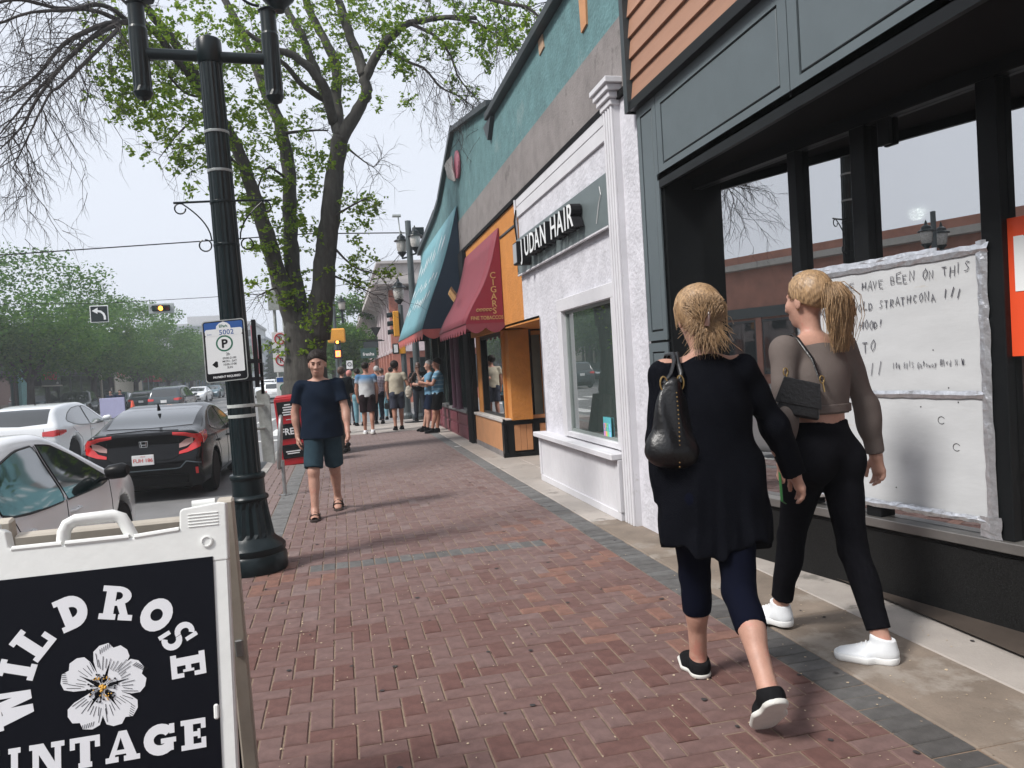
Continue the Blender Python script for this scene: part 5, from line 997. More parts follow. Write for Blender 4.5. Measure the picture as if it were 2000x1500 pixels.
    for sg in (1, -1):
        zz = .68 if not hi else .86
        a = s.patch([(sg*.36, zz-.05, zz+.03), (sg*.58, zz-.07, zz+.07), (sg*(s.W/2-.17), zz-.04, zz+.1)], 'f', 8, 4, .01); mesh_obj('headlight', a[0], a[1], hl, T, smooth=True).data.set_sharp_from_angle(angle=R(50))
    a = s.patch([(-.42, .5, .68), (0, .48, .7), (.42, .5, .68)], 'f', 8, 4, .008); mesh_obj('grille', a[0], a[1], MATS['car_trim'], T)
    a = s.patch([(-.5, .27, .4), (0, .25, .42), (.5, .27, .4)], 'f', 8, 3, .01); mesh_obj('air_intake', a[0], a[1], MATS['car_trim'], T)
    a = s.patch([(-.6, .27, .4), (0, .26, .42), (.6, .27, .4)], 'b', 8, 3, .01); mesh_obj('rear_bumper', a[0], a[1], MATS['car_trim'], T)
    P, r = s.line([(-.5, z+.1), (-.5, z-.14), (-.4, z-.2), (.4, z-.2), (.5, z-.14), (.5, z+.1)], 'b', n=40); MB().tube(P, .005, 4, cap=False).build('boot_seam', MATS['black_gap'], b)
    for face, sx in (('b', -1), ('f', 1)):
        if kind == 'fastback' and face == 'b': pz = .66
        else: pz = z-.1 if face == 'b' else .46
        q = s.cast([((bk-.8) if sx < 0 else fr+.8, 0, pz)], (-sx, 0, 0))[0]; x = q[0]+sx*.012
        pl = MB().cbox(x-.008, x+.008, -.152, .152, pz-.076, pz+.076, .004).build('licence_plate', MATS['plate'], T)
        if plate and face == 'b':
            Tm = rot_to((0, -1, 0), (0, 0, 1), (-1, 0, 0), (x-.009, .0, pz-.03)); text('plate_number', plate, .078, MATS['plate_red'], Tm, pl, .0015, .0006, 'CENTER', .95)
            Tm = rot_to((0, -1, 0), (0, 0, 1), (-1, 0, 0), (x-.009, .0, pz+.048)); text('plate_heading', 'Alberta', .022, MATS['plate_red'], Tm, pl, .001, 0, 'CENTER')
    MB().tube([(-s.L*.23+(.35 if hi else 0), 0, s.H-.06), (-s.L*.23-.02+(.35 if hi else 0), 0, s.H+.0), (-s.L*.23-.05+(.35 if hi else 0), 0, s.H+.05)], [.03, .02, .006], 8).build('antenna', MATS['car_trim'], T, smooth=True)
    # dark floor pan so that no daylight shows through under the body
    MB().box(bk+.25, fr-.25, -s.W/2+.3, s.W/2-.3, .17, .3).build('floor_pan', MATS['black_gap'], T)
    return T, s, b
# ------------------------------------------------------------------ people
V3 = lambda *a: np.array(a, float)
def nz(v): v = np.array(v, float); return v/max(np.linalg.norm(v), 1e-9)
def cutf(f, *pls):
    def g(p):
        d = f(p)
        for q in pls: d = np.maximum(d, q(p))
        return d
    return g
def folds(amp, fx=22, fz=9, seed=0.):
    def g(p, d):
        w = np.sin(p[:, 0]*fx+2*np.sin(p[:, 2]*fz+seed)+seed)*np.sin(p[:, 1]*fx*.8+1.5*np.sin(p[:, 2]*fz*1.3)+seed*2)+.6*np.sin(p[:, 2]*fz*3+2.5*np.sin(p[:, 0]*9+seed)+2*np.sin(p[:, 1]*8))
        return d-amp*w
    return g
def pose(h, heading, thL=0, knL=0, thR=0, knR=0, aL=(5, 8, 12), aR=(5, 8, 12), hyaw=0, hpit=0, lean=3, spread=.0, hsc=1.05, fem=False, liftL=0, liftR=0):
    """joint positions with the feet on z=0 at the origin, facing heading (degrees clockwise from +Y)"""
    fw = V3(math.sin(R(heading)), math.cos(R(heading)), 0); rt = V3(math.cos(R(heading)), -math.sin(R(heading)), 0); up = V3(0, 0, 1)
    J = dict(fw=fw, rt=rt, s=h/1.75, fem=fem); P = up*.53*h; ln = R(lean)
    bu = up*math.cos(ln)+fw*math.sin(ln); J['bu'] = bu
    J['P'] = P; J['Ch'] = P+bu*.2*h; J['Nk'] = P+bu*.305*h; J['Hd'] = P+bu*.31*h+up*.099*h+fw*.012*h; J['hs'] = hsc
    a = R(heading+hyaw); hf = V3(math.sin(a), math.cos(a), 0); hf = nz(hf*math.cos(R(hpit))+up*math.sin(R(hpit))); J['hf'] = hf
    sw = (.098 if fem else .112)*h; hw = .052*h
    for s_, q, th, kn, ar in ((-1, 'L', thL, knL, aL), (1, 'R', thR, knR, aR)):
        J['hip'+q] = P+rt*s_*hw-up*.01*h
        t = R(th); d1 = -up*math.cos(t)+fw*math.sin(t)+rt*s_*spread; d1 = nz(d1); J['kn'+q] = J['hip'+q]+d1*.245*h
        t2 = R(th-kn); d2 = nz(-up*math.cos(t2)+fw*math.sin(t2)+rt*s_*spread*.5); J['an'+q] = J['kn'+q]+d2*.232*h
        J['sh'+q] = P+bu*.282*h+rt*s_*sw
        f_, o_, e_ = [R(x) for x in ar[:3]]; d = nz(-up*math.cos(f_)*math.cos(o_)+fw*math.sin(f_)+rt*s_*math.sin(o_)); J['el'+q] = J['sh'+q]+d*.172*h
        inn = R(ar[3]) if len(ar) > 3 else R(4); e = f_+e_
        d = nz((-up*math.cos(e)+fw*math.sin(e))*math.cos(inn)-rt*s_*math.sin(inn)); J['wr'+q] = J['el'+q]+d*.148*h; J['hd'+q] = d
        J['pn'+q] = -rt*s_ if len(ar) < 5 else ar[4]
    low = min(J['anL'][2]-liftL, J['anR'][2]-liftR); dz = .048*h-low
    for k, v in J.items():
        if isinstance(v, np.ndarray) and k not in ('fw', 'rt', 'hf', 'bu', 'hdL', 'hdR', 'pnL', 'pnR'): J[k] = v+up*dz
    for q, li in (('L', liftL), ('R', liftR)):
        high = J['an'+q][2]-.048*h; g = nz(fw-up*max(0, high-.01)*9); J['ft'+q] = g   # a raised heel points the foot down
    return J
def bounds(J, m=.16):
    P = np.array([v for k, v in J.items() if isinstance(v, np.ndarray) and k not in ('fw', 'rt', 'hf', 'bu', 'hdL', 'hdR', 'pnL', 'pnR', 'ftL', 'ftR')])
    return P.min(0)-m, P.max(0)+m
def hand_prims(w, d, n, side, s=1., curl=25, fingers=True):
    l = nz(np.cross(d, n)); n = nz(np.cross(l, d)); o = []
    o.append((cone(w-d*.01, w+d*.07*s, .021*s, .024*s, lat=l, w=1.45), .02))
    if not fingers: o.append((cone(w+d*.07*s, w+d*.14*s+n*.03*s, .022*s, .014*s, lat=l, w=1.7), .01)); return o
    for i, (off, ln) in enumerate(((.029, .070), (.0095, .079), (-.0105, .073), (-.029, .057))):
        b = w+d*(.078-.004*abs(i-1))*s+l*off*s; a = R(10); c = R(curl*(.8+.12*i)); r0 = .0092*s
        for k in range(3):
            q = b+(d*math.cos(a)+n*math.sin(a)+l*off*1.0)*ln*s*(.45, .32, .23)[k]; o.append((cone(b, q, r0, r0*.92), .006 if k else .012)); b = q; a += c; r0 *= .92
    sg = 1.
    b = w+d*.02*s+l*.022*s*sg; q = b+(d*.6+l*.6*sg+n*.35)*.042*s; t = q+(d*.9+l*.1*sg+n*.35)*.032*s; e = t+(d*.9+n*.3)*.024*s
    o += [(cone(b, q, .0135*s, .012*s), .015), (cone(q, t, .0115*s, .0102*s), .006), (cone(t, e, .0102*s, .009*s), .006)]
    return o
def headf(J):
    hf = J['hf']; hr = nz(np.cross(hf, V3(0, 0, 1))); hu = nz(np.cross(hr, hf)); return hr, hf, hu
def head_prims(J):
    s = J['s']*.98*J['hs']; c = J['Hd']; hr, hf, hu = headf(J); fr = (hr, hf, hu); at = lambda x, y, z: c+(hr*x+hf*y+hu*z)*s
    o = [(ell(at(0, -.012, .03), V3(.077, .098, .09)*s, fr), .02), (ell(at(0, .028, -.045), V3(.058, .064, .07)*s, fr), .04), (ell(at(0, .062, -.092), V3(.026, .022, .02)*s, fr), .03),
         (cone(at(0, .088, .008), at(0, .112, -.03), .009*s, .014*s), .014), (ell(at(.016, .1, -.034), V3(.008, .009, .007)*s, fr), .008), (ell(at(-.016, .1, -.034), V3(.008, .009, .007)*s, fr), .008),
         (cone(at(-.03, .082, .024), at(.03, .082, .024), .009*s, .009*s), .02), (cone(at(-.019, .088, -.063), at(.019, .088, -.063), .0068*s, .0068*s), .012), (cone(at(-.015, .086, -.073), at(.015, .086, -.073), .007*s, .007*s), .01)]
    for q in (-1, 1):
        o.append((ell(at(.078*q, -.005, -.012), V3(.009, .018, .031)*s, fr), .01)); o.append((ell(at(.04*q, .065, -.02), V3(.022, .02, .022)*s, fr), .03))
    eyes = [at(q*.03, .095, .004) for q in (-1, 1)]
    def sock(p, d):
        for e in eyes: d = smax(d, -(np.sqrt(((p-e)**2).sum(1))-.015*s), .02)
        return d
    return o, sock
def body_prims(J, fingers=True, curlL=25, curlR=25, shod=True):
    s = J['s']; rt, fw, bu = J['rt'], J['fw'], J['bu']; up = V3(0, 0, 1); fem = J['fem']; o = []; fr = (rt, nz(np.cross(bu, rt)), bu)
    o += [ell(J['P']+bu*.02*s, V3(.17, .115, .12)*s, fr), cone(J['P']+bu*.08*s, J['Ch'], .095*s, .105*s, lat=rt, w=1.15 if fem else 1.4), ell(J['Ch'], V3(.15 if fem else .168, .11, .18)*s, fr)]
    o += [cone(J['Nk']-bu*.045*s, J['shL']-up*.012*s, .055*s, .052*s), cone(J['Nk']-bu*.045*s, J['shR']-up*.012*s, .055*s, .052*s), cone(J['Nk']-bu*.05*s, J['Hd']-up*.05*s, .056*s if not fem else .047*s, .052*s if not fem else .045*s)]
    o.append(cone(J['Nk']-bu*.03*s, (J['shL']+J['shR'])/2, .06*s, .05*s, lat=rt, w=2.2))
    for q, sg in (('L', -1), ('R', 1)):
        h, k, a = J['hip'+q], J['kn'+q], J['an'+q]
        o += [(cone(h, k, .092*s, .057*s), .05), (cone(k, a, .053*s, .037*s), .03)]
        dl = nz(a-k); bk = nz(-fw+dl*(fw@dl)); o.append((ell(k+(a-k)*.3+bk*.022*s, V3(.05, .05, .12)*s, (rt, nz(np.cross(dl, rt)), dl)), .04)); o.append((ell(k-bk*.012*s, V3(.047, .05, .06)*s, (rt, nz(np.cross(dl, rt)), dl)), .03))
        f = J['ft'+q]; l = nz(np.cross(f, up)); u = nz(np.cross(l, f)); he = a-u*.045*s-f*.02*s
        g = .62 if shod else 1.; he = he+u*(.012*s if shod else 0)
        o += [(cone(a, he, (.034 if shod else .038)*s, .033*g*s), .02), (cone(he, he+f*.13*s-u*.005*s, .034*g*s, .026*g*s, lat=l, w=1.35), .02), (cone(he+f*.12*s-u*.008*s, he+f*.18*s-u*.012*s, .024*g*s, .017*g*s, lat=l, w=1.9 if not shod else 1.3), .02), (cone(a, he+f*.1*s, .036*g*s, .03*g*s), .02)]
        S, E, Wr = J['sh'+q], J['el'+q], J['wr'+q]
        o += [(cone(S, E, .052*s, .04*s), .03), (cone(E, Wr, .04*s, .026*s, ), .02), (ell(E+(Wr-E)*.28, V3(.04, .04, .075)*s, (rt, nz(np.cross(nz(Wr-E), rt)), nz(Wr-E))), .03)]
    hp, sock = head_prims(J); o += hp
    for q in 'LR': o += hand_prims(J['wr'+q], J['hd'+q], J['pn'+q], q, s, curlL if q == 'L' else curlR, fingers)
    return o, [lambda p, d: sock(p, d)]
def rel(J, loc):
    loc = np.array(loc, float); K = dict(J)
    for k, v in J.items():
        if isinstance(v, np.ndarray) and k not in ('fw', 'rt', 'hf', 'bu', 'hdL', 'hdR', 'pnL', 'pnR', 'ftL', 'ftR'): K[k] = v-loc
    return K
def body(J, skin, T, h, **k):
    pr, post = body_prims(J, **k); lo, hi = bounds(J); return sdf_obj('body', field(pr, .03, post), lo, hi, h, skin, T)
def top(J, mat, T, h, sleeve=.5, hem=.06, loose=.014, name='shirt', amp=.003, neck=.0, mats=None, seed=0., flare=0.015, cuffw=.0):
    """shirt: hem = height of its lower edge above the hip line, sleeve = share of the arm it covers (0..2: 1 = elbow, 2 = wrist)"""
    s = J['s']; rt, bu = J['rt'], J['bu']; fem = J['fem']; fr = (rt, nz(np.cross(bu, rt)), bu); up = V3(0, 0, 1); L = loose
    hp = J['P']+bu*(hem)*s
    hc = plane(hp, -bu)
    o = [cutf(cone(hp-bu*.12*s, J['Ch'], ((.1 if fem else .112)+L+flare)*s, (.112+L)*s, lat=rt, w=1.2 if fem else 1.38), hc), cutf(ell(J['Ch'], V3((.152 if fem else .172)+L, .112+L, .185+L)*s, fr), hc)]
    for q in 'LR':
        o.append((cone(J['Nk']-bu*.05*s, J['sh'+q]-up*.022*s, (.055+L*.5)*s, (.05+L*.7)*s), .03))
        S, E, Wr = J['sh'+q], J['el'+q], J['wr'+q]
        if sleeve <= 1: e = S+(E-S)*sleeve; o.append((cutf(cone(S-up*.01*s, e+(E-S)*.3, (.053+L*.7)*s, (.05+L*.9)*s), plane(e, E-S)), .03))
        else:
            e = E+(Wr-E)*(sleeve-1); o.append((cone(S, E, (.056+L)*s, (.041+L)*s), .03)); o.append((cutf(cone(E, e+(Wr-E)*.1, (.046+L)*s, (.033+L*.8)*s), plane(e, Wr-E)), .03)); fr2 = (rt, nz(np.cross(nz(Wr-E), rt)), nz(Wr-E)); o.append((cutf(ell(E+(Wr-E)*.28, V3(.048+L, .048+L, .085+L)*s, fr2), plane(e, Wr-E)), .03))
    nk = J['Nk']+bu*(neck+(.0 if fem else .022))*s
    def post(p, d):
        return np.maximum(d, -cone(nk-bu*.01*s+J['fw']*.012*s, nk+bu*.2*s+J['fw']*.03*s, .05*s, .066*s, lat=rt, w=1.12)(p))
    lo, hi = bounds(J)
    return sdf_obj(name, field(o, .03, [folds(amp, seed=seed), post]), lo, hi, h, mat, T)
def legs(J, mat, T, h, end=2.0, loose=.012, name='trousers', wst=.12, amp=.003, seed=1., flare=0.):
    """end: share of the leg covered (1 = knee, 2 = ankle)"""
    s = J['s']; rt, bu, fw = J['rt'], J['bu'], J['fw']; up = V3(0, 0, 1); L = loose; fr = (rt, nz(np.cross(bu, rt)), bu)
    o = [ell(J['P']+bu*.02*s, V3(.172+L, .117+L, .13)*s, fr), cone(J['P'], J['P']+bu*wst*1.3*s, (.107+L*.5)*s, (.093+L*.5)*s, lat=rt, w=1.3)]
    for q in 'LR':
        H_, K, A_ = J['hip'+q], J['kn'+q], J['an'+q]
        if end <= 1: e = H_+(K-H_)*end; o.append((cutf(cone(H_, e+(K-H_)*.2, (.097+L)*s, (.075+L+flare)*s), plane(e, K-H_)), .01))
        else:
            e = K+(A_-K)*(end-1); o.append((cone(H_, K, (.097+L)*s, (.058+L)*s), .035)); o.append((cutf(cone(K, e+(A_-K)*.1, (.058+L)*s, (.05+L+flare-.012*(end-1))*s), plane(e, A_-K)), .025))
            dl = nz(A_-K); bk = nz(-fw+dl*(fw@dl)); o.append((cutf(ell(K+(A_-K)*.3+bk*.018*s, V3(.05+L, .052+L, .13)*s, (rt, nz(np.cross(dl, rt)), dl)), plane(e, A_-K)), .03))
        bt = J['hip'+q]-fw*.05*s-up*.02*s; o.append((ell(bt, V3(.085, .075, .095)*s+L, fr), .03))
    wp = J['P']+bu*wst*s
    def post(p, d): return smax(d, plane(wp, bu)(p), .006)
    lo, hi = bounds(J)
    return sdf_obj(name, field(o, .03, [folds(amp, seed=seed), post]), lo, hi, h, mat, T)
def shoe(J, q, T, h, mu, ms, kind='sneaker', up_=None):
    s = J['s']; a = J['an'+q]; f = nz(J['ft'+q]); up = V3(0, 0, 1); l = nz(np.cross(f, up)) if up_ is None else nz(np.cross(f, up_)); u = nz(np.cross(l, f)); o = a-f*.062*s-u*.084*s
    P = lambda x, y, z: o+(f*x+l*y+u*z)*s
    k = 1.0
    out = [cone(P(.045, 0, .03), P(.13, .0, .028), .042*s, .042*s, lat=l, w=1.0), cone(P(.13, 0, .028), P(.225, 0, .022), .04*s, .028*s, lat=l, w=1.55), cone(P(.06, 0, .06), P(.2, 0, .03), .036*s, .02*s, lat=l, w=1.25)]
    col = cone(P(.055, 0, .05), P(.062, 0, .105 if kind == 'sneaker' else .065), .046*s, .043*s, lat=f, w=1.2)
    th = .033 if kind == 'sneaker' else .02
    b0, b1 = plane(P(0, 0, 0), -u), plane(P(0, 0, th), u)
    c0 = plane(P(0, 0, th-.004), -u); ct = plane(P(.06, 0, .112 if kind == 'sneaker' else .078), u*.97+f*-.22); hole = cone(P(.06, 0, .07), P(.064, 0, .2), .024*s, .03*s, lat=f, w=1.3)
    lo = np.minimum(P(-.03, 0, -.02), P(.28, 0, .1))-.1; hi = np.maximum(P(-.03, 0, -.02), P(.28, 0, .1))+.12
    def pu(p, d): return np.maximum(np.maximum(np.maximum(d, c0(p)), ct(p)), -hole(p))
    up_o = sdf_obj('shoe', field(out+[(col, .02)], .02, [pu]), lo, hi, h, mu, T)
    def ps(p, d): return smax(smax(d-.0065*s, b0(p), .004), b1(p), .004)
    so = sdf_obj('sole', field([cone(P(.045, 0, .02), P(.13, 0, .02), .042*s, .04*s), cone(P(.13, 0, .02), P(.225, 0, .02), .04*s, .03*s, lat=l, w=1.5)], .02, [ps]), lo, hi, h, ms, up_o)
    if kind == 'sneaker' and h < .008:
        mb = MB()
        for i in range(5):
            x = .105+.018*i; z = .094-.0085*i; mb.tube([Vector(P(x, -.034, z-.022)), Vector(P(x+.004, -.02, z-.006)), Vector(P(x+.006, 0, z+.001)), Vector(P(x+.004, .02, z-.006)), Vector(P(x, .034, z-.022))], .0035, 5)
        mb.build('laces', ms, up_o, smooth=True)
    return up_o
def hair_cap(J, mat, T, h, back=.0, side=.02, thick=.012, name='hair', amp=.004, low=-.03, fringe=.055, freq=60):
    s = J['s']*.98*J['hs']; c = J['Hd']; hr, hf, hu = headf(J); fr = (hr, hf, hu); at = lambda x, y, z: c+(hr*x+hf*y+hu*z)*s
    o = [ell(at(0, -.018, .034), V3(.08+thick, .098+thick, .092+thick)*s, fr)]
    if back: o.append((ell(at(0, -.07, -.03), V3(.065, .045, .07)*s, fr), .03))
    face = plane(at(0, fringe, 0), hf*.9-hu*.45); bot = plane(at(0, -.02, low), -hu*1.0+hf*.55)
    def post(p, d):
        q = (p-c)@np.array(fr).T; w = np.sin(np.arctan2(q[:, 0], q[:, 1]+.02)*freq/3+3*np.sin(q[:, 2]*40))*np.sin(q[:, 2]*freq*2+2*q[:, 0]*freq)
        return smax(smax(d-amp*w, face(p), .012), bot(p), .012)
    lo, hi = c-.22, c+.22
    return sdf_obj(name, field(o, .02, [post]), lo, hi, h, mat, T)
def strands(name, paths, mat, T, r=.002):
    mb = MB()
    for P in paths: mb.tube(P, [r*(.5 if i in (0, len(P)-1) else 1) for i in range(len(P))], 4, cap=False)
    return mb.build(name, mat, T, smooth=True, autos=False)
def face_bits(J, T, brow, eye=None):
    s = J['s']*.98*J['hs']; c = J['Hd']; hr, hf, hu = headf(J); at = lambda x, y, z: Vector(c+(hr*x+hf*y+hu*z)*s); par = T
    for q in (-1, 1):
        MB().tube([at(q*.014, .0925, .024), at(q*.03, .0925, .029), at(q*.047, .081, .025)], .003*s, 6).build('eyebrow', brow, par, smooth=True)
        e = MB().ball((0, 0, 0), .0065*s, 8, T=Matrix.Translation(at(q*.031, .0855, .004))).build('eye', MATS.get('eye_dark') or M('eye_dark', (.03, .02, .015), .2, var=0), par, smooth=True)
    MB().tube([at(-.02, .0955, -.068), at(0, .0985, -.0675), at(.02, .0955, -.068)], .0022*s, 5).build('mouth', M('lip', (.30, .10, .08), .5, var=0), par, smooth=True)
# ------------------------------------------------------------------ street furniture
def arc(c, r, a0, a1, n, u, v): return [Vector(c)+Vector(u)*r*math.cos(R(a0+(a1-a0)*k/n))+Vector(v)*r*math.sin(R(a0+(a1-a0)*k/n)) for k in range(n+1)]
blk = MATS['lamp_black']; band_m = M('clear_band', (.28, .3, .3), .35, .2)
def lantern_head(T, x, y, z, s=1., glassm=None):
    """shepherd lantern: cup, glass, roof, finial"""
    MB().lathe([(.05*s, 0), (.06*s, .03*s), (.13*s, .1*s), (.15*s, .14*s), (.02*s, .15*s)], (x, y, z), 16).build('lantern_cup', blk, T, smooth=True)
    MB().lathe([(.1*s, .13*s), (.15*s, .2*s), (.17*s, .42*s), (.16*s, .5*s), (.02*s, .5*s)], (x, y, z), 16).build('lantern_glass', glassm, T, smooth=True)
    MB().lathe([(.24*s, .49*s), (.23*s, .52*s), (.15*s, .56*s), (.13*s, .64*s), (.05*s, .7*s), (.03*s, .78*s), (.005*s, .84*s)], (x, y, z), 16).build('lantern_roof', blk, T, smooth=True)
m_lglass = M('lantern_glass', (.45, .43, .4), .25, var=.3, vs=20, coat=1)
T = thing('lamp_post', 'tall black double lantern lamp post with fluted flared base beside the parked cars', 'lamp post', (-.74, 6.28, 0)); X0, Y0 = -.74, 6.28
lean = Matrix.Translation((X0, Y0, 0)) @ Matrix.Rotation(R(-1.1), 4, 'Y') @ Matrix.Translation((-X0, -Y0, 0))
MB().lathe([(.245, 0), (.25, .02), (.25, .12), (.235, .14), (.245, .16), (.245, .19), (.225, .215), (.19, .24), (.165, .27)], (X0, Y0, 0), 40).build('base', blk, T, smooth=True, T=lean)
MB().lathe([(.168, .262), (.163, .3), (.148, .4), (.135, .5), (.13, .56)], (X0, Y0, 0), 32, flute=(.3, .55, .9)).build('fluted_base', blk, T, smooth=False, T=lean)
MB().lathe([(.125, .55), (.145, .56), (.148, .575), (.14, .59), (.125, .6), (.125, .72), (.135, .73), (.138, .75), (.13, .765), (.108, .77)], (X0, Y0, 0), 32).build('collar', blk, T, smooth=True, T=lean)
MB().lathe([(.107, .76), (.1, 2.0), (.085, 3.97)], (X0, Y0, 0), 36, flute=(0, 4, .945)).build('shaft', blk, T, T=lean)
MB().lathe([(.088, 3.96), (.094, 3.97), (.094, 4.13), (.085, 4.15), (.03, 4.17), (.015, 4.19), (.001, 4.2)], (X0, Y0, 0), 28).build('cap', blk, T, smooth=True, T=lean)
MB().tube([(X0-.52, Y0, 4.04), (X0+.5, Y0, 4.0)], .042, 14).build('cross_arm', blk, T, smooth=True, T=lean)
for sx, z in ((-.5, 0), (.46, -.03)):
    x = X0+sx
    MB().lathe([(.012, 3.68), (.05, 3.7), (.07, 3.74), (.067, 3.78), (.067, 4.22), (.06, 4.24)], (x, Y0, z), 24, flute=(3.76, 4.2, .92)).build('pendant', blk, T, T=lean)
    MB().lathe([(.062, 4.22), (.06, 4.25), (.06, 4.4), (.075, 4.41), (.05, 4.43)], (x, Y0, z), 20).build('pendant_neck', blk, T, smooth=True, T=lean)
    MB().tube([(x, Y0, 3.69+z), (x+.004, Y0, 3.66+z), (x-.012, Y0, 3.645+z), (x, Y0, 3.63+z), (x+.014, Y0, 3.645+z)], .004, 5).build('hook', blk, T, T=lean)
    lantern_head(T, x+X0*0, Y0, 4.42+z, .95, m_lglass)
    for sg in (-1, 1): MB().tube(arc((x+sg*.06, Y0, 4.62+z), .17, -90, 10, 10, (sg, 0, 0), (0, 0, 1))+arc((x+sg*.18, Y0, 4.7+z), .05, 0, 200, 6, (sg, 0, 0), (0, 0, 1)), .011, 6).build('scroll', blk, T, smooth=True, T=lean)
for z in (3.42, 3.12, 2.88, 2.55): MB().lathe([(.0935+(3.4-z)*.005, z), (.0945+(3.4-z)*.005, z+.004), (.0945+(3.4-z)*.005, z+.018), (.0935+(3.4-z)*.005, z+.02)], (X0, Y0, 0), 24).build('band', band_m if z > 3 else blk, T, T=lean)
for sg in (-1, 1):
    MB().tube([(X0+sg*.09, Y0, 2.905), (X0+sg*.36, Y0, 2.9)], .009, 6).build('banner_arm', blk, T, T=lean)
    P = [Vector((X0+sg*(.1+.24*math.sin(t)), Y0, 2.56+.34*(1-math.cos(t)))) for t in [k*pi/2/8 for k in range(9)]]
    P = arc((X0+sg*.29, Y0, 2.855), .04, 270, -20, 12, (sg, 0, 0), (0, 0, 1))[:0]+[Vector((X0+sg*(.105+.19*(k/8)**1.6), Y0, 2.6+.29*(k/8)**.8)) for k in range(9)]+arc((X0+sg*.315, Y0, 2.855), .04, 110, -180, 12, (sg, 0, 0), (0, 0, 1))
    MB().tube(P, .006, 6).build('bracket_scroll', blk, T, smooth=True, T=lean)
    MB().tube(arc((X0+sg*.155, Y0, 2.565), .045, 90, 430, 16, (sg, 0, 0), (0, 0, 1)), .006, 6).build('bracket_ring', blk, T, smooth=True, T=lean)
MB().tube([(X0-.1, Y0-.055, 1.29), (X0+.1, Y0-.055, 1.285)], .008, 4).build('tie', band_m, T, T=lean)
for z in (1.29, 1.21): MB().lathe([(.1045, z), (.1055, z+.003), (.1055, z+.022), (.1045, z+.025)], (X0, Y0, 0), 24).build('band', M('pale_band', (.45, .47, .45), .5), T, T=lean)
# parking sign on the post
def rr2(w, h, r, n=5):
    return rrect(-w/2, w/2, -h/2, h/2, r, n)
P = thing('parking_sign', 'white and blue pay parking sign 5002 strapped to the lamp post', 'sign', (-.83, 6.14, 1.73))
ST = rot_to(Vector((1, -.02, .015)).normalized(), Vector((.03, 0, 1)).normalized(), (0, -1, 0), (-.835, 6.13, 1.735)) @ Matrix.Rotation(R(2.2), 4, 'Z')
ST = ST @ Matrix.Rotation(0, 4, 'Z')
def flat(nm, pts, z0, z1, m, par=P, T=None): return MB().prism(pts, z0, z1, 'z', T or ST).build(nm, m, par)
def shift(pts, x, y): return [(a+x, b+y) for a, b in pts]
flat('plate', rr2(.31, .47, .025), -.006, 0, MATS['galv']); flat('black_field', rr2(.295, .455, .02), 0, .001, MATS['ink']); flat('white_field', shift(rr2(.27, .285, .008), 0, -.025), .001, .002, MATS['sign_white'])
flat('blue_field', shift(rr2(.28, .075, .012), 0, .182), .001, .0018, MATS['sign_blue']); flat('number_field', shift(rr2(.27, .052, .015), 0, .142), .002, .0028, MATS['sign_white'])
flat('logo_dome', [(-.055, .16), (.055, .16), (.05, .19), (.03, .21), (.0, .222), (-.03, .21), (-.05, .19)], .0028, .0034, MATS['sign_white'])
text('logo', 'EPark', .03, MATS['sign_green'], ST @ Matrix.Translation((0, .178, .0036)), P, .0005, .0004, 'CENTER', .9); text('number', '5002', .052, MATS['sign_blue'], ST @ Matrix.Translation((.02, .123, .003)), P, .0005, .0005, 'CENTER', 1.05); text('zone', 'ZONE', .012, MATS['sign_blue'], ST @ Matrix.Translation((-.105, .126, .003)), P, .0004, 0, 'CENTER')
flat('ring', [(.062*math.cos(a), .055+.062*math.sin(a)) for a in [k*pi/14 for k in range(28)]], .002, .0026, MATS['sign_green']); flat('ring_inner', [(.05*math.cos(a), .055+.05*math.sin(a)) for a in [k*pi/14 for k in range(28)]], .0026, .0032, MATS['sign_white'])
text('letter', 'P', .088, MATS['ink'], ST @ Matrix.Translation((0, .024, .0034)), P, .0005, .003, 'CENTER')
for s_, z_, y_, xx in (('2h', .03, -.038, .02), ('09:00-21:00', .022, -.066, .028), ('MON - SAT', .022, -.09, .028), ('10:00-17:00', .022, -.114, .028), ('SUN', .022, -.138, .028)): text('small_text', s_, z_, MATS['ink'], ST @ Matrix.Translation((xx, y_, .0022)), P, .0004, .0002, 'CENTER', .95)
flat('arrow', [(-.1, -.1), (-.072, -.075), (-.058, -.08), (-.058, -.12), (-.072, -.125)], .002, .0026, MATS['ink']); text('footer', 'PAYMENT REQUIRED', .022, MATS['white_ink'], ST @ Matrix.Translation((0, -.205, .0012)), P, .0004, .0005, 'CENTER', .95)
MB().box(-.75, -.6, 6.13, 6.4, 1.63, 1.66).box(-.75, -.6, 6.13, 6.4, 1.49, 1.52).box(-.63, -.6, 6.1, 6.14, 1.44, 1.96).build('clamp_bracket', MATS['ink'], P)
G = thing('galvanised_guard', 'galvanised folded metal panel bolted behind the lamp post', 'panel', (-.62, 6.6, 0))
MB().prism([(-.65, .83), (-.56, .8), (-.57, 1.36), (-.62, 1.42), (-.67, 1.4)], 6.5, 6.56, 'y').build('panel', MATS['galv'], G); MB().tube([(-.74, 6.4, 1.29), (-.62, 6.5, 1.29)], .014, 6).tube([(-.74, 6.4, 1.1), (-.62, 6.5, 1.1)], .012, 6).tube([(-.7, 6.42, .8), (-.7, 6.42, 1.3)], .012, 6).build('brace', MATS['galv'], G)
P2 = thing('back_sign', 'pink and white traffic sign seen nearly edge on behind the lamp post', 'sign', (-.62, 6.5, 1.7)); MB().prism([(-.665, 1.55), (-.62, 1.54), (-.635, 1.93), (-.675, 1.94)], 6.46, 6.47, 'y').build('plate', M('sign_pink', (.6, .25, .3), .5), P2); MB().box(-.62, -.6, 6.42, 6.48, 1.38, 1.86).build('post', MATS['ink'], P2)
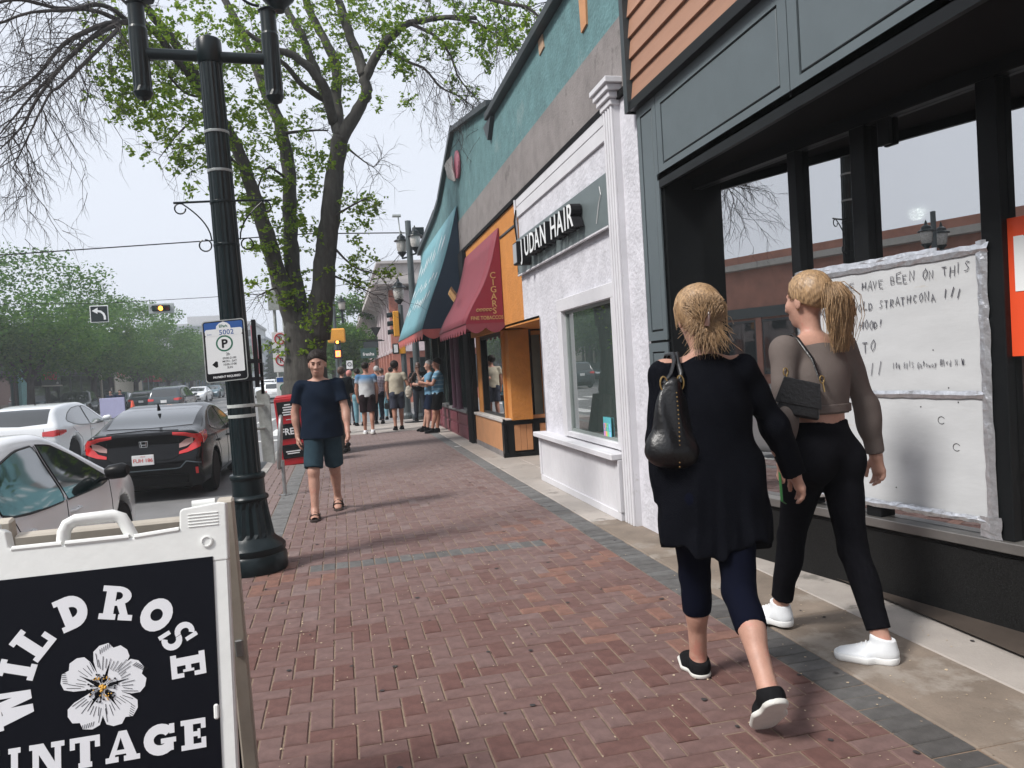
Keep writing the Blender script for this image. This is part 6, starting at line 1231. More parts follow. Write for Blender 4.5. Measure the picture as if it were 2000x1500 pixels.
# bike rack
B2 = thing('bike_rack', 'steel loop bicycle rack at the kerb beside the red newspaper box', 'bike rack', (-.77, 10.1, 0))
MB().tube([(-.77, 10.1, 0), (-.775, 10.1, .45)], .024, 10).build('post', MATS['steel'], B2, smooth=True); MB().lathe([(.06, 0), (.06, .008), (.03, .01)], (-.77, 10.1, 0), 12).build('base_plate', MATS['steel'], B2)
lp_ = [Vector((-.79+.015*math.sin(t)*2, 10.1+.13*math.cos(t), .68+.33*math.sin(t))) for t in [k*2*pi/20 for k in range(21)]]; MB().tube(lp_, .024, 8, cap=False).build('loop', MATS['steel'], B2, smooth=True)
for a in (0, 1.6, 3.1, 4.7): MB().lathe([(.01, 0), (.01, .015), (.001, .017)], (-.77+.07*math.cos(a), 10.1+.07*math.sin(a), 0), 6).build('bolt', MATS['steel'], B2)
# newspaper box
N = thing('newspaper_box', 'leaning red newspaper box with black FREE panels behind the walking man', 'newspaper box', (-.8, 13.5, 0)); NT = Matrix.Translation((-.83, 13.5, 0)) @ Matrix.Rotation(R(-3.5), 4, 'Y') @ Matrix.Rotation(R(4), 4, 'X'); nr = M('box_red', (.42, .012, .02), .45, var=.12, vs=6, bump=.1)
MB().cbox(-.21, .21, 0, .42, .0, 1.16, .012, NT).build('body', nr, N)
nd = MB().cbox(-.175, .175, -.014, 0, .86, 1.1, .004, NT).build('black_panel', MATS['ink'], N); MB().cbox(-.175, .175, -.014, 0, .46, .72, .004, NT).build('black_panel', MATS['ink'], N); MB().cbox(-.175, .175, -.014, 0, .12, .36, .004, NT).build('black_panel', MATS['ink'], N)
nl = MB()
for k, w in enumerate((.1, .16, .15, .19, .17)): nl.box(-w/2, w/2, -.0165, -.0145, 1.055-.042*k-.02, 1.055-.042*k, NT)
for k, w in enumerate((.24, .2)): nl.box(-w/2, w/2, -.0165, -.0145, .25-.035*k-.018, .25-.035*k, NT)
nl.build('text_lines', MATS['white_ink'], nd); text('word', 'FREE', .155, MATS['white_ink'], NT @ rot_to((1, 0, 0), (0, 0, 1), (0, -1, 0), (-.165, -.0145, .535)), N, .001, .004, sx=.9)
MB().cbox(-.19, .19, .03, .39, 1.16, 1.18, .004, NT).build('lid', nr, N); MB().tube([NT @ Vector((-.05, -.03, .79)), NT @ Vector((.05, -.03, .79))], .008, 6).build('handle', MATS['steel'], N)
# no parking signs on a post by the elm
S2 = thing('no_parking_post', 'post with two red circle no parking signs and a blue sign left of the elm', 'sign', (-1.1, 16, 0)); MB().tube([(-1.02, 16, 0), (-1.02, 16, 2.7)], .03, 8).build('post', MATS['galv'], S2)
for z0, h in ((2.05, .38), (1.62, .38)):
    pl = MB().cbox(-1.27, -.97, 15.95, 15.96, z0, z0+h, .003).build('plate', MATS['sign_white'], S2); q = rot_to((1, 0, 0), (0, 0, 1), (0, -1, 0), (-1.11, 15.949, z0+h-.14))
    MB().tube([q @ Vector((.105*math.cos(a), .105*math.sin(a), .002)) for a in [k*2*pi/20 for k in range(21)]], .013, 5).tube([q @ Vector((-.07, .075, .003)), q @ Vector((.07, -.075, .003))], .01, 5).build('red_ring', MATS['sign_red'], pl); text('letter', 'P', .14, MATS['ink'], q @ Matrix.Translation((0, -.05, 0)), pl, .001, .003, 'CENTER')
pl = MB().cbox(-1.24, -.97, 15.95, 15.96, 1.08, 1.52, .003).build('plate', MATS['sign_white'], S2); MB().box(-1.23, -.98, 15.944, 15.95, 1.42, 1.51).build('blue_strip', MATS['sign_blue'], pl); q = rot_to((1, 0, 0), (0, 0, 1), (0, -1, 0), (-1.1, 15.945, 1.3)); MB().tube([q @ Vector((.07*math.cos(a), .07*math.sin(a), .002)) for a in [k*2*pi/16 for k in range(17)]], .012, 5).build('green_ring', MATS['sign_green'], pl)
S3 = thing('high_sign', 'small grey street sign high on a pole left of the elm', 'sign', (-1.3, 17.5, 0)); MB().tube([(-1.3, 17.5, 0), (-1.3, 17.5, 3.8)], .035, 8).build('post', MATS['galv'], S3); MB().cbox(-1.42, -1.0, 17.44, 17.46, 3.0, 3.42, .004).build('plate', MATS['galv'], S3)
# traffic signals
yel = M('signal_yellow', (.66, .30, .03), .5, var=.1); m_hood = M('signal_hood', (.012, .02, .022), .5, var=0)
amber = M('signal_amber', (.9, .35, .05), .3, var=0, emit=((1, .30, .03), 5)); orange_hand = M('signal_hand', (.8, .2, .05), .3, var=0, emit=((1, .16, .04), 3))
def post(name, label, x, y, H, r=.09, lan=None, cat='lamp post', group=None):
    T = thing(name, label, cat, (x, y, 0), 0, group); MB().lathe([(r*2.1, 0), (r*2.1, .12), (r*1.5, .2), (r*1.4, .7), (r*1.1, .8), (r, .85), (r*.8, H), (r*.8, H+.02), (.01, H+.04)], (x, y, 0), 16, flute=(.9, H-.1, .94)).build('shaft', M('post_grey', (.06, .075, .08), .5, var=.2), T, smooth=False); return T
Pq = post('signal_post', 'tall dark lamp and signal post at the street corner behind the awning', 2.3, 22.9, 5.95, .11)
for dx, dy, z in ((.16, -.25, 5.0), (-.2, .3, 4.95)):
    lantern_head(Pq, 2.3+dx, 22.9+dy, z, .95, m_lglass); MB().tube([(2.3, 22.9, z-.05), (2.3+dx, 22.9+dy, z-.05), (2.3+dx, 22.9+dy, z+.02)], .03, 6).build('lantern_arm', blk, Pq)
MB().box(2.42, 2.75, 22.75, 23.0, 5.45, 5.75).build('control_box', m_hood, Pq); MB().tube([(2.3, 22.9, 5.62), (2.05, 22.9, 5.6), (2.02, 22.9, 6.12)], .02, 6).box(1.85, 2.1, 22.8, 23.0, 6.1, 6.15).build('sensor', MATS['galv'], Pq)
Pr = post('corner_lamp_post', 'shorter grey lamp post carrying the side facing traffic signal', 1.98, 23.6, 3.5, .09); lantern_head(Pr, 1.95, 23.6, 3.55, 1., m_lglass)
def sig_head(name, label, x, y, z, face, group='traffic signals', body=yel, lit=None, n=3, hor=False, parent=None, sz=.3):
    """face: unit vector the lenses look along"""
    T = thing(name, label, 'traffic light', (x, y, z), 0, group); f = Vector(face); s = f.cross(Vector((0, 0, 1))); Tm = rot_to(s, f, (0, 0, 1), (x, y, z))
    L = sz*n/2
    if hor: MB().cbox(-L-.1, L+.1, -.06, .03, -sz*.8, sz*.8, .01, Tm).build('backplate', M('backplate_grey', (.36, .4, .4), .6), T); MB().cbox(-L+.03, L-.03, .03, .09, -sz*.46, sz*.5, .02, Tm).build('housing', body, T)
    else: MB().cbox(-sz*.5, sz*.5, -.12, .06, -L, L, .02, Tm).build('housing', body, T)
    for k in range(n):
        o = (k-(n-1)/2)*sz; c = Vector((o, .09, 0)) if hor else Vector((0, .06, -o)); col = (M('lens_red', (.15, .01, .01), .3, var=0), M('lens_amber', (.2, .08, .01), .3, var=0), M('lens_green', (.01, .08, .05), .3, var=0))[k]
        MB().lathe([(.001, .0), (sz*.36, .0), (sz*.36, .02), (.001, .03)], c, 14, T=Tm, ax='y').build('lens', amber if lit == k else col, T, smooth=True)
        h = MB(); 
        for q in range(9):
            a0, a1 = R(-20+220*q/9), R(-20+220*(q+1)/9); r_ = sz*.42; h.poly([c+Vector((r_*math.cos(a0), .0, r_*math.sin(a0))), c+Vector((r_*math.cos(a1), .0, r_*math.sin(a1))), c+Vector((r_*math.cos(a1), .2*sz/.3, r_*math.sin(a1)-.02)), c+Vector((r_*math.cos(a0), .2*sz/.3, r_*math.sin(a0)-.02))], [(0, 1, 2, 3), (3, 2, 1, 0)][:1], Tm)
        h.build('hood', m_hood, T)
    return T
sig_head('traffic_light', 'yellow three lens traffic light turned sideways on the corner post', 1.78, 23.6, 2.95, (-1, 0, 0), sz=.26)
pd = thing('pedestrian_signal', 'pedestrian signal with pale face on the corner post under the awning tip', 'signal', (1.8, 23.6, 2.1)); MB().cbox(1.84, 2.05, 23.5, 23.7, 2.02, 2.36, .015).build('housing', yel, pd); MB().cbox(1.66, 1.84, 23.48, 23.72, 2.03, 2.35, .015).build('hood', m_hood, pd); MB().box(1.69, 1.81, 23.47, 23.48, 2.07, 2.31).build('face', MATS['white_ink'], pd)
Ps = post('far_signal_post', 'slim signal post across the side street seen beside the elm trunk', .12, 38, 3.4, .07)
fs = thing('far_traffic_light', 'orange backed traffic light across the side street right of the elm trunk', 'traffic light', (0, 38, 3.3)); MB().cbox(-.42, .42, 37.9, 38.02, 3.05, 3.75, .06).build('backplate', yel, fs); MB().cbox(-.12, .18, 37.75, 37.9, 2.95, 3.15, .02).build('housing', m_hood, fs); MB().ball((.02, 37.73, 3.07), .07, 6).build('lens', amber, fs)
fp = thing('walk_signal', 'lit orange hand pedestrian signal across the side street', 'signal', (0, 38, 2.4)); MB().cbox(-.2, .25, 37.85, 38.0, 2.28, 2.72, .03).build('housing', m_hood, fp); MB().cbox(-.1, .14, 37.82, 37.85, 2.36, 2.66, .01).build('face', orange_hand, fp); MB().box(-.03, .07, 37.81, 37.82, 2.42, 2.6).build('hand', MATS['white_ink'], fp)
s4 = thing('turn_sign', 'small white turn sign under the signals across the side street', 'sign', (.5, 38, 1.9)); MB().cbox(.38, .68, 37.95, 37.97, 1.75, 2.15, .004).build('plate', MATS['sign_white'], s4); MB().tube([(.42+.11*1+.09*math.cos(a), 37.94, 1.97+.09*math.sin(a)) for a in [k*2*pi/14 for k in range(15)]], .015, 5).build('ring', MATS['ink'], s4); MB().tube([(.53, 38, 0), (.53, 38, 2.1)], .03, 6).build('post', MATS['galv'], s4)
Pt = post('far_lamp_post', 'double lantern lamp post beyond the side street in front of the light green tree', -.05, 41, 6.2, .1); 
for dx in (.42, -.42): lantern_head(Pt, -.05+dx, 41, 4.75, 1.1, m_lglass); MB().tube([(-.05+dx, 41, 4.2), (-.05+dx, 41, 4.8)], .06, 8).build('pendant', blk, Pt)
MB().tube([(-.5, 41, 4.5), (.4, 41, 4.5)], .04, 6).build('cross_arm', blk, Pt)
O1 = post('opposite_lamp_post', 'dark double lantern lamp post across the road, seen in the shop glass', -18.2, 13.5, 5.6, .1)
for dx in (.5, -.5): lantern_head(O1, -18.2+dx, 13.5, 4.4, 1.1, m_lglass); MB().tube([(-18.2+dx, 13.5, 3.7), (-18.2+dx, 13.5, 4.45)], .07, 8).build('pendant', blk, O1)
MB().tube([(-18.7, 13.5, 4.1), (-17.7, 13.5, 4.1)], .045, 6).build('cross_arm', blk, O1)
# cables with hanging turn sign and horizontal signal
def cable(label, P, r=.012):
    o = MB().tube(P, r, 5).build('cable', MATS['ink']); return tag(o, label, 'cable', 'cables over the road')
cable('upper grey span cable crossing the road to the corner post', [(2.2, 22.9, 5.62), (-.6, 23.3, 5.72), (-3.34, 23.8, 5.67), (-9.05, 24, 5.42), (-17.6, 24.5, 5.3)], .018)
cable('lower thin span cable carrying the turn sign and signal', [(2.3, 22.9, 5.3), (1.87, 31.9, 5.36), (-1.05, 32, 4.98), (-4.98, 32, 4.86), (-8.8, 32, 4.78), (-12.2, 32, 4.9), (-17.6, 32, 5.2)], .012)
sig_head('hanging_signal', 'horizontal grey backed traffic light with lit amber lens hanging over the road', -6.6, 32, 4.5, (0, -1, 0), body=m_hood, lit=1, hor=True, sz=.24)
ts = thing('left_turn_sign', 'black square sign with white left curving arrow hanging over the road', 'sign', (-8.8, 32, 4.4)); MB().cbox(-9.15, -8.5, 31.97, 32.0, 4.05, 4.7, .01).build('plate', MATS['sign_white'], ts); MB().cbox(-9.12, -8.53, 31.955, 31.97, 4.08, 4.67, .004).build('black_face', m_hood, ts)
MB().tube([(-8.63, 31.95, 4.15), (-8.63, 31.95, 4.27), (-8.67, 31.95, 4.38), (-8.76, 31.95, 4.46), (-8.88, 31.95, 4.49)], .04, 4, flat=.2).prism([(-9.07, 4.5), (-8.86, 4.62), (-8.88, 4.38)], 31.945, 31.955, 'y').build('arrow', MATS['white_ink'], ts); MB().tube([(-8.8, 31.98, 4.7), (-8.8, 31.98, 4.8)], .012, 4).build('hanger', MATS['ink'], ts)
# roadworks on the left
cn = thing('traffic_cone', 'orange traffic cone by the kerb left of the dark sport utility car', 'cone', (-10.7, 43.4, RZ)); MB().lathe([(.3, 0), (.3, .06), (.2, .07), (.06, 1.0), (.05, 1.02), (.001, 1.03)], (-10.7, 43.4, RZ), 14).build('cone', M('cone_orange', (.7, .08, .03), .5, var=.1), cn, smooth=True); MB().lathe([(.145, .42), (.115, .6)], (-10.7, 43.4, RZ), 14).build('stripe', MATS['white_ink'], cn)
br = thing('pale_barrier', 'pale lavender hoarding panel standing in the road left of the cone', 'barrier', (-12.6, 47, RZ)); MB().cbox(-13.3, -12.0, 47, 47.08, .0+RZ+.05, .95, .02).build('panel', M('lavender', (.42, .42, .62), .6, var=.06), br); MB().box(-13.2, -13.1, 46.8, 47.3, RZ, RZ+.06).box(-12.2, -12.1, 46.8, 47.3, RZ, RZ+.06).build('foot', MATS['galv'], br)
fl_ = thing('feather_flag', 'dark narrow flag on a pole in front of the bookshop wall', 'flag', (-19.5, 72, 0)); MB().tube([(-19.5, 72, 0), (-19.5, 72, 2.6)], .04, 6).build('pole', MATS['ink'], fl_); MB().prism([(-19.5, 1.5), (-19.15, 1.6), (-19.3, 2.8), (-19.5, 2.9)], 71.98, 72.0, 'y').build('cloth', M('flag_cloth', (.05, .04, .04), .8), fl_)
tag(MB().lathe([(.001, 0), (.28, 0), (.28, .015), (.05, .03), (.05, .04), (.001, .04)], (2.02, 21.9, 0), 16).build('base_disc', MATS['ink']), 'flat round black metal base on the pavement by the corner', 'base')
# ------------------------------------------------------------------ cars
WORLD = False
C1, sh1, b1_ = car('parked_car', 'white four door car parked nearest, seen over the folding sign', 'sedan', MATS['paint_white'], (-3.02, 6.72, RZ), 90, h=.035, detail=2, glass=MATS['car_glass_green'])
C2, sh2, b2_ = car('parked_car', 'black sloping roofed car with red plate FUH 186 parked ahead of the white one', 'fastback', MATS['paint_black'], (-2.92, 14.5, RZ), 90, h=.035, detail=2, plate='FUH 186')
s = sh2
rl = MATS['tail_lamp']
for sg in (1, -1):
    for nm, st in (('tail_light', [(sg*.42, 1.0, 1.045), (sg*.6, .975, 1.03), (sg*.72, .93, 1.0), (sg*.83, .84, .99)]), ('tail_light', [(sg*.5, .71, .75), (sg*.62, .73, .79), (sg*.7, .76, .88), (sg*.8, .8, .99)])):
        a = s.patch(st, 'b', 16, 5, .014); o = mesh_obj(nm, a[0], a[1], rl, None, smooth=True); o.parent = C2; o.data.set_sharp_from_angle(angle=R(50))
    a = s.patch([(-1.78, 1.0, 1.03), (-1.95, .9, 1.02), (-2.12, .84, 1.0)], 'l' if sg > 0 else 'r', 10, 5, .012); o = mesh_obj('tail_light', a[0], a[1], rl, None, smooth=True); o.parent = C2
    a = s.patch([(sg*.5, .8, .86), (sg*.6, .82, .93), (sg*.7, .87, .95)], 'b', 8, 4, .016); o = mesh_obj('indicator', a[0], a[1], M('lamp_smoke', (.35, .2, .18), .15, coat=1), None); o.parent = C2
    a = s.patch([(sg*.72, .4, .5), (sg*.76, .4, .5)], 'b', 3, 3, .012); o = mesh_obj('reflector', a[0], a[1], rl, None); o.parent = C2
P, r = s.line([(-.8, .56), (-.6, .6), (-.5, .5), (.5, .5), (.6, .6), (.8, .56)], 'b', n=40); o = MB().tube(P, .012, 5).build('bumper_crease', MATS['paint_dark_grey']); o.parent = C2; o.matrix_parent_inverse = Matrix()
q = s.cast([(-3, 0, .885)], (1, 0, 0))[0]; bd = bpy.data.objects.new('badge', None)
mb = MB(); xq = q[0]-.01
for pts in ([(-.05, -.04), (.05, -.04), (.06, .045), (-.06, .045)],): mb.tube([(xq, a, .885+b) for a, b in pts+pts[:1]], .006, 5)
mb.tube([(xq, -.028, .85), (xq, -.036, .925)], .008, 5).tube([(xq, .028, .85), (xq, .036, .925)], .008, 5).tube([(xq, -.03, .88), (xq, .03, .88)], .008, 5)
o = mb.build('badge', M('chrome', (.6, .6, .6), .12, 1, var=0)); o.parent = C2
mb = MB(); P, _ = s.line([(-.5, 1.06), (0, 1.075), (.5, 1.06)], 'b', n=20); mb.tube([p+Vector((-.015, 0, .01)) for p in P], .01, 5); o = mb.build('deck_lip', MATS['paint_black']); o.parent = C2
car('moving_car', 'silver white hatchback passing in the next lane on the left edge', 'hatch', MATS['paint_silver'], (-6.9, 20.6, RZ), 90, h=.05)
car('moving_car', 'dark grey sport utility car driving away in the middle lane', 'suv', MATS['paint_dark_grey'], (-9.25, 46.4, RZ), 88, h=.06)
car('parked_car', 'black sport utility car facing the camera at the opposite kerb', 'suv', MATS['paint_near_black'], (-15.5, 50.5, RZ), -82, h=.06)
car('parked_car', 'dark saloon car behind the black sport utility car at the opposite kerb', 'sedan', MATS['paint_dark_green'], (-15.4, 59, RZ), -86, h=.07)
car('moving_car', 'white car coming toward the camera right of the dark sport utility car', 'sedan', MATS['paint_white'], (-12.4, 73, RZ), -90, h=.07)
car('moving_car', 'teal blue car coming along behind the white oncoming one', 'sedan', MATS['paint_teal'], (-13.3, 87, RZ), -90, h=.08)
car('parked_car', 'small dark car mostly hidden left of the dark sport utility car', 'hatch', MATS['paint_dark_green'], (-13.0, 57, RZ), 90, h=.08)
car('moving_car', 'white car driving away, seen between lamp post and newspaper box', 'hatch', MATS['paint_white'], (-4.55, 58, RZ), 90, h=.07)
car('moving_car', 'pale silver car further up the road, half behind the galvanised panel', 'sedan', MATS['paint_silver'], (-6.9, 76, RZ), -90, h=.08)
car('moving_car', 'distant white car beside the pavement end of the road', 'suv', MATS['paint_white'], (-8.2, 96, RZ), 90, h=.09)
WORLD = True
# ------------------------------------------------------------------ folding sandwich board in the foreground
WORLD = False
Ab = thing('sandwich_board', 'white plastic folding sign board reading WILDROSE VINTAGE with a white flower', 'sign', (-.66, 2.05, 0))
pl = M('white_plastic', (.74, .75, .73), .45, var=.07, vs=4, bump=.08, bs=50, mottle=((.5, .49, .44), 5, .68)); tanp = M('dirty_plastic', (.42, .38, .32), .55, var=.2, vs=4)
wmat = M('sign_black', (.003, .0035, .007), .4, var=0); wi = M('print_white', (.72, .73, .76), .45, var=.03)
FT = Matrix.Translation((0, -.30, 0)) @ Matrix.Rotation(R(-10.5), 4, 'X') @ Matrix.Rotation(R(0), 4, 'Y')    # front leaf leaning back; x right, z up the leaf
Wd, Hh = .685, 1.17
def slot(P, a, b, n, m, T, par): return MB().prism(P, a, b, 'y', T).build(n, m, par)
bev = .006
def leaf(T, nm, m, front=True):
    fr = MB()
    # solid frame strips
    fr.cbox(-Wd/2, -Wd/2+.045, -.022, .022, .04, 1.0, bev, T).cbox(Wd/2-.05, Wd/2, -.022, .022, .04, 1.0, bev, T).cbox(-Wd/2, Wd/2, -.022, .022, .0, .07, bev, T)
    return fr
fo = leaf(FT, 'frame', pl)
b = fo.build('front_frame', pl, Ab)
# top rail with hand hole: outline made of pieces round the hole
tp = MB()
tp.prism([(-.3425, .995), (.3425, .995), (.3425, 1.163), (.325, 1.167), (.22, 1.157), (.213, 1.15), (.211, 1.095), (.09, 1.088), (-.108, 1.088), (-.222, 1.088), (-.232, 1.098), (-.24, 1.14), (-.255, 1.15), (-.335, 1.154), (-.3425, 1.145)], -.024, .024, 'y', FT)
r1 = tp.build('top_rail', pl, Ab); bv = r1.modifiers.new('bevel', 'BEVEL'); bv.width = .006; bv.segments = 3; bv.limit_method = 'ANGLE'
hp = [FT @ Vector(p) for p in ((-.104, 0, 1.08), (-.1, 0, 1.125), (-.09, 0, 1.145), (-.068, 0, 1.155), (.03, 0, 1.158), (.052, 0, 1.148), (.066, 0, 1.12), (.084, 0, 1.08))]
hh = MB(); hh.tube(hp, .0165, 12, flat=1.25); h_ = hh.build('handle', pl, Ab, smooth=True)
rim = MB()
for z in (1.086,): rim.tube([FT @ Vector((.09, -.02, z+.004)), FT @ Vector((.21, -.02, z+.012))], .008, 8).tube([FT @ Vector((-.225, -.02, z+.006)), FT @ Vector((-.1, -.02, z+.006))], .008, 8)
rim.tube([FT @ Vector((-.09, -.022, 1.092)), FT @ Vector((.075, -.022, 1.092))], .008, 8)
rim.build('moulded_rim', pl, Ab, smooth=True)
rg2 = MB()
for k in range(5): rg2.cbox(.235, .32, -.0265, -.022, 1.10+.009*k, 1.104+.009*k, .0015, FT)
rg2.build('embossed_lines', pl, Ab)
MB().lathe([(.017, -.0235), (.017, -.029), (.013, -.03), (.012, -.026), (.001, -.026)], (.285, 0, 1.055), 18, T=FT, ax='y').build('rivet_boss', pl, Ab, smooth=True)
MB().lathe([(.017, -.0235), (.017, -.029), (.013, -.03), (.012, -.026), (.001, -.026)], (-.3, 0, 1.05), 18, T=FT, ax='y').build('rivet_boss', pl, Ab, smooth=True)
MB().tube([FT @ Vector((.245, .0, 1.168)), FT @ Vector((.31, .0, 1.17))], .011, 10).build('hinge_barrel', pl, Ab, smooth=True); MB().tube([FT @ Vector((-.325, .0, 1.156)), FT @ Vector((-.262, .0, 1.155))], .011, 10).build('hinge_barrel', pl, Ab, smooth=True)
for z in (.55,): MB().cbox(Wd/2-.062, Wd/2-.04, -.03, .0, z, z+.05, .008, FT).build('clip', pl, Ab)
pn = MB().box(-.305, .3, -.026, -.012, .06, 1.01, FT).build('black_panel', wmat, Ab)
MB().box(-.3, .3, .0, .012, .06, 1.0, FT).build('backing', tanp, Ab)
# back leaf
BT = Matrix.Translation((0, .30, 0)) @ Matrix.Rotation(R(10.5), 4, 'X'); bl = MB().cbox(-Wd/2, -Wd/2+.05, -.022, .022, .0, 1.15, bev, BT).cbox(Wd/2-.05, Wd/2, -.022, .022, .0, 1.15, bev, BT).cbox(-Wd/2+.05, Wd/2-.05, -.02, .02, 1.0, 1.1, bev, BT).cbox(-Wd/2+.05, Wd/2-.05, -.02, .02, .0, .07, bev, BT).build('back_frame', tanp, Ab)
MB().box(-.29, .29, -.01, .01, .06, 1.0, BT).build('back_panel', wmat, Ab); MB().cbox(Wd/2-.035, Wd/2-.01, -.03, -.02, .6, .66, .003, BT).build('latch', MATS['steel'], Ab)
# slab serif lettering drawn as solid strokes
def glyph(ch):
    """bold slab letters in a 1 x 1 box: list of convex polygons"""
    B = lambda x0, x1, y0, y1: [(x0, y0), (x1, y0), (x1, y1), (x0, y1)]
    sf = .17
    def ring(cx, cy, rx, ry, tx, ty, a0=0, a1=360, n=20):
        o = []
        for k in range(n):
            p, q = R(a0+(a1-a0)*k/n), R(a0+(a1-a0)*(k+1)/n)
            o.append([(cx+rx*math.cos(p), cy+ry*math.sin(p)), (cx+rx*math.cos(q), cy+ry*math.sin(q)), (cx+(rx-tx)*math.cos(q), cy+(ry-ty)*math.sin(q)), (cx+(rx-tx)*math.cos(p), cy+(ry-ty)*math.sin(p))])
        return o
    G = {
     'I': [B(.2, .8, 0, sf), B(.2, .8, 1-sf, 1), B(.33, .67, sf, 1-sf)],
     'L': [B(.0, .58, 0, sf), B(.0, .58, 1-sf, 1), B(.13, .46, sf, 1-sf), B(.58, .92, 0, sf), B(.74, .92, sf, .42)],
     'E': [B(.0, .5, 0, sf), B(.0, .5, 1-sf, 1), B(.13, .44, sf, 1-sf), B(.5, .9, 0, sf), B(.5, .9, 1-sf, 1), B(.73, .9, sf, .36), B(.73, .9, .66, 1-sf), B(.44, .66, .42, .58), B(.6, .7, .34, .66)],
     'T': [B(.28, .72, 0, sf), B(.34, .66, sf, 1-sf), B(.02, .98, 1-sf, 1), B(.02, .18, .62, 1-sf), B(.82, .98, .62, 1-sf)],
     'D': [B(.0, .45, 0, sf), B(.0, .45, 1-sf, 1), B(.12, .42, sf, 1-sf)]+ring(.42, .5, .53, .5, .31, .34, -90, 90, 12),
     'O': ring(.5, .5, .5, .52, .3, .33),
     'R': [B(.0, .5, 0, sf), B(.0, .5, 1-sf, 1), B(.12, .42, sf, 1-sf)]+ring(.46, .72, .42, .28, .26, .16, -90, 90, 10)+[B(.42, .5, .42, .56), [(.46, .5), (.72, .5), (.86, sf), (.62, sf)], B(.58, 1.0, 0, sf)],
     'V': [[(.12, 1-sf), (.42, 1-sf), (.62, .0), (.4, 0)], [(.6, 1-sf), (.8, 1-sf), (.62, 0), (.46, 0)], B(0, .5, 1-sf, 1), B(.56, 1.0, 1-sf, 1)],
     'N': [B(.0, .36, 0, sf), B(.09, .27, sf, 1-sf), B(.0, .3, 1-sf, 1), [(.09, 1), (.4, 1), (.9, 0), (.62, 0)], B(.72, .9, 0, 1-sf), B(.62, 1.0, 1-sf, 1)],
     'A': [[(.1, sf), (.27, sf), (.52, 1), (.4, 1)], [(.62, sf), (.92, sf), (.64, 1), (.4, 1)], B(.25, .7, .24, .38), B(0, .38, 0, sf), B(.54, 1.02, 0, sf)],
     'G': ring(.5, .5, .5, .52, .3, .33, 35, 325, 18)+[B(.52, .98, .36, .52), B(.7, .9, .1, .4), B(.78, .94, .66, .98)],
     'W': [[(.1, 1-sf), (.36, 1-sf), (.46, 0), (.26, 0)], [(.36, .8), (.52, 1-sf), (.46, 0), (.36, 0)], [(.46, 1-sf), (.7, 1-sf), (.82, 0), (.6, 0)], [(.78, 1-sf), (.92, 1-sf), (.82, 0), (.7, 0)], B(0, .44, 1-sf, 1), B(.42, .76, 1-sf, 1), B(.72, 1.04, 1-sf, 1)],
     'S': ring(.48, .72, .42, .29, .27, .16, 50, 270, 12)+ring(.5, .29, .44, .3, .28, .17, -130, 90, 12)+[B(.72, .9, .64, 1.0), B(.06, .24, .0, .36)]}
    return G[ch]
FS = FT @ Matrix.Translation((0, -.0275, 0))
def put(ch, cx, cz, w, h, ang, par, nm='letter'):
    mb = MB(); T = FS @ Matrix.Translation((cx, 0, cz)) @ Matrix.Rotation(R(ang), 4, 'Y')
    for i, P in enumerate(glyph(ch)): mb.prism([((x-.5)*w, (y-.5)*h) for x, y in P], -.0008-i*.00003, .0006, 'y', T)
    mb.build(nm, wi, par)
cx0, cz0, Rr_ = .0, .70, .214
for ch, a, w in (('W', 98, .11), ('I', 72, .075), ('L', 50, .085), ('D', 19, .085), ('R', -11, .092), ('O', -40, .085), ('S', -63, .068), ('E', -87, .075)):
    th = R(90+a); put(ch, cx0+Rr_*math.cos(th)*1.04, cz0+Rr_*math.sin(th), w*.95, .092, -a, pn)
x = -.335
for ch, w in zip('VINTAGE', (.082, .05, .088, .08, .088, .088, .075)): put(ch, x+w/2, .525, w*.97, .08, 0, pn); x += w+.009
# rose: five notched petals with inked veins, stamens and yellow heart
fw_ = MB(); vein = MB(); sta = MB(); ctr = MB()
for k, (a, L_) in enumerate(((74, .112), (12, .108), (-58, .11), (-125, .11), (146, .108) )):
    ar = R(a); ca, sa = math.cos(ar), math.sin(ar); pts = []
    prof = [(.0, -.008), (.04, -.028), (.075, -.047), (.1, -.052), (.118, -.04), (.128, -.018), (.118, .0), (.13, .018), (.118, .042), (.098, .054), (.07, .046), (.04, .028), (.0, .008)]
    pr_ = [(u*L_/.125, v*.9) for u, v in prof]; P = [(cx0+u*ca-v*sa, cz0-.012+u*sa+v*ca) for u, v in pr_]; c = (cx0+.07*ca, cz0-.012+.07*sa)
    V = [(c[0], -.001-k*.0001, c[1])]+[(p[0], -.001-k*.0001, p[1]) for p in P]; fw_.poly(V, [(0, i+1, i+2) for i in range(len(P)-1)], FS)
    rr = random.Random(k)
    for q in range(9):
        v0 = (q-4)*.0065; u0, u1 = .045+rr.uniform(-.004, .006), .065+rr.uniform(0, .02); vein.tube([FS @ Vector((cx0+u0*ca-v0*sa, -.002, cz0-.012+u0*sa+v0*ca)), FS @ Vector((cx0+u1*ca-v0*1.6*sa, -.002, cz0-.012+u1*sa+v0*1.6*ca))], .0007, 3)
    for q in range(7):
        v0 = .03-(q*.004); u0 = .085+q*.004; vein.tube([FS @ Vector((cx0+u0*ca-v0*sa, -.002, cz0-.012+u0*sa+v0*ca)), FS @ Vector((cx0+(u0+.012)*ca-(v0+.004)*sa, -.002, cz0-.012+(u0+.012)*sa+(v0+.004)*ca))], .0008, 3)
fl = fw_.build('flower', wi, pn)
rr = random.Random(3)
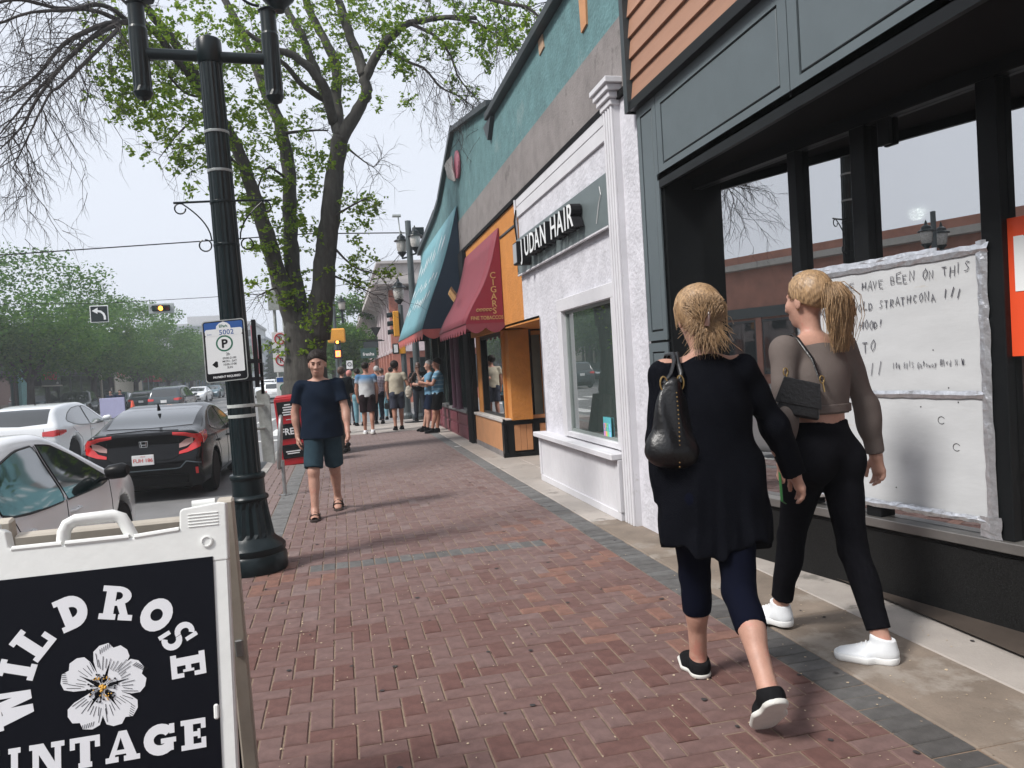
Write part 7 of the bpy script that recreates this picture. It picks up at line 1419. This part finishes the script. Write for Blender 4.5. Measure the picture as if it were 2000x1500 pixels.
for k in range(52):
    a = rr.uniform(0, 6.28); r0, r1 = .012, rr.uniform(.022, .04); p0 = (cx0+r0*math.cos(a), cz0-.012+r0*math.sin(a)); p1 = (cx0+r1*math.cos(a), cz0-.012+r1*math.sin(a))
    sta.tube([FS @ Vector((p0[0], -.0025, p0[1])), FS @ Vector((p1[0], -.0025, p1[1]))], .0006, 3); sta.ball((0, 0, 0), .0027, 3, T=FS @ Matrix.Translation((p1[0], -.0025, p1[1])))
for k in range(16): a = rr.uniform(0, 6.28); r0 = rr.uniform(0, .011); ctr.ball((0, 0, 0), .0034, 4, T=FS @ Matrix.Translation((cx0+r0*math.cos(a), -.0035, cz0-.012+r0*math.sin(a))))
for k in range(22): a = rr.uniform(0, 6.28); r0 = rr.uniform(.02, .04); ctr.ball((0, 0, 0), .002, 3, T=FS @ Matrix.Translation((cx0+r0*math.cos(a), -.0038, cz0-.012+r0*math.sin(a))))
vein.build('vein', MATS['ink'], fl); sta.build('stamen', MATS['ink'], fl); ctr.build('heart', M('heart_yellow', (.7, .38, .05), .5, var=0), fl)
Ab.location = (-.70, 2.5, -.01); Ab.rotation_euler = (0, 0, R(1.5))
WORLD = True
# ------------------------------------------------------------------ the people
WORLD = False
sk_l = M('skin_light', (.42, .235, .175), .5, var=.13, vs=14, mottle=((.44, .2, .15), 9, .56), bump=.15, bs=90, spec=.4); sk_m = M('skin_tan', (.36, .175, .12), .5, var=.12, vs=14, bump=.1, bs=90, spec=.4); sk_d = M('skin_dark', (.07, .035, .025), .45, var=.05)
def cloth(n, c, v=.1, **k): return M('cloth_'+n, c, .9, var=v, vs=k.pop('vs', 9), bump=k.pop('bump', .25), bs=k.pop('bs', 300), spec=.04, **k)
hair_blonde = M('hair_blonde', (.30, .19, .10), .5, var=.6, vs=30, stretch=(4, 4, 1)); hair_grey = M('hair_grey', (.35, .34, .33), .6, var=.3, vs=40); hair_dark = M('hair_dark', (.018, .013, .011), .5, var=.3, vs=40); hair_brown = M('hair_brown', (.06, .03, .02), .5, var=.3, vs=40)
blackc = cloth('black', (.008, .008, .009)); rubber_w = M('sole_white', (.62, .61, .57), .6, var=.08, vs=12)
def person(label, loc, J, group=None): return thing('person', label, 'person', loc, 0, group)
def band(name, J, T, m, q, t=.95, r=.034):
    a = J['el'+q]+(J['wr'+q]-J['el'+q])*t; d = nz(J['wr'+q]-J['el'+q]); MB().tube([Vector(a-d*.012), Vector(a+d*.012)], r*J['s'], 12).build(name, m, T, smooth=True)
# --- woman in the long navy cardigan
J = pose(1.79, 9, thL=19, knL=8, thR=-16, knR=32, aL=(-4, 7, 6, 2), aR=(6, 28, 8, -24), hyaw=2, hpit=-6, lean=4, fem=True, liftR=.11, spread=-.09)
W1 = person('woman seen from behind in long black cardigan and navy capris with a shoulder bag', (1.55, 3.02, 0), J)
body(J, sk_l, W1, .0065); s = J['s']; rt, fw, bu = J['rt'], J['fw'], J['bu']; up = V3(0, 0, 1)
navy = cloth('navy', (.004, .005, .012)); card = cloth('cardigan', (.0045, .005, .0075), bump=.4, bs=220)
legs(J, navy, W1, .0075, end=1.42, loose=.008, amp=.0025, name='capri_trousers')
hz = .66
def coat():
    L = .02; P0 = J['Ch']; o = [ell(J['Ch']+bu*.02, V3(.17, .128, .2)*s, (rt, nz(np.cross(bu, rt)), bu)), (cone(J['Ch']-bu*.05*s, V3(*(J['P'][:2]), hz-.1)-rt*.0, .142*s, .158*s, lat=rt, w=1.3), .06), (cone(V3(*(J['P'][:2]), 1.0)+rt*.12, V3(*(J['P'][:2]), hz-.1)+rt*.12-fw*.05, .1, .115), .08), (cone(V3(*(J['P'][:2]), 1.0)-rt*.12, V3(*(J['P'][:2]), hz-.1)-rt*.13, .1, .11), .08)]
    for q in 'LR':
        o.append((cone(J['Nk']-bu*.055*s, J['sh'+q]-up*.03*s, .058*s, .06*s), .04)); S, E, Wr = J['sh'+q], J['el'+q], J['wr'+q]; o.append((cone(S-up*.01, E, .064*s, .056*s), .04)); o.append((cutf(cone(E, Wr+(Wr-E)*.1, .062*s, .05*s), plane(Wr, Wr-E)), .03))
    c0 = J['P']
    def post(p, d):
        a = np.arctan2((p-c0)@rt, (p-c0)@fw); low = np.clip((1.05-p[:, 2])/.4, 0, 1); d = d-.006*low*np.sin(a*9+1.5*np.sin(p[:, 2]*6))-.003*low*np.sin(a*19+p[:, 2]*5)-.0035*np.sin(p[:, 2]*26+3*np.sin(p[:, 0]*14))
        hem = hz+.03*np.sin(a*3+.7)+.012*np.sin(a*11); return np.maximum(np.where(p[:, 2] < .85, smax(d, hem-p[:, 2], .006), d), np.where((p[:, 2] < .85), -1, -1))
    def nk(p, d): return np.maximum(d, -cone(J['Nk']+fw*.01, J['Nk']+up*.25+fw*.03, .055*s, .07*s)(p))
    lo, hi = bounds(J, .25); return sdf_obj('cardigan', field(o, .04, [post, nk]), lo, hi, .0085, card, W1)
coat()
for q in 'LR': shoe(J, q, W1, .005, cloth('canvas_black', (.012, .012, .013)), rubber_w, 'slipon')
def hair_strands(J, T, m, n, seed, spread=1., tail=None, r=.0016, ln=(.14, .22), zmin=-.02):
    """locks lying over the skull from parting to nape"""
    rr = random.Random(seed); hr, hf, hu = [Vector(v) for v in headf(J)]; c = Vector(J['Hd']); s_ = J['s']*.98; out = []
    for _ in range(n):
        a = rr.uniform(-2.6, 2.6); t0 = rr.uniform(.1, .7); pts = []
        for k in range(8):
            t = t0+(1.9-t0)*k/7
            x, y, z = math.sin(a*.5)*math.sin(t), math.cos(t)*.0+.5*math.cos(a*.5)*math.sin(.6-t), math.cos(t)
            x = math.sin(t)*math.sin(a*.62); y = -math.sin(t)*math.cos(a*.62); z = math.cos(t); rad = 1.07+rr.uniform(0, .05)
            pts.append(c+(hr*x*.088+hf*(y*.108-.012)+hu*(z*.104+.03))*s_*rad)
        out.append(pts)
    return strands('hair_strands', out, m, T, r)
hair_cap(J, hair_blonde, W1, .006, back=1, thick=.017, amp=.002, low=-.075, fringe=.03)
hr, hf, hu = [Vector(v) for v in headf(J)]; c = Vector(J['Hd']); rr = random.Random(4); SP = []
for k in range(900):       # soft gathered hair with loose ends at the nape
    a = rr.uniform(-1.7, 1.7); e_ = rr.uniform(.1, 1.4); p = c+hr*math.sin(a)*math.cos(e_)*.1-hf*(.012+.12*math.cos(a)*math.cos(e_))+hu*(.03+.118*math.sin(e_)); tgt = c-hf*.125+hr*rr.uniform(-.03, .03)+hu*rr.uniform(-.06, .02)
    m_ = (p+tgt)/2-hf*.045+hr*math.sin(a)*.03; e = tgt+hr*rr.gauss(0, .04)-hu*rr.uniform(.02, .14)+hf*rr.uniform(-.02, .03); SP.append([p, p*.6+m_*.4, m_, tgt, tgt*.4+e*.6+hr*rr.gauss(0, .01), e])
for k in range(300):
    a = rr.uniform(-1.3, 1.3); p = c+hr*math.sin(a)*.088+hu*(.03+.1*math.cos(a))-hf*.02; SP.append([p, p+hr*math.sin(a)*.02+hu*.02, p+hr*math.sin(a)*.035-hu*.02-hf*.02, p+hr*math.sin(a)*.03-hu*rr.uniform(.06, .12)-hf*.02])
strands('hair_strands', SP, hair_blonde, W1, .0013)
nape = [];
for k in range(120): a = rr.uniform(-.9, .9); p = c-hf*.075+hr*math.sin(a)*.06-hu*.05; nape.append([p, p-hf*.02-hu*.04, p-hu*rr.uniform(.08, .15)+hr*rr.gauss(0, .012)-hf*rr.uniform(0, .02)])
strands('nape_hair', nape, hair_brown, W1, .0012)
MB().tube([c-hf*.14+hr*.02+hu*.03, c-hf*.15+hu*.0, c-hf*.145-hr*.01-hu*.06], .014, 8, flat=.5).build('hair_clip', M('clip_brown', (.08, .04, .03), .3), W1, smooth=True)
# bag
leather = M('black_leather', (.007, .007, .008), .36, var=.2, vs=10, bump=.25, bs=70, spec=.45); brass = M('brass', (.45, .30, .12), .3, .9, var=0)
bgp = V3(1.55, 3.02, 0)
SB = J['shL']+rt*.045+up*.055; bc = J['shL']*np.array([1, 1, 0])+V3(0, 0, 1.16)-fw*.12+rt*-.0
hb = thing('shoulder_bag', 'slouchy black leather bag hanging from the shoulder of the woman in black', 'bag', tuple(bgp+bc-V3(0, 0, .2)))
WORLD = False
def bagf():
    o = [(cone(V3(0, 0, .215), V3(-.015, 0, -.06), .026, .066, lat=(1, 0, 0), w=1.75), .05), (cone(V3(-.05, 0, -.06), V3(.03, 0, -.08), .06, .06), .05)]
    def post(p, d): return d-.004*np.sin(p[:, 0]*85+1.5*np.sin(p[:, 2]*11))*np.clip((p[:, 2]+.1)*5, 0, 1)
    return field(o, .04, [post])
bo = sdf_obj('pouch', bagf(), (-.25, -.16, -.25), (.22, .16, .33), .006, leather, hb); 
for v in bo.data.vertices: pass
off = V3(0, 0, .2); bo.location = tuple(off)
strapb = MB(); sh = SB+bgp-(bgp+bc-V3(0, 0, .2))
for dx in (-.04, .035):
    a = Vector((dx, 0, .42)); b_ = Vector(sh); strapb.tube([a, a.lerp(b_, .4)+Vector((0, -.035, 0)), a.lerp(b_, .8)+Vector((0, -.03, .01)), b_+Vector((dx*.25, -.02, .022)), b_+Vector((dx*.25, .05, .02)), b_+Vector((dx*.2, .12, -.06))], .011, 8, flat=.45)
    MB().tube([a+Vector((.016*math.cos(t), -.005, .03*math.sin(t))) for t in [k*pi/6 for k in range(13)]], .0035, 5, cap=False).build('ring', brass, hb, smooth=True)
strapb.build('strap', leather, hb, smooth=True)
stu = MB()
for k in range(18): z = .38-.018*k; y = -.0; stu.ball((.0-.001*k, -.032-.035*math.sin(min(1, (k+2)/14)*pi/2), z), .0035, 4)
stu.build('stud', brass, hb)
# --- woman in the cropped jumper
J = pose(1.885, -8, thL=24, knL=6, thR=-13, knR=10, aL=(-8, 10, 28, 12), aR=(-4, 20, 5, -12), hyaw=-10, hpit=-3, lean=3, fem=True, spread=-.08)
W2 = person('young woman in a taupe cropped jumper and black jeans walking past the notice board', (2.32, 3.33, 0), J)
J['ftR'] = nz(V3(-.75, .62, 0)); J['ftL'] = nz(V3(-.35, .93, 0))
body(J, sk_l, W2, .0065, curlR=38); s = J['s']; rt, fw, bu = J['rt'], J['fw'], J['bu']
taupe = cloth('taupe', (.135, .112, .102), .08, bump=.3, bs=320); jean = cloth('black_denim', (.006, .006, .008), .25, vs=40)
top(J, taupe, W2, .0075, sleeve=1.93, hem=.185, flare=0, loose=.008, amp=.0022, name='jumper'); legs(J, jean, W2, .0075, end=1.86, loose=.004, amp=.002, wst=.155, flare=.006, name='jeans')
hp_ = J['P']+bu*.19*s; MB().lathe([(.13*s, 0), (.134*s, .004), (.135*s, .038), (.131*s, .042)], (0, 0, 0), 40, T=rot_to(tuple(rt*1.14), tuple(nz(np.cross(bu, rt))*.9), tuple(bu), tuple(hp_))).build('jumper_hem', taupe, W2, smooth=True)
snk = M('sneaker_white', (.72, .74, .76), .45, var=.05, vs=15)
for q in 'LR': shoe(J, q, W2, .0048, snk, M('sneaker_sole', (.74, .74, .73), .5, var=.05))
hair_cap(J, hair_blonde, W2, .006, back=0, thick=.01, amp=.002, low=-.02, fringe=.02)
hr, hf, hu = [Vector(v) for v in headf(J)]; c = Vector(J['Hd']); SP = []; knot = c-hf*.108+hu*.06+hr*.005; rr = random.Random(8)
for k in range(900):
    a = rr.uniform(-2.2, 2.2); el = rr.uniform(-.25, 1.35); d = (hr*math.sin(a)*math.cos(el)+hf*math.cos(a)*math.cos(el)*.9+hu*math.sin(el)); 
    if d.dot(hf) > .75 and el < .5: continue
    p = c+hr*d.dot(hr)*.09+hf*(d.dot(hf)*.11-.012)+hu*(d.dot(hu)*.105+.03); pts = [p]
    for t in (.3, .6, .85):
        q = p.lerp(knot, t); dd = q-c; e = Vector((dd.dot(hr)/.094, (dd.dot(hf)+.012)/.116, (dd.dot(hu)-.03)/.108)); 
        if e.length < 1: q = c+(hr*e.x*.094+hf*e.y*.116+hu*e.z*.108)/e.length*rr.uniform(1, 1.03)+hu*.03*(1/e.length if False else 1)-hf*.012
        pts.append(q)
    pts.append(knot+hr*rr.gauss(0, .008)+hu*rr.gauss(0, .008)); SP.append(pts)
strands('hair_strands', SP, hair_blonde, W2, .0013)
PT = []
for k in range(900):
    o = Vector((rr.gauss(0, 1), rr.gauss(0, 1), 0)); e = hr*o.x*.018+hf*o.y*.012; L_ = rr.uniform(.2, .34); fl_x = rr.gauss(.03, .028)
    PT.append([knot+e*.25, knot-hf*.045+hu*.004+e*.8, knot-hf*.062-hu*.07+e*1.6+hr*fl_x*.4, knot-hf*.05-hu*L_*.55+e*1.7+hr*fl_x*.9, knot-hf*.03-hu*L_+e*1.0+hr*(fl_x*1.1+rr.gauss(0, .006))])
strands('ponytail', PT, hair_blonde, W2, .0015); MB().tube([knot-hf*.012+hr*.018*math.cos(t)+hu*.018*math.sin(t) for t in [k*pi/6 for k in range(13)]], .006, 6, cap=False).build('hair_tie', MATS['ink'], W2, smooth=True)
MB().ball(tuple(c+hr*-.078-hf*.0-hu*.045), .005, 5).build('earring', brass, W2)
WRp = J['wrL']
# her small bag under the left arm
g2 = V3(2.32, 3.33, 0); SBm = J['shL']+rt*.05+V3(0, 0, .05); bcn = J['elL']*.35+J['P']*.65; bcn = V3(J['shL'][0]-.0, J['shL'][1]-.1, 1.26)
b2g = thing('small_handbag', 'small structured black shoulder bag tucked under the arm of the woman in taupe', 'bag', tuple(g2+bcn))
BTm = Matrix.Rotation(R(-32), 4, 'Z') @ Matrix.Rotation(R(9), 4, 'Y')
MB().prism([(-.1, -.09), (.105, -.1), (.085, .07), (-.07, .09)], -.035, .035, 'y', BTm).build('body', leather, b2g, bevel=.014)
MB().prism([(-.105, -.03), (.108, -.045), (.088, .075), (-.075, .095)], -.043, -.034, 'y', BTm).build('flap', leather, b2g, bevel=.003)
e0 = BTm @ Vector((.09, 0, .09)); e1 = BTm @ Vector((-.075, 0, .11)); sh2_ = Vector(SBm-bcn); MB().tube([e0, e0.lerp(sh2_, .5)+Vector((.01, -.04, 0)), sh2_+Vector((.006, -.045, .0)), sh2_+Vector((0, -.01, .022)), sh2_+Vector((-.01, .06, .0)), sh2_.lerp(e1, .5)+Vector((0, .09, 0)), e1], .0105, 8, flat=.5).build('strap', leather, b2g, smooth=True)
for p in (e0, e1): MB().tube([p+Vector((.012*math.cos(t), -.01, .018*math.sin(t)+.005)) for t in [k*pi/6 for k in range(13)]], .003, 5, cap=False).tube([p+Vector((0, -.015, -.01)), p+Vector((.004, -.02, -.055))], .004, 5).build('clasp', brass, b2g, smooth=True)
gs = thing('green_strap', 'green looped strap dangling from the hand of the woman in taupe', 'strap', tuple(g2+J['wrL']+V3(0, 0, .13))); P0 = Vector(J['hdL']*.08); MB().tube([P0+Vector((.0, 0, .02)), P0+Vector((-.03, -.02, -.1)), P0+Vector((-.025, -.02, -.24)), P0+Vector((.02, -.01, -.27)), P0+Vector((.035, 0, -.12)), P0+Vector((.0, 0, .02))], .007, 6, flat=.5).build('loop', M('strap_green', (.03, .16, .04), .5), gs, smooth=True)
# --- man walking toward the camera
J = pose(1.755, 181, thL=-14, knL=16, thR=17, knR=6, aL=(12, 13, 16, -2), aR=(-8, 14, 16, 4), hyaw=4, hpit=-8, lean=2, liftL=.03, hsc=1.14, spread=.035)
MN = person('man in navy tee shirt, slate shorts and sandals walking toward the camera holding sunglasses', (-.22, 8.42, 0), J)
body(J, sk_l, MN, .007, shod=False); s = J['s']
top(J, cloth('navy_tee', (.009, .015, .028), .1), MN, .009, sleeve=.66, hem=-.075, loose=.022, amp=.005, flare=.04, name='tee_shirt'); legs(J, cloth('slate', (.028, .05, .065), .15), MN, .009, end=.9, loose=.01, amp=.004, wst=.1, flare=.012, name='shorts')
hair_cap(J, hair_dark, MN, .006, thick=.011, amp=.004, low=-.0, fringe=.05); face_bits(J, MN, hair_dark)
MB().ball(tuple(J['Hd']*0), .001, 3)
strp = M('sandal_leather', (.035, .025, .022), .6)
for q in 'LR':
    a = J['an'+q]; f = nz(J['ft'+q]); l = nz(np.cross(f, V3(0, 0, 1))); u = nz(np.cross(l, f)); o = a-f*.06*s-u*.084*s; P = lambda x, y, z: Vector(o+(f*x+l*y+u*z)*s)
    sd_ = MB().prism([(-.0, -.03), (.06, -.042), (.16, -.052), (.24, -.045), (.275, -.01), (.268, .03), (.22, .048), (.14, .042), (.05, .04), (.0, .028), (-.012, 0)], -.002, .02, 'z', rot_to(f*s, l*s, u*s, o)).build('sandal', strp, MN)
    for x0 in (.12, .175): MB().tube([P(x0, -.056, .012), P(x0+.004, -.045, .056), P(x0, 0, .082 if x0 < .15 else .066), P(x0-.004, .042, .056), P(x0, .054, .012)], .013, 6, flat=.4).build('sandal_strap', strp, sd_, smooth=True)
    MB().tube([P(.14, -.045, .02), P(.03, -.046, .045), P(-.01, 0, .06), P(.03, .044, .045), P(.14, .042, .02)], .008, 6, flat=.5).build('sandal_strap', strp, sd_, smooth=True)
hnd = J['wrL']+J['hdL']*.1; sgn = thing('sunglasses', 'dark sunglasses hanging from the left hand of the walking man', 'sunglasses', tuple(V3(-.22, 8.42, 0)+hnd)); 
for dx in (-.03, .03): MB().ball((0, 0, 0), .026, 6, T=Matrix.Translation((-.02+dx*.5, -.03, -.07+dx)), sc=(1, .3, .9)).build('lens', MATS['car_trim'], sgn, smooth=True)
MB().tube([(-.035, -.03, -.1), (-.005, -.03, -.04), (.0, .0, .02)], .004, 5).build('temple', MATS['car_trim'], sgn)
# --- people further along the pavement
def bgp_(label, loc, h, head, kw, skin, shirt, bottom, hairm, shoes='black', sleeve=.55, end=.85, fem=False, hem=-.02, thick=.01, low=.0, hh=.014, loose=.018, flare=.015, fingers=True):
    J = pose(h, head, fem=fem, **kw); T = person(label, loc, J); body(J, skin, T, hh, fingers=True)
    top(J, shirt, T, hh, sleeve=sleeve, hem=hem, loose=loose, amp=.004, name='shirt'); legs(J, bottom, T, hh, end=end, loose=.014, amp=.003, wst=.1, flare=flare if end < 1 else 0, name='shorts' if end <= 1 else 'trousers')
    hair_cap(J, hairm, T, .011, thick=thick, amp=.004, low=low); sm = {'black': blackc, 'white': snk}[shoes]
    for q in 'LR': shoe(J, q, T, .011, sm, rubber_w if shoes == 'white' else blackc)
    return J, T
def two_tone(n, c1, c2, z, w=.08):
    m = M('cloth_'+n, c1, .9, var=.1, vs=9); nd = m.node_tree.nodes; L = m.node_tree.links; b = nd['Principled BSDF']; src = b.inputs['Base Color'].links[0].from_socket; tc = nd.new('ShaderNodeTexCoord'); sp_ = nd.new('ShaderNodeSeparateXYZ'); L.new(tc.outputs['Object'], sp_.inputs[0]); mr = nd.new('ShaderNodeMapRange'); mr.inputs[1].default_value = z-w; mr.inputs[2].default_value = z+w; L.new(sp_.outputs['Z'], mr.inputs[0]); mx = nd.new('ShaderNodeMixRGB'); L.new(mr.outputs[0], mx.inputs[0]); L.new(src, mx.inputs[1]); mx.inputs[2].default_value = (*c2, 1); L.new(mx.outputs[0], b.inputs['Base Color']); return m
def wave_cloth(n, c1, c2, scale, plaid=False, thr=.6):
    m = M('cloth_'+n, c1, .9, var=0); nd = m.node_tree.nodes; L = m.node_tree.links; b = nd['Principled BSDF']; tc = nd.new('ShaderNodeTexCoord'); cur = None; src = b.inputs['Base Color'].links[0].from_socket
    for d in (['Z', 'X'] if plaid else ['Z']):
        w = nd.new('ShaderNodeTexWave'); w.bands_direction = d; w.inputs['Scale'].default_value = scale; w.inputs['Distortion'].default_value = .4; L.new(tc.outputs['Object'], w.inputs[0]); mr = nd.new('ShaderNodeMapRange'); mr.inputs[1].default_value = thr; mr.inputs[2].default_value = thr+.15; L.new(w.outputs['Fac'], mr.inputs[0]); mx = nd.new('ShaderNodeMixRGB'); L.new(mr.outputs[0], mx.inputs[0]); L.new(src, mx.inputs[1]); mx.inputs[2].default_value = (*c2, 1); src = mx.outputs[0]
    L.new(src, b.inputs['Base Color']); return m
bgp_('man from behind in white tee with blue shoulders and dark shorts', (.63, 18.8, 0), 1.74, 2, dict(thL=6, thR=-6, knR=12, aL=(2, 10, 8), aR=(-2, 10, 8), hyaw=8), sk_m, two_tone('white_blue', (.48, .49, .5), (.07, .17, .31), 1.3), cloth('dark_plum', (.02, .012, .015)), hair_dark, 'white')
J, T = bgp_('young man from behind in beige tee and grey shorts carrying a bag', (1.40, 19.5, 0), 1.74, -2, dict(thL=-4, knL=8, thR=5, aL=(0, 9, 6), aR=(-8, 20, 35, -14), hyaw=48), sk_m, cloth('beige', (.42, .38, .30)), cloth('blue_grey', (.045, .05, .07)), hair_dark, low=-.05, thick=.016)
hb = thing('black_pouch', 'small black bag hanging from the hand of the man in beige', 'bag', (1.40+float((J['wrL'])[0])-.02, 19.5, float(J['wrL'][2])-.2)); MB().cbox(-.08, .08, -.04, .04, -.12, .04, .02).build('pouch', leather, hb); MB().tube([(-.06, 0, .03), (-.03, 0, .13), (.03, 0, .13), (.06, 0, .03)], .008, 5).build('handle', leather, hb)
hb = thing('paper_bag', 'crumpled pale bag under the arm of the man in beige', 'bag', (1.40+.3, 19.35, .95)); sdf_obj('bag', field([ell(V3(0, 0, 0), V3(.1, .08, .16))], .01, [folds(.008, 40, 25)]), (-.15, -.15, -.2), (.15, .15, .2), .013, M('bag_cream', (.4, .36, .3), .8), hb)
bgp_('grey haired man in plaid shirt and dark trousers walking away', (1.06, 22.3, 0), 1.66, 0, dict(thL=5, thR=-8, knR=14, aL=(0, 6, 6), aR=(4, 6, 10)), sk_l, wave_cloth('plaid', (.06, .03, .06), (.35, .3, .34), 7, True), cloth('dark_navy', (.01, .012, .02)), hair_grey, end=1.95, thick=.006)
bgp_('person in dark jacket and pale blue jeans walking ahead of the group', (.50, 22.0, 0), 1.62, 0, dict(thL=8, thR=-7, knR=14, aL=(0, 6, 6), aR=(4, 6, 10)), sk_l, cloth('charcoal', (.02, .025, .03)), cloth('pale_denim', (.16, .30, .36)), hair_dark, end=1.95, sleeve=1.9)
bgp_('brown haired woman in loose black top and bare legs behind the walking man', (.06, 19.8, 0), 1.66, 5, dict(thL=5, thR=-6, knR=12, aL=(6, 5, 18), aR=(10, 8, 30), hyaw=25), sk_l, cloth('black_loose', (.009, .011, .013)), cloth('dark_skirt', (.015, .018, .02)), hair_brown, end=.7, sleeve=1.1, fem=True, hem=-.2, loose=.035, low=-.06, thick=.02)
bgp_('person in pink cap and dark coat among the walking group', (.28, 22.6, 0), 1.58, 0, dict(thL=6, thR=-6, knR=10, aL=(0, 8, 8), aR=(0, 8, 8)), sk_l, cloth('dark_coat', (.02, .02, .022)), cloth('dark_trouser', (.02, .02, .03)), M('cap_pink', (.45, .18, .16), .8), end=1.95, sleeve=1.9, thick=.012)
bgp_('person in pale jeans half hidden behind the man in beige', (1.28, 23.9, -.0), 1.6, 0, dict(thL=6, thR=-6, knR=10, aL=(0, 8, 8), aR=(0, 8, 8)), sk_l, cloth('grey_top', (.05, .055, .06)), MATS['cloth_pale_denim'], hair_brown, end=1.95, sleeve=1.9)
bgp_('person in black trousers just past the man in beige', (1.62, 24.6, -.0), 1.62, 10, dict(thL=8, thR=-8, knR=14, aL=(0, 8, 8), aR=(0, 8, 8)), sk_l, cloth('pale_top', (.4, .4, .42)), blackc, hair_dark, end=1.95)
J, T = bgp_('man in printed black tee and dark jeans standing at the corner, hand to mouth', (2.25, 22.2, 0), 1.70, 186, dict(thL=0, thR=0, spread=.06, aL=(14, 10, 62, 20), aR=(35, 14, 125, 28)), sk_d, cloth('black_tee', (.008, .008, .009)), cloth('dark_denim', (.03, .035, .045), .3, vs=20), sk_d, end=1.95, thick=-.004)
o = MB().box(-.07, .07, -.185, -.17, 1.1, 1.32).box(-.1, -.06, -.185, -.17, 1.02, 1.2).build('shirt_print', M('print_grey', (.5, .5, .5), .7, var=.6, vs=25), T); MB().tube([(-.06, -.11, 1.585), (0, -.125, 1.585), (.06, -.11, 1.585)], .016, 6).build('sunglasses', MATS['ink'], T)
J, T = bgp_('man in blue striped tee and black shorts leaning by the maroon window sill', (2.22, 17.7, 0), 1.72, -82, dict(thL=12, thR=4, lean=-4, aL=(28, 4, 75, 25), aR=(24, 6, 70, 20), hyaw=-6), sk_m, wave_cloth('blue_stripe', (.085, .2, .3), (.26, .38, .46), 3.2, thr=.75), blackc, hair_dark, thick=.013)
J, T = bgp_('grey haired man in light blue tee holding his hand to his face', (2.12, 18.35, 0), 1.70, -84, dict(thL=8, thR=14, lean=-3, aL=(20, 6, 80, 20), aR=(55, 5, 110, 10), hyaw=-10), sk_l, cloth('sky_blue', (.14, .27, .38)), cloth('navy_short', (.012, .018, .035)), hair_grey, thick=.008)
for x, lab in ((-12.9, 'left'), (-12.4, 'right')):
    bgp_('person behind the lavender hoarding, the %s of two heads' % lab, (x, 47.8, RZ), 1.62, 180, {}, sk_l, cloth('navy_'+lab, (.02, .03, .06)), blackc, hair_dark, end=1.95, hh=.03, sleeve=1.5)
WORLD = True
# ------------------------------------------------------------------ smoke haze in the air
hb_ = MB().box(-130, 110, -50, 215, -1.3, 16)
hm = bpy.data.materials.new('haze_air'); hm.use_nodes = True; n_ = hm.node_tree.nodes; n_.clear(); o_ = n_.new('ShaderNodeOutputMaterial'); v_ = n_.new('ShaderNodeVolumePrincipled'); v_.inputs['Color'].default_value = (.93, .97, 1, 1); v_.inputs['Density'].default_value = .0018; v_.inputs['Anisotropy'].default_value = .2; hm.node_tree.links.new(v_.outputs[0], o_.inputs['Volume'])
tag(hb_.build('haze', hm), kind='stuff')
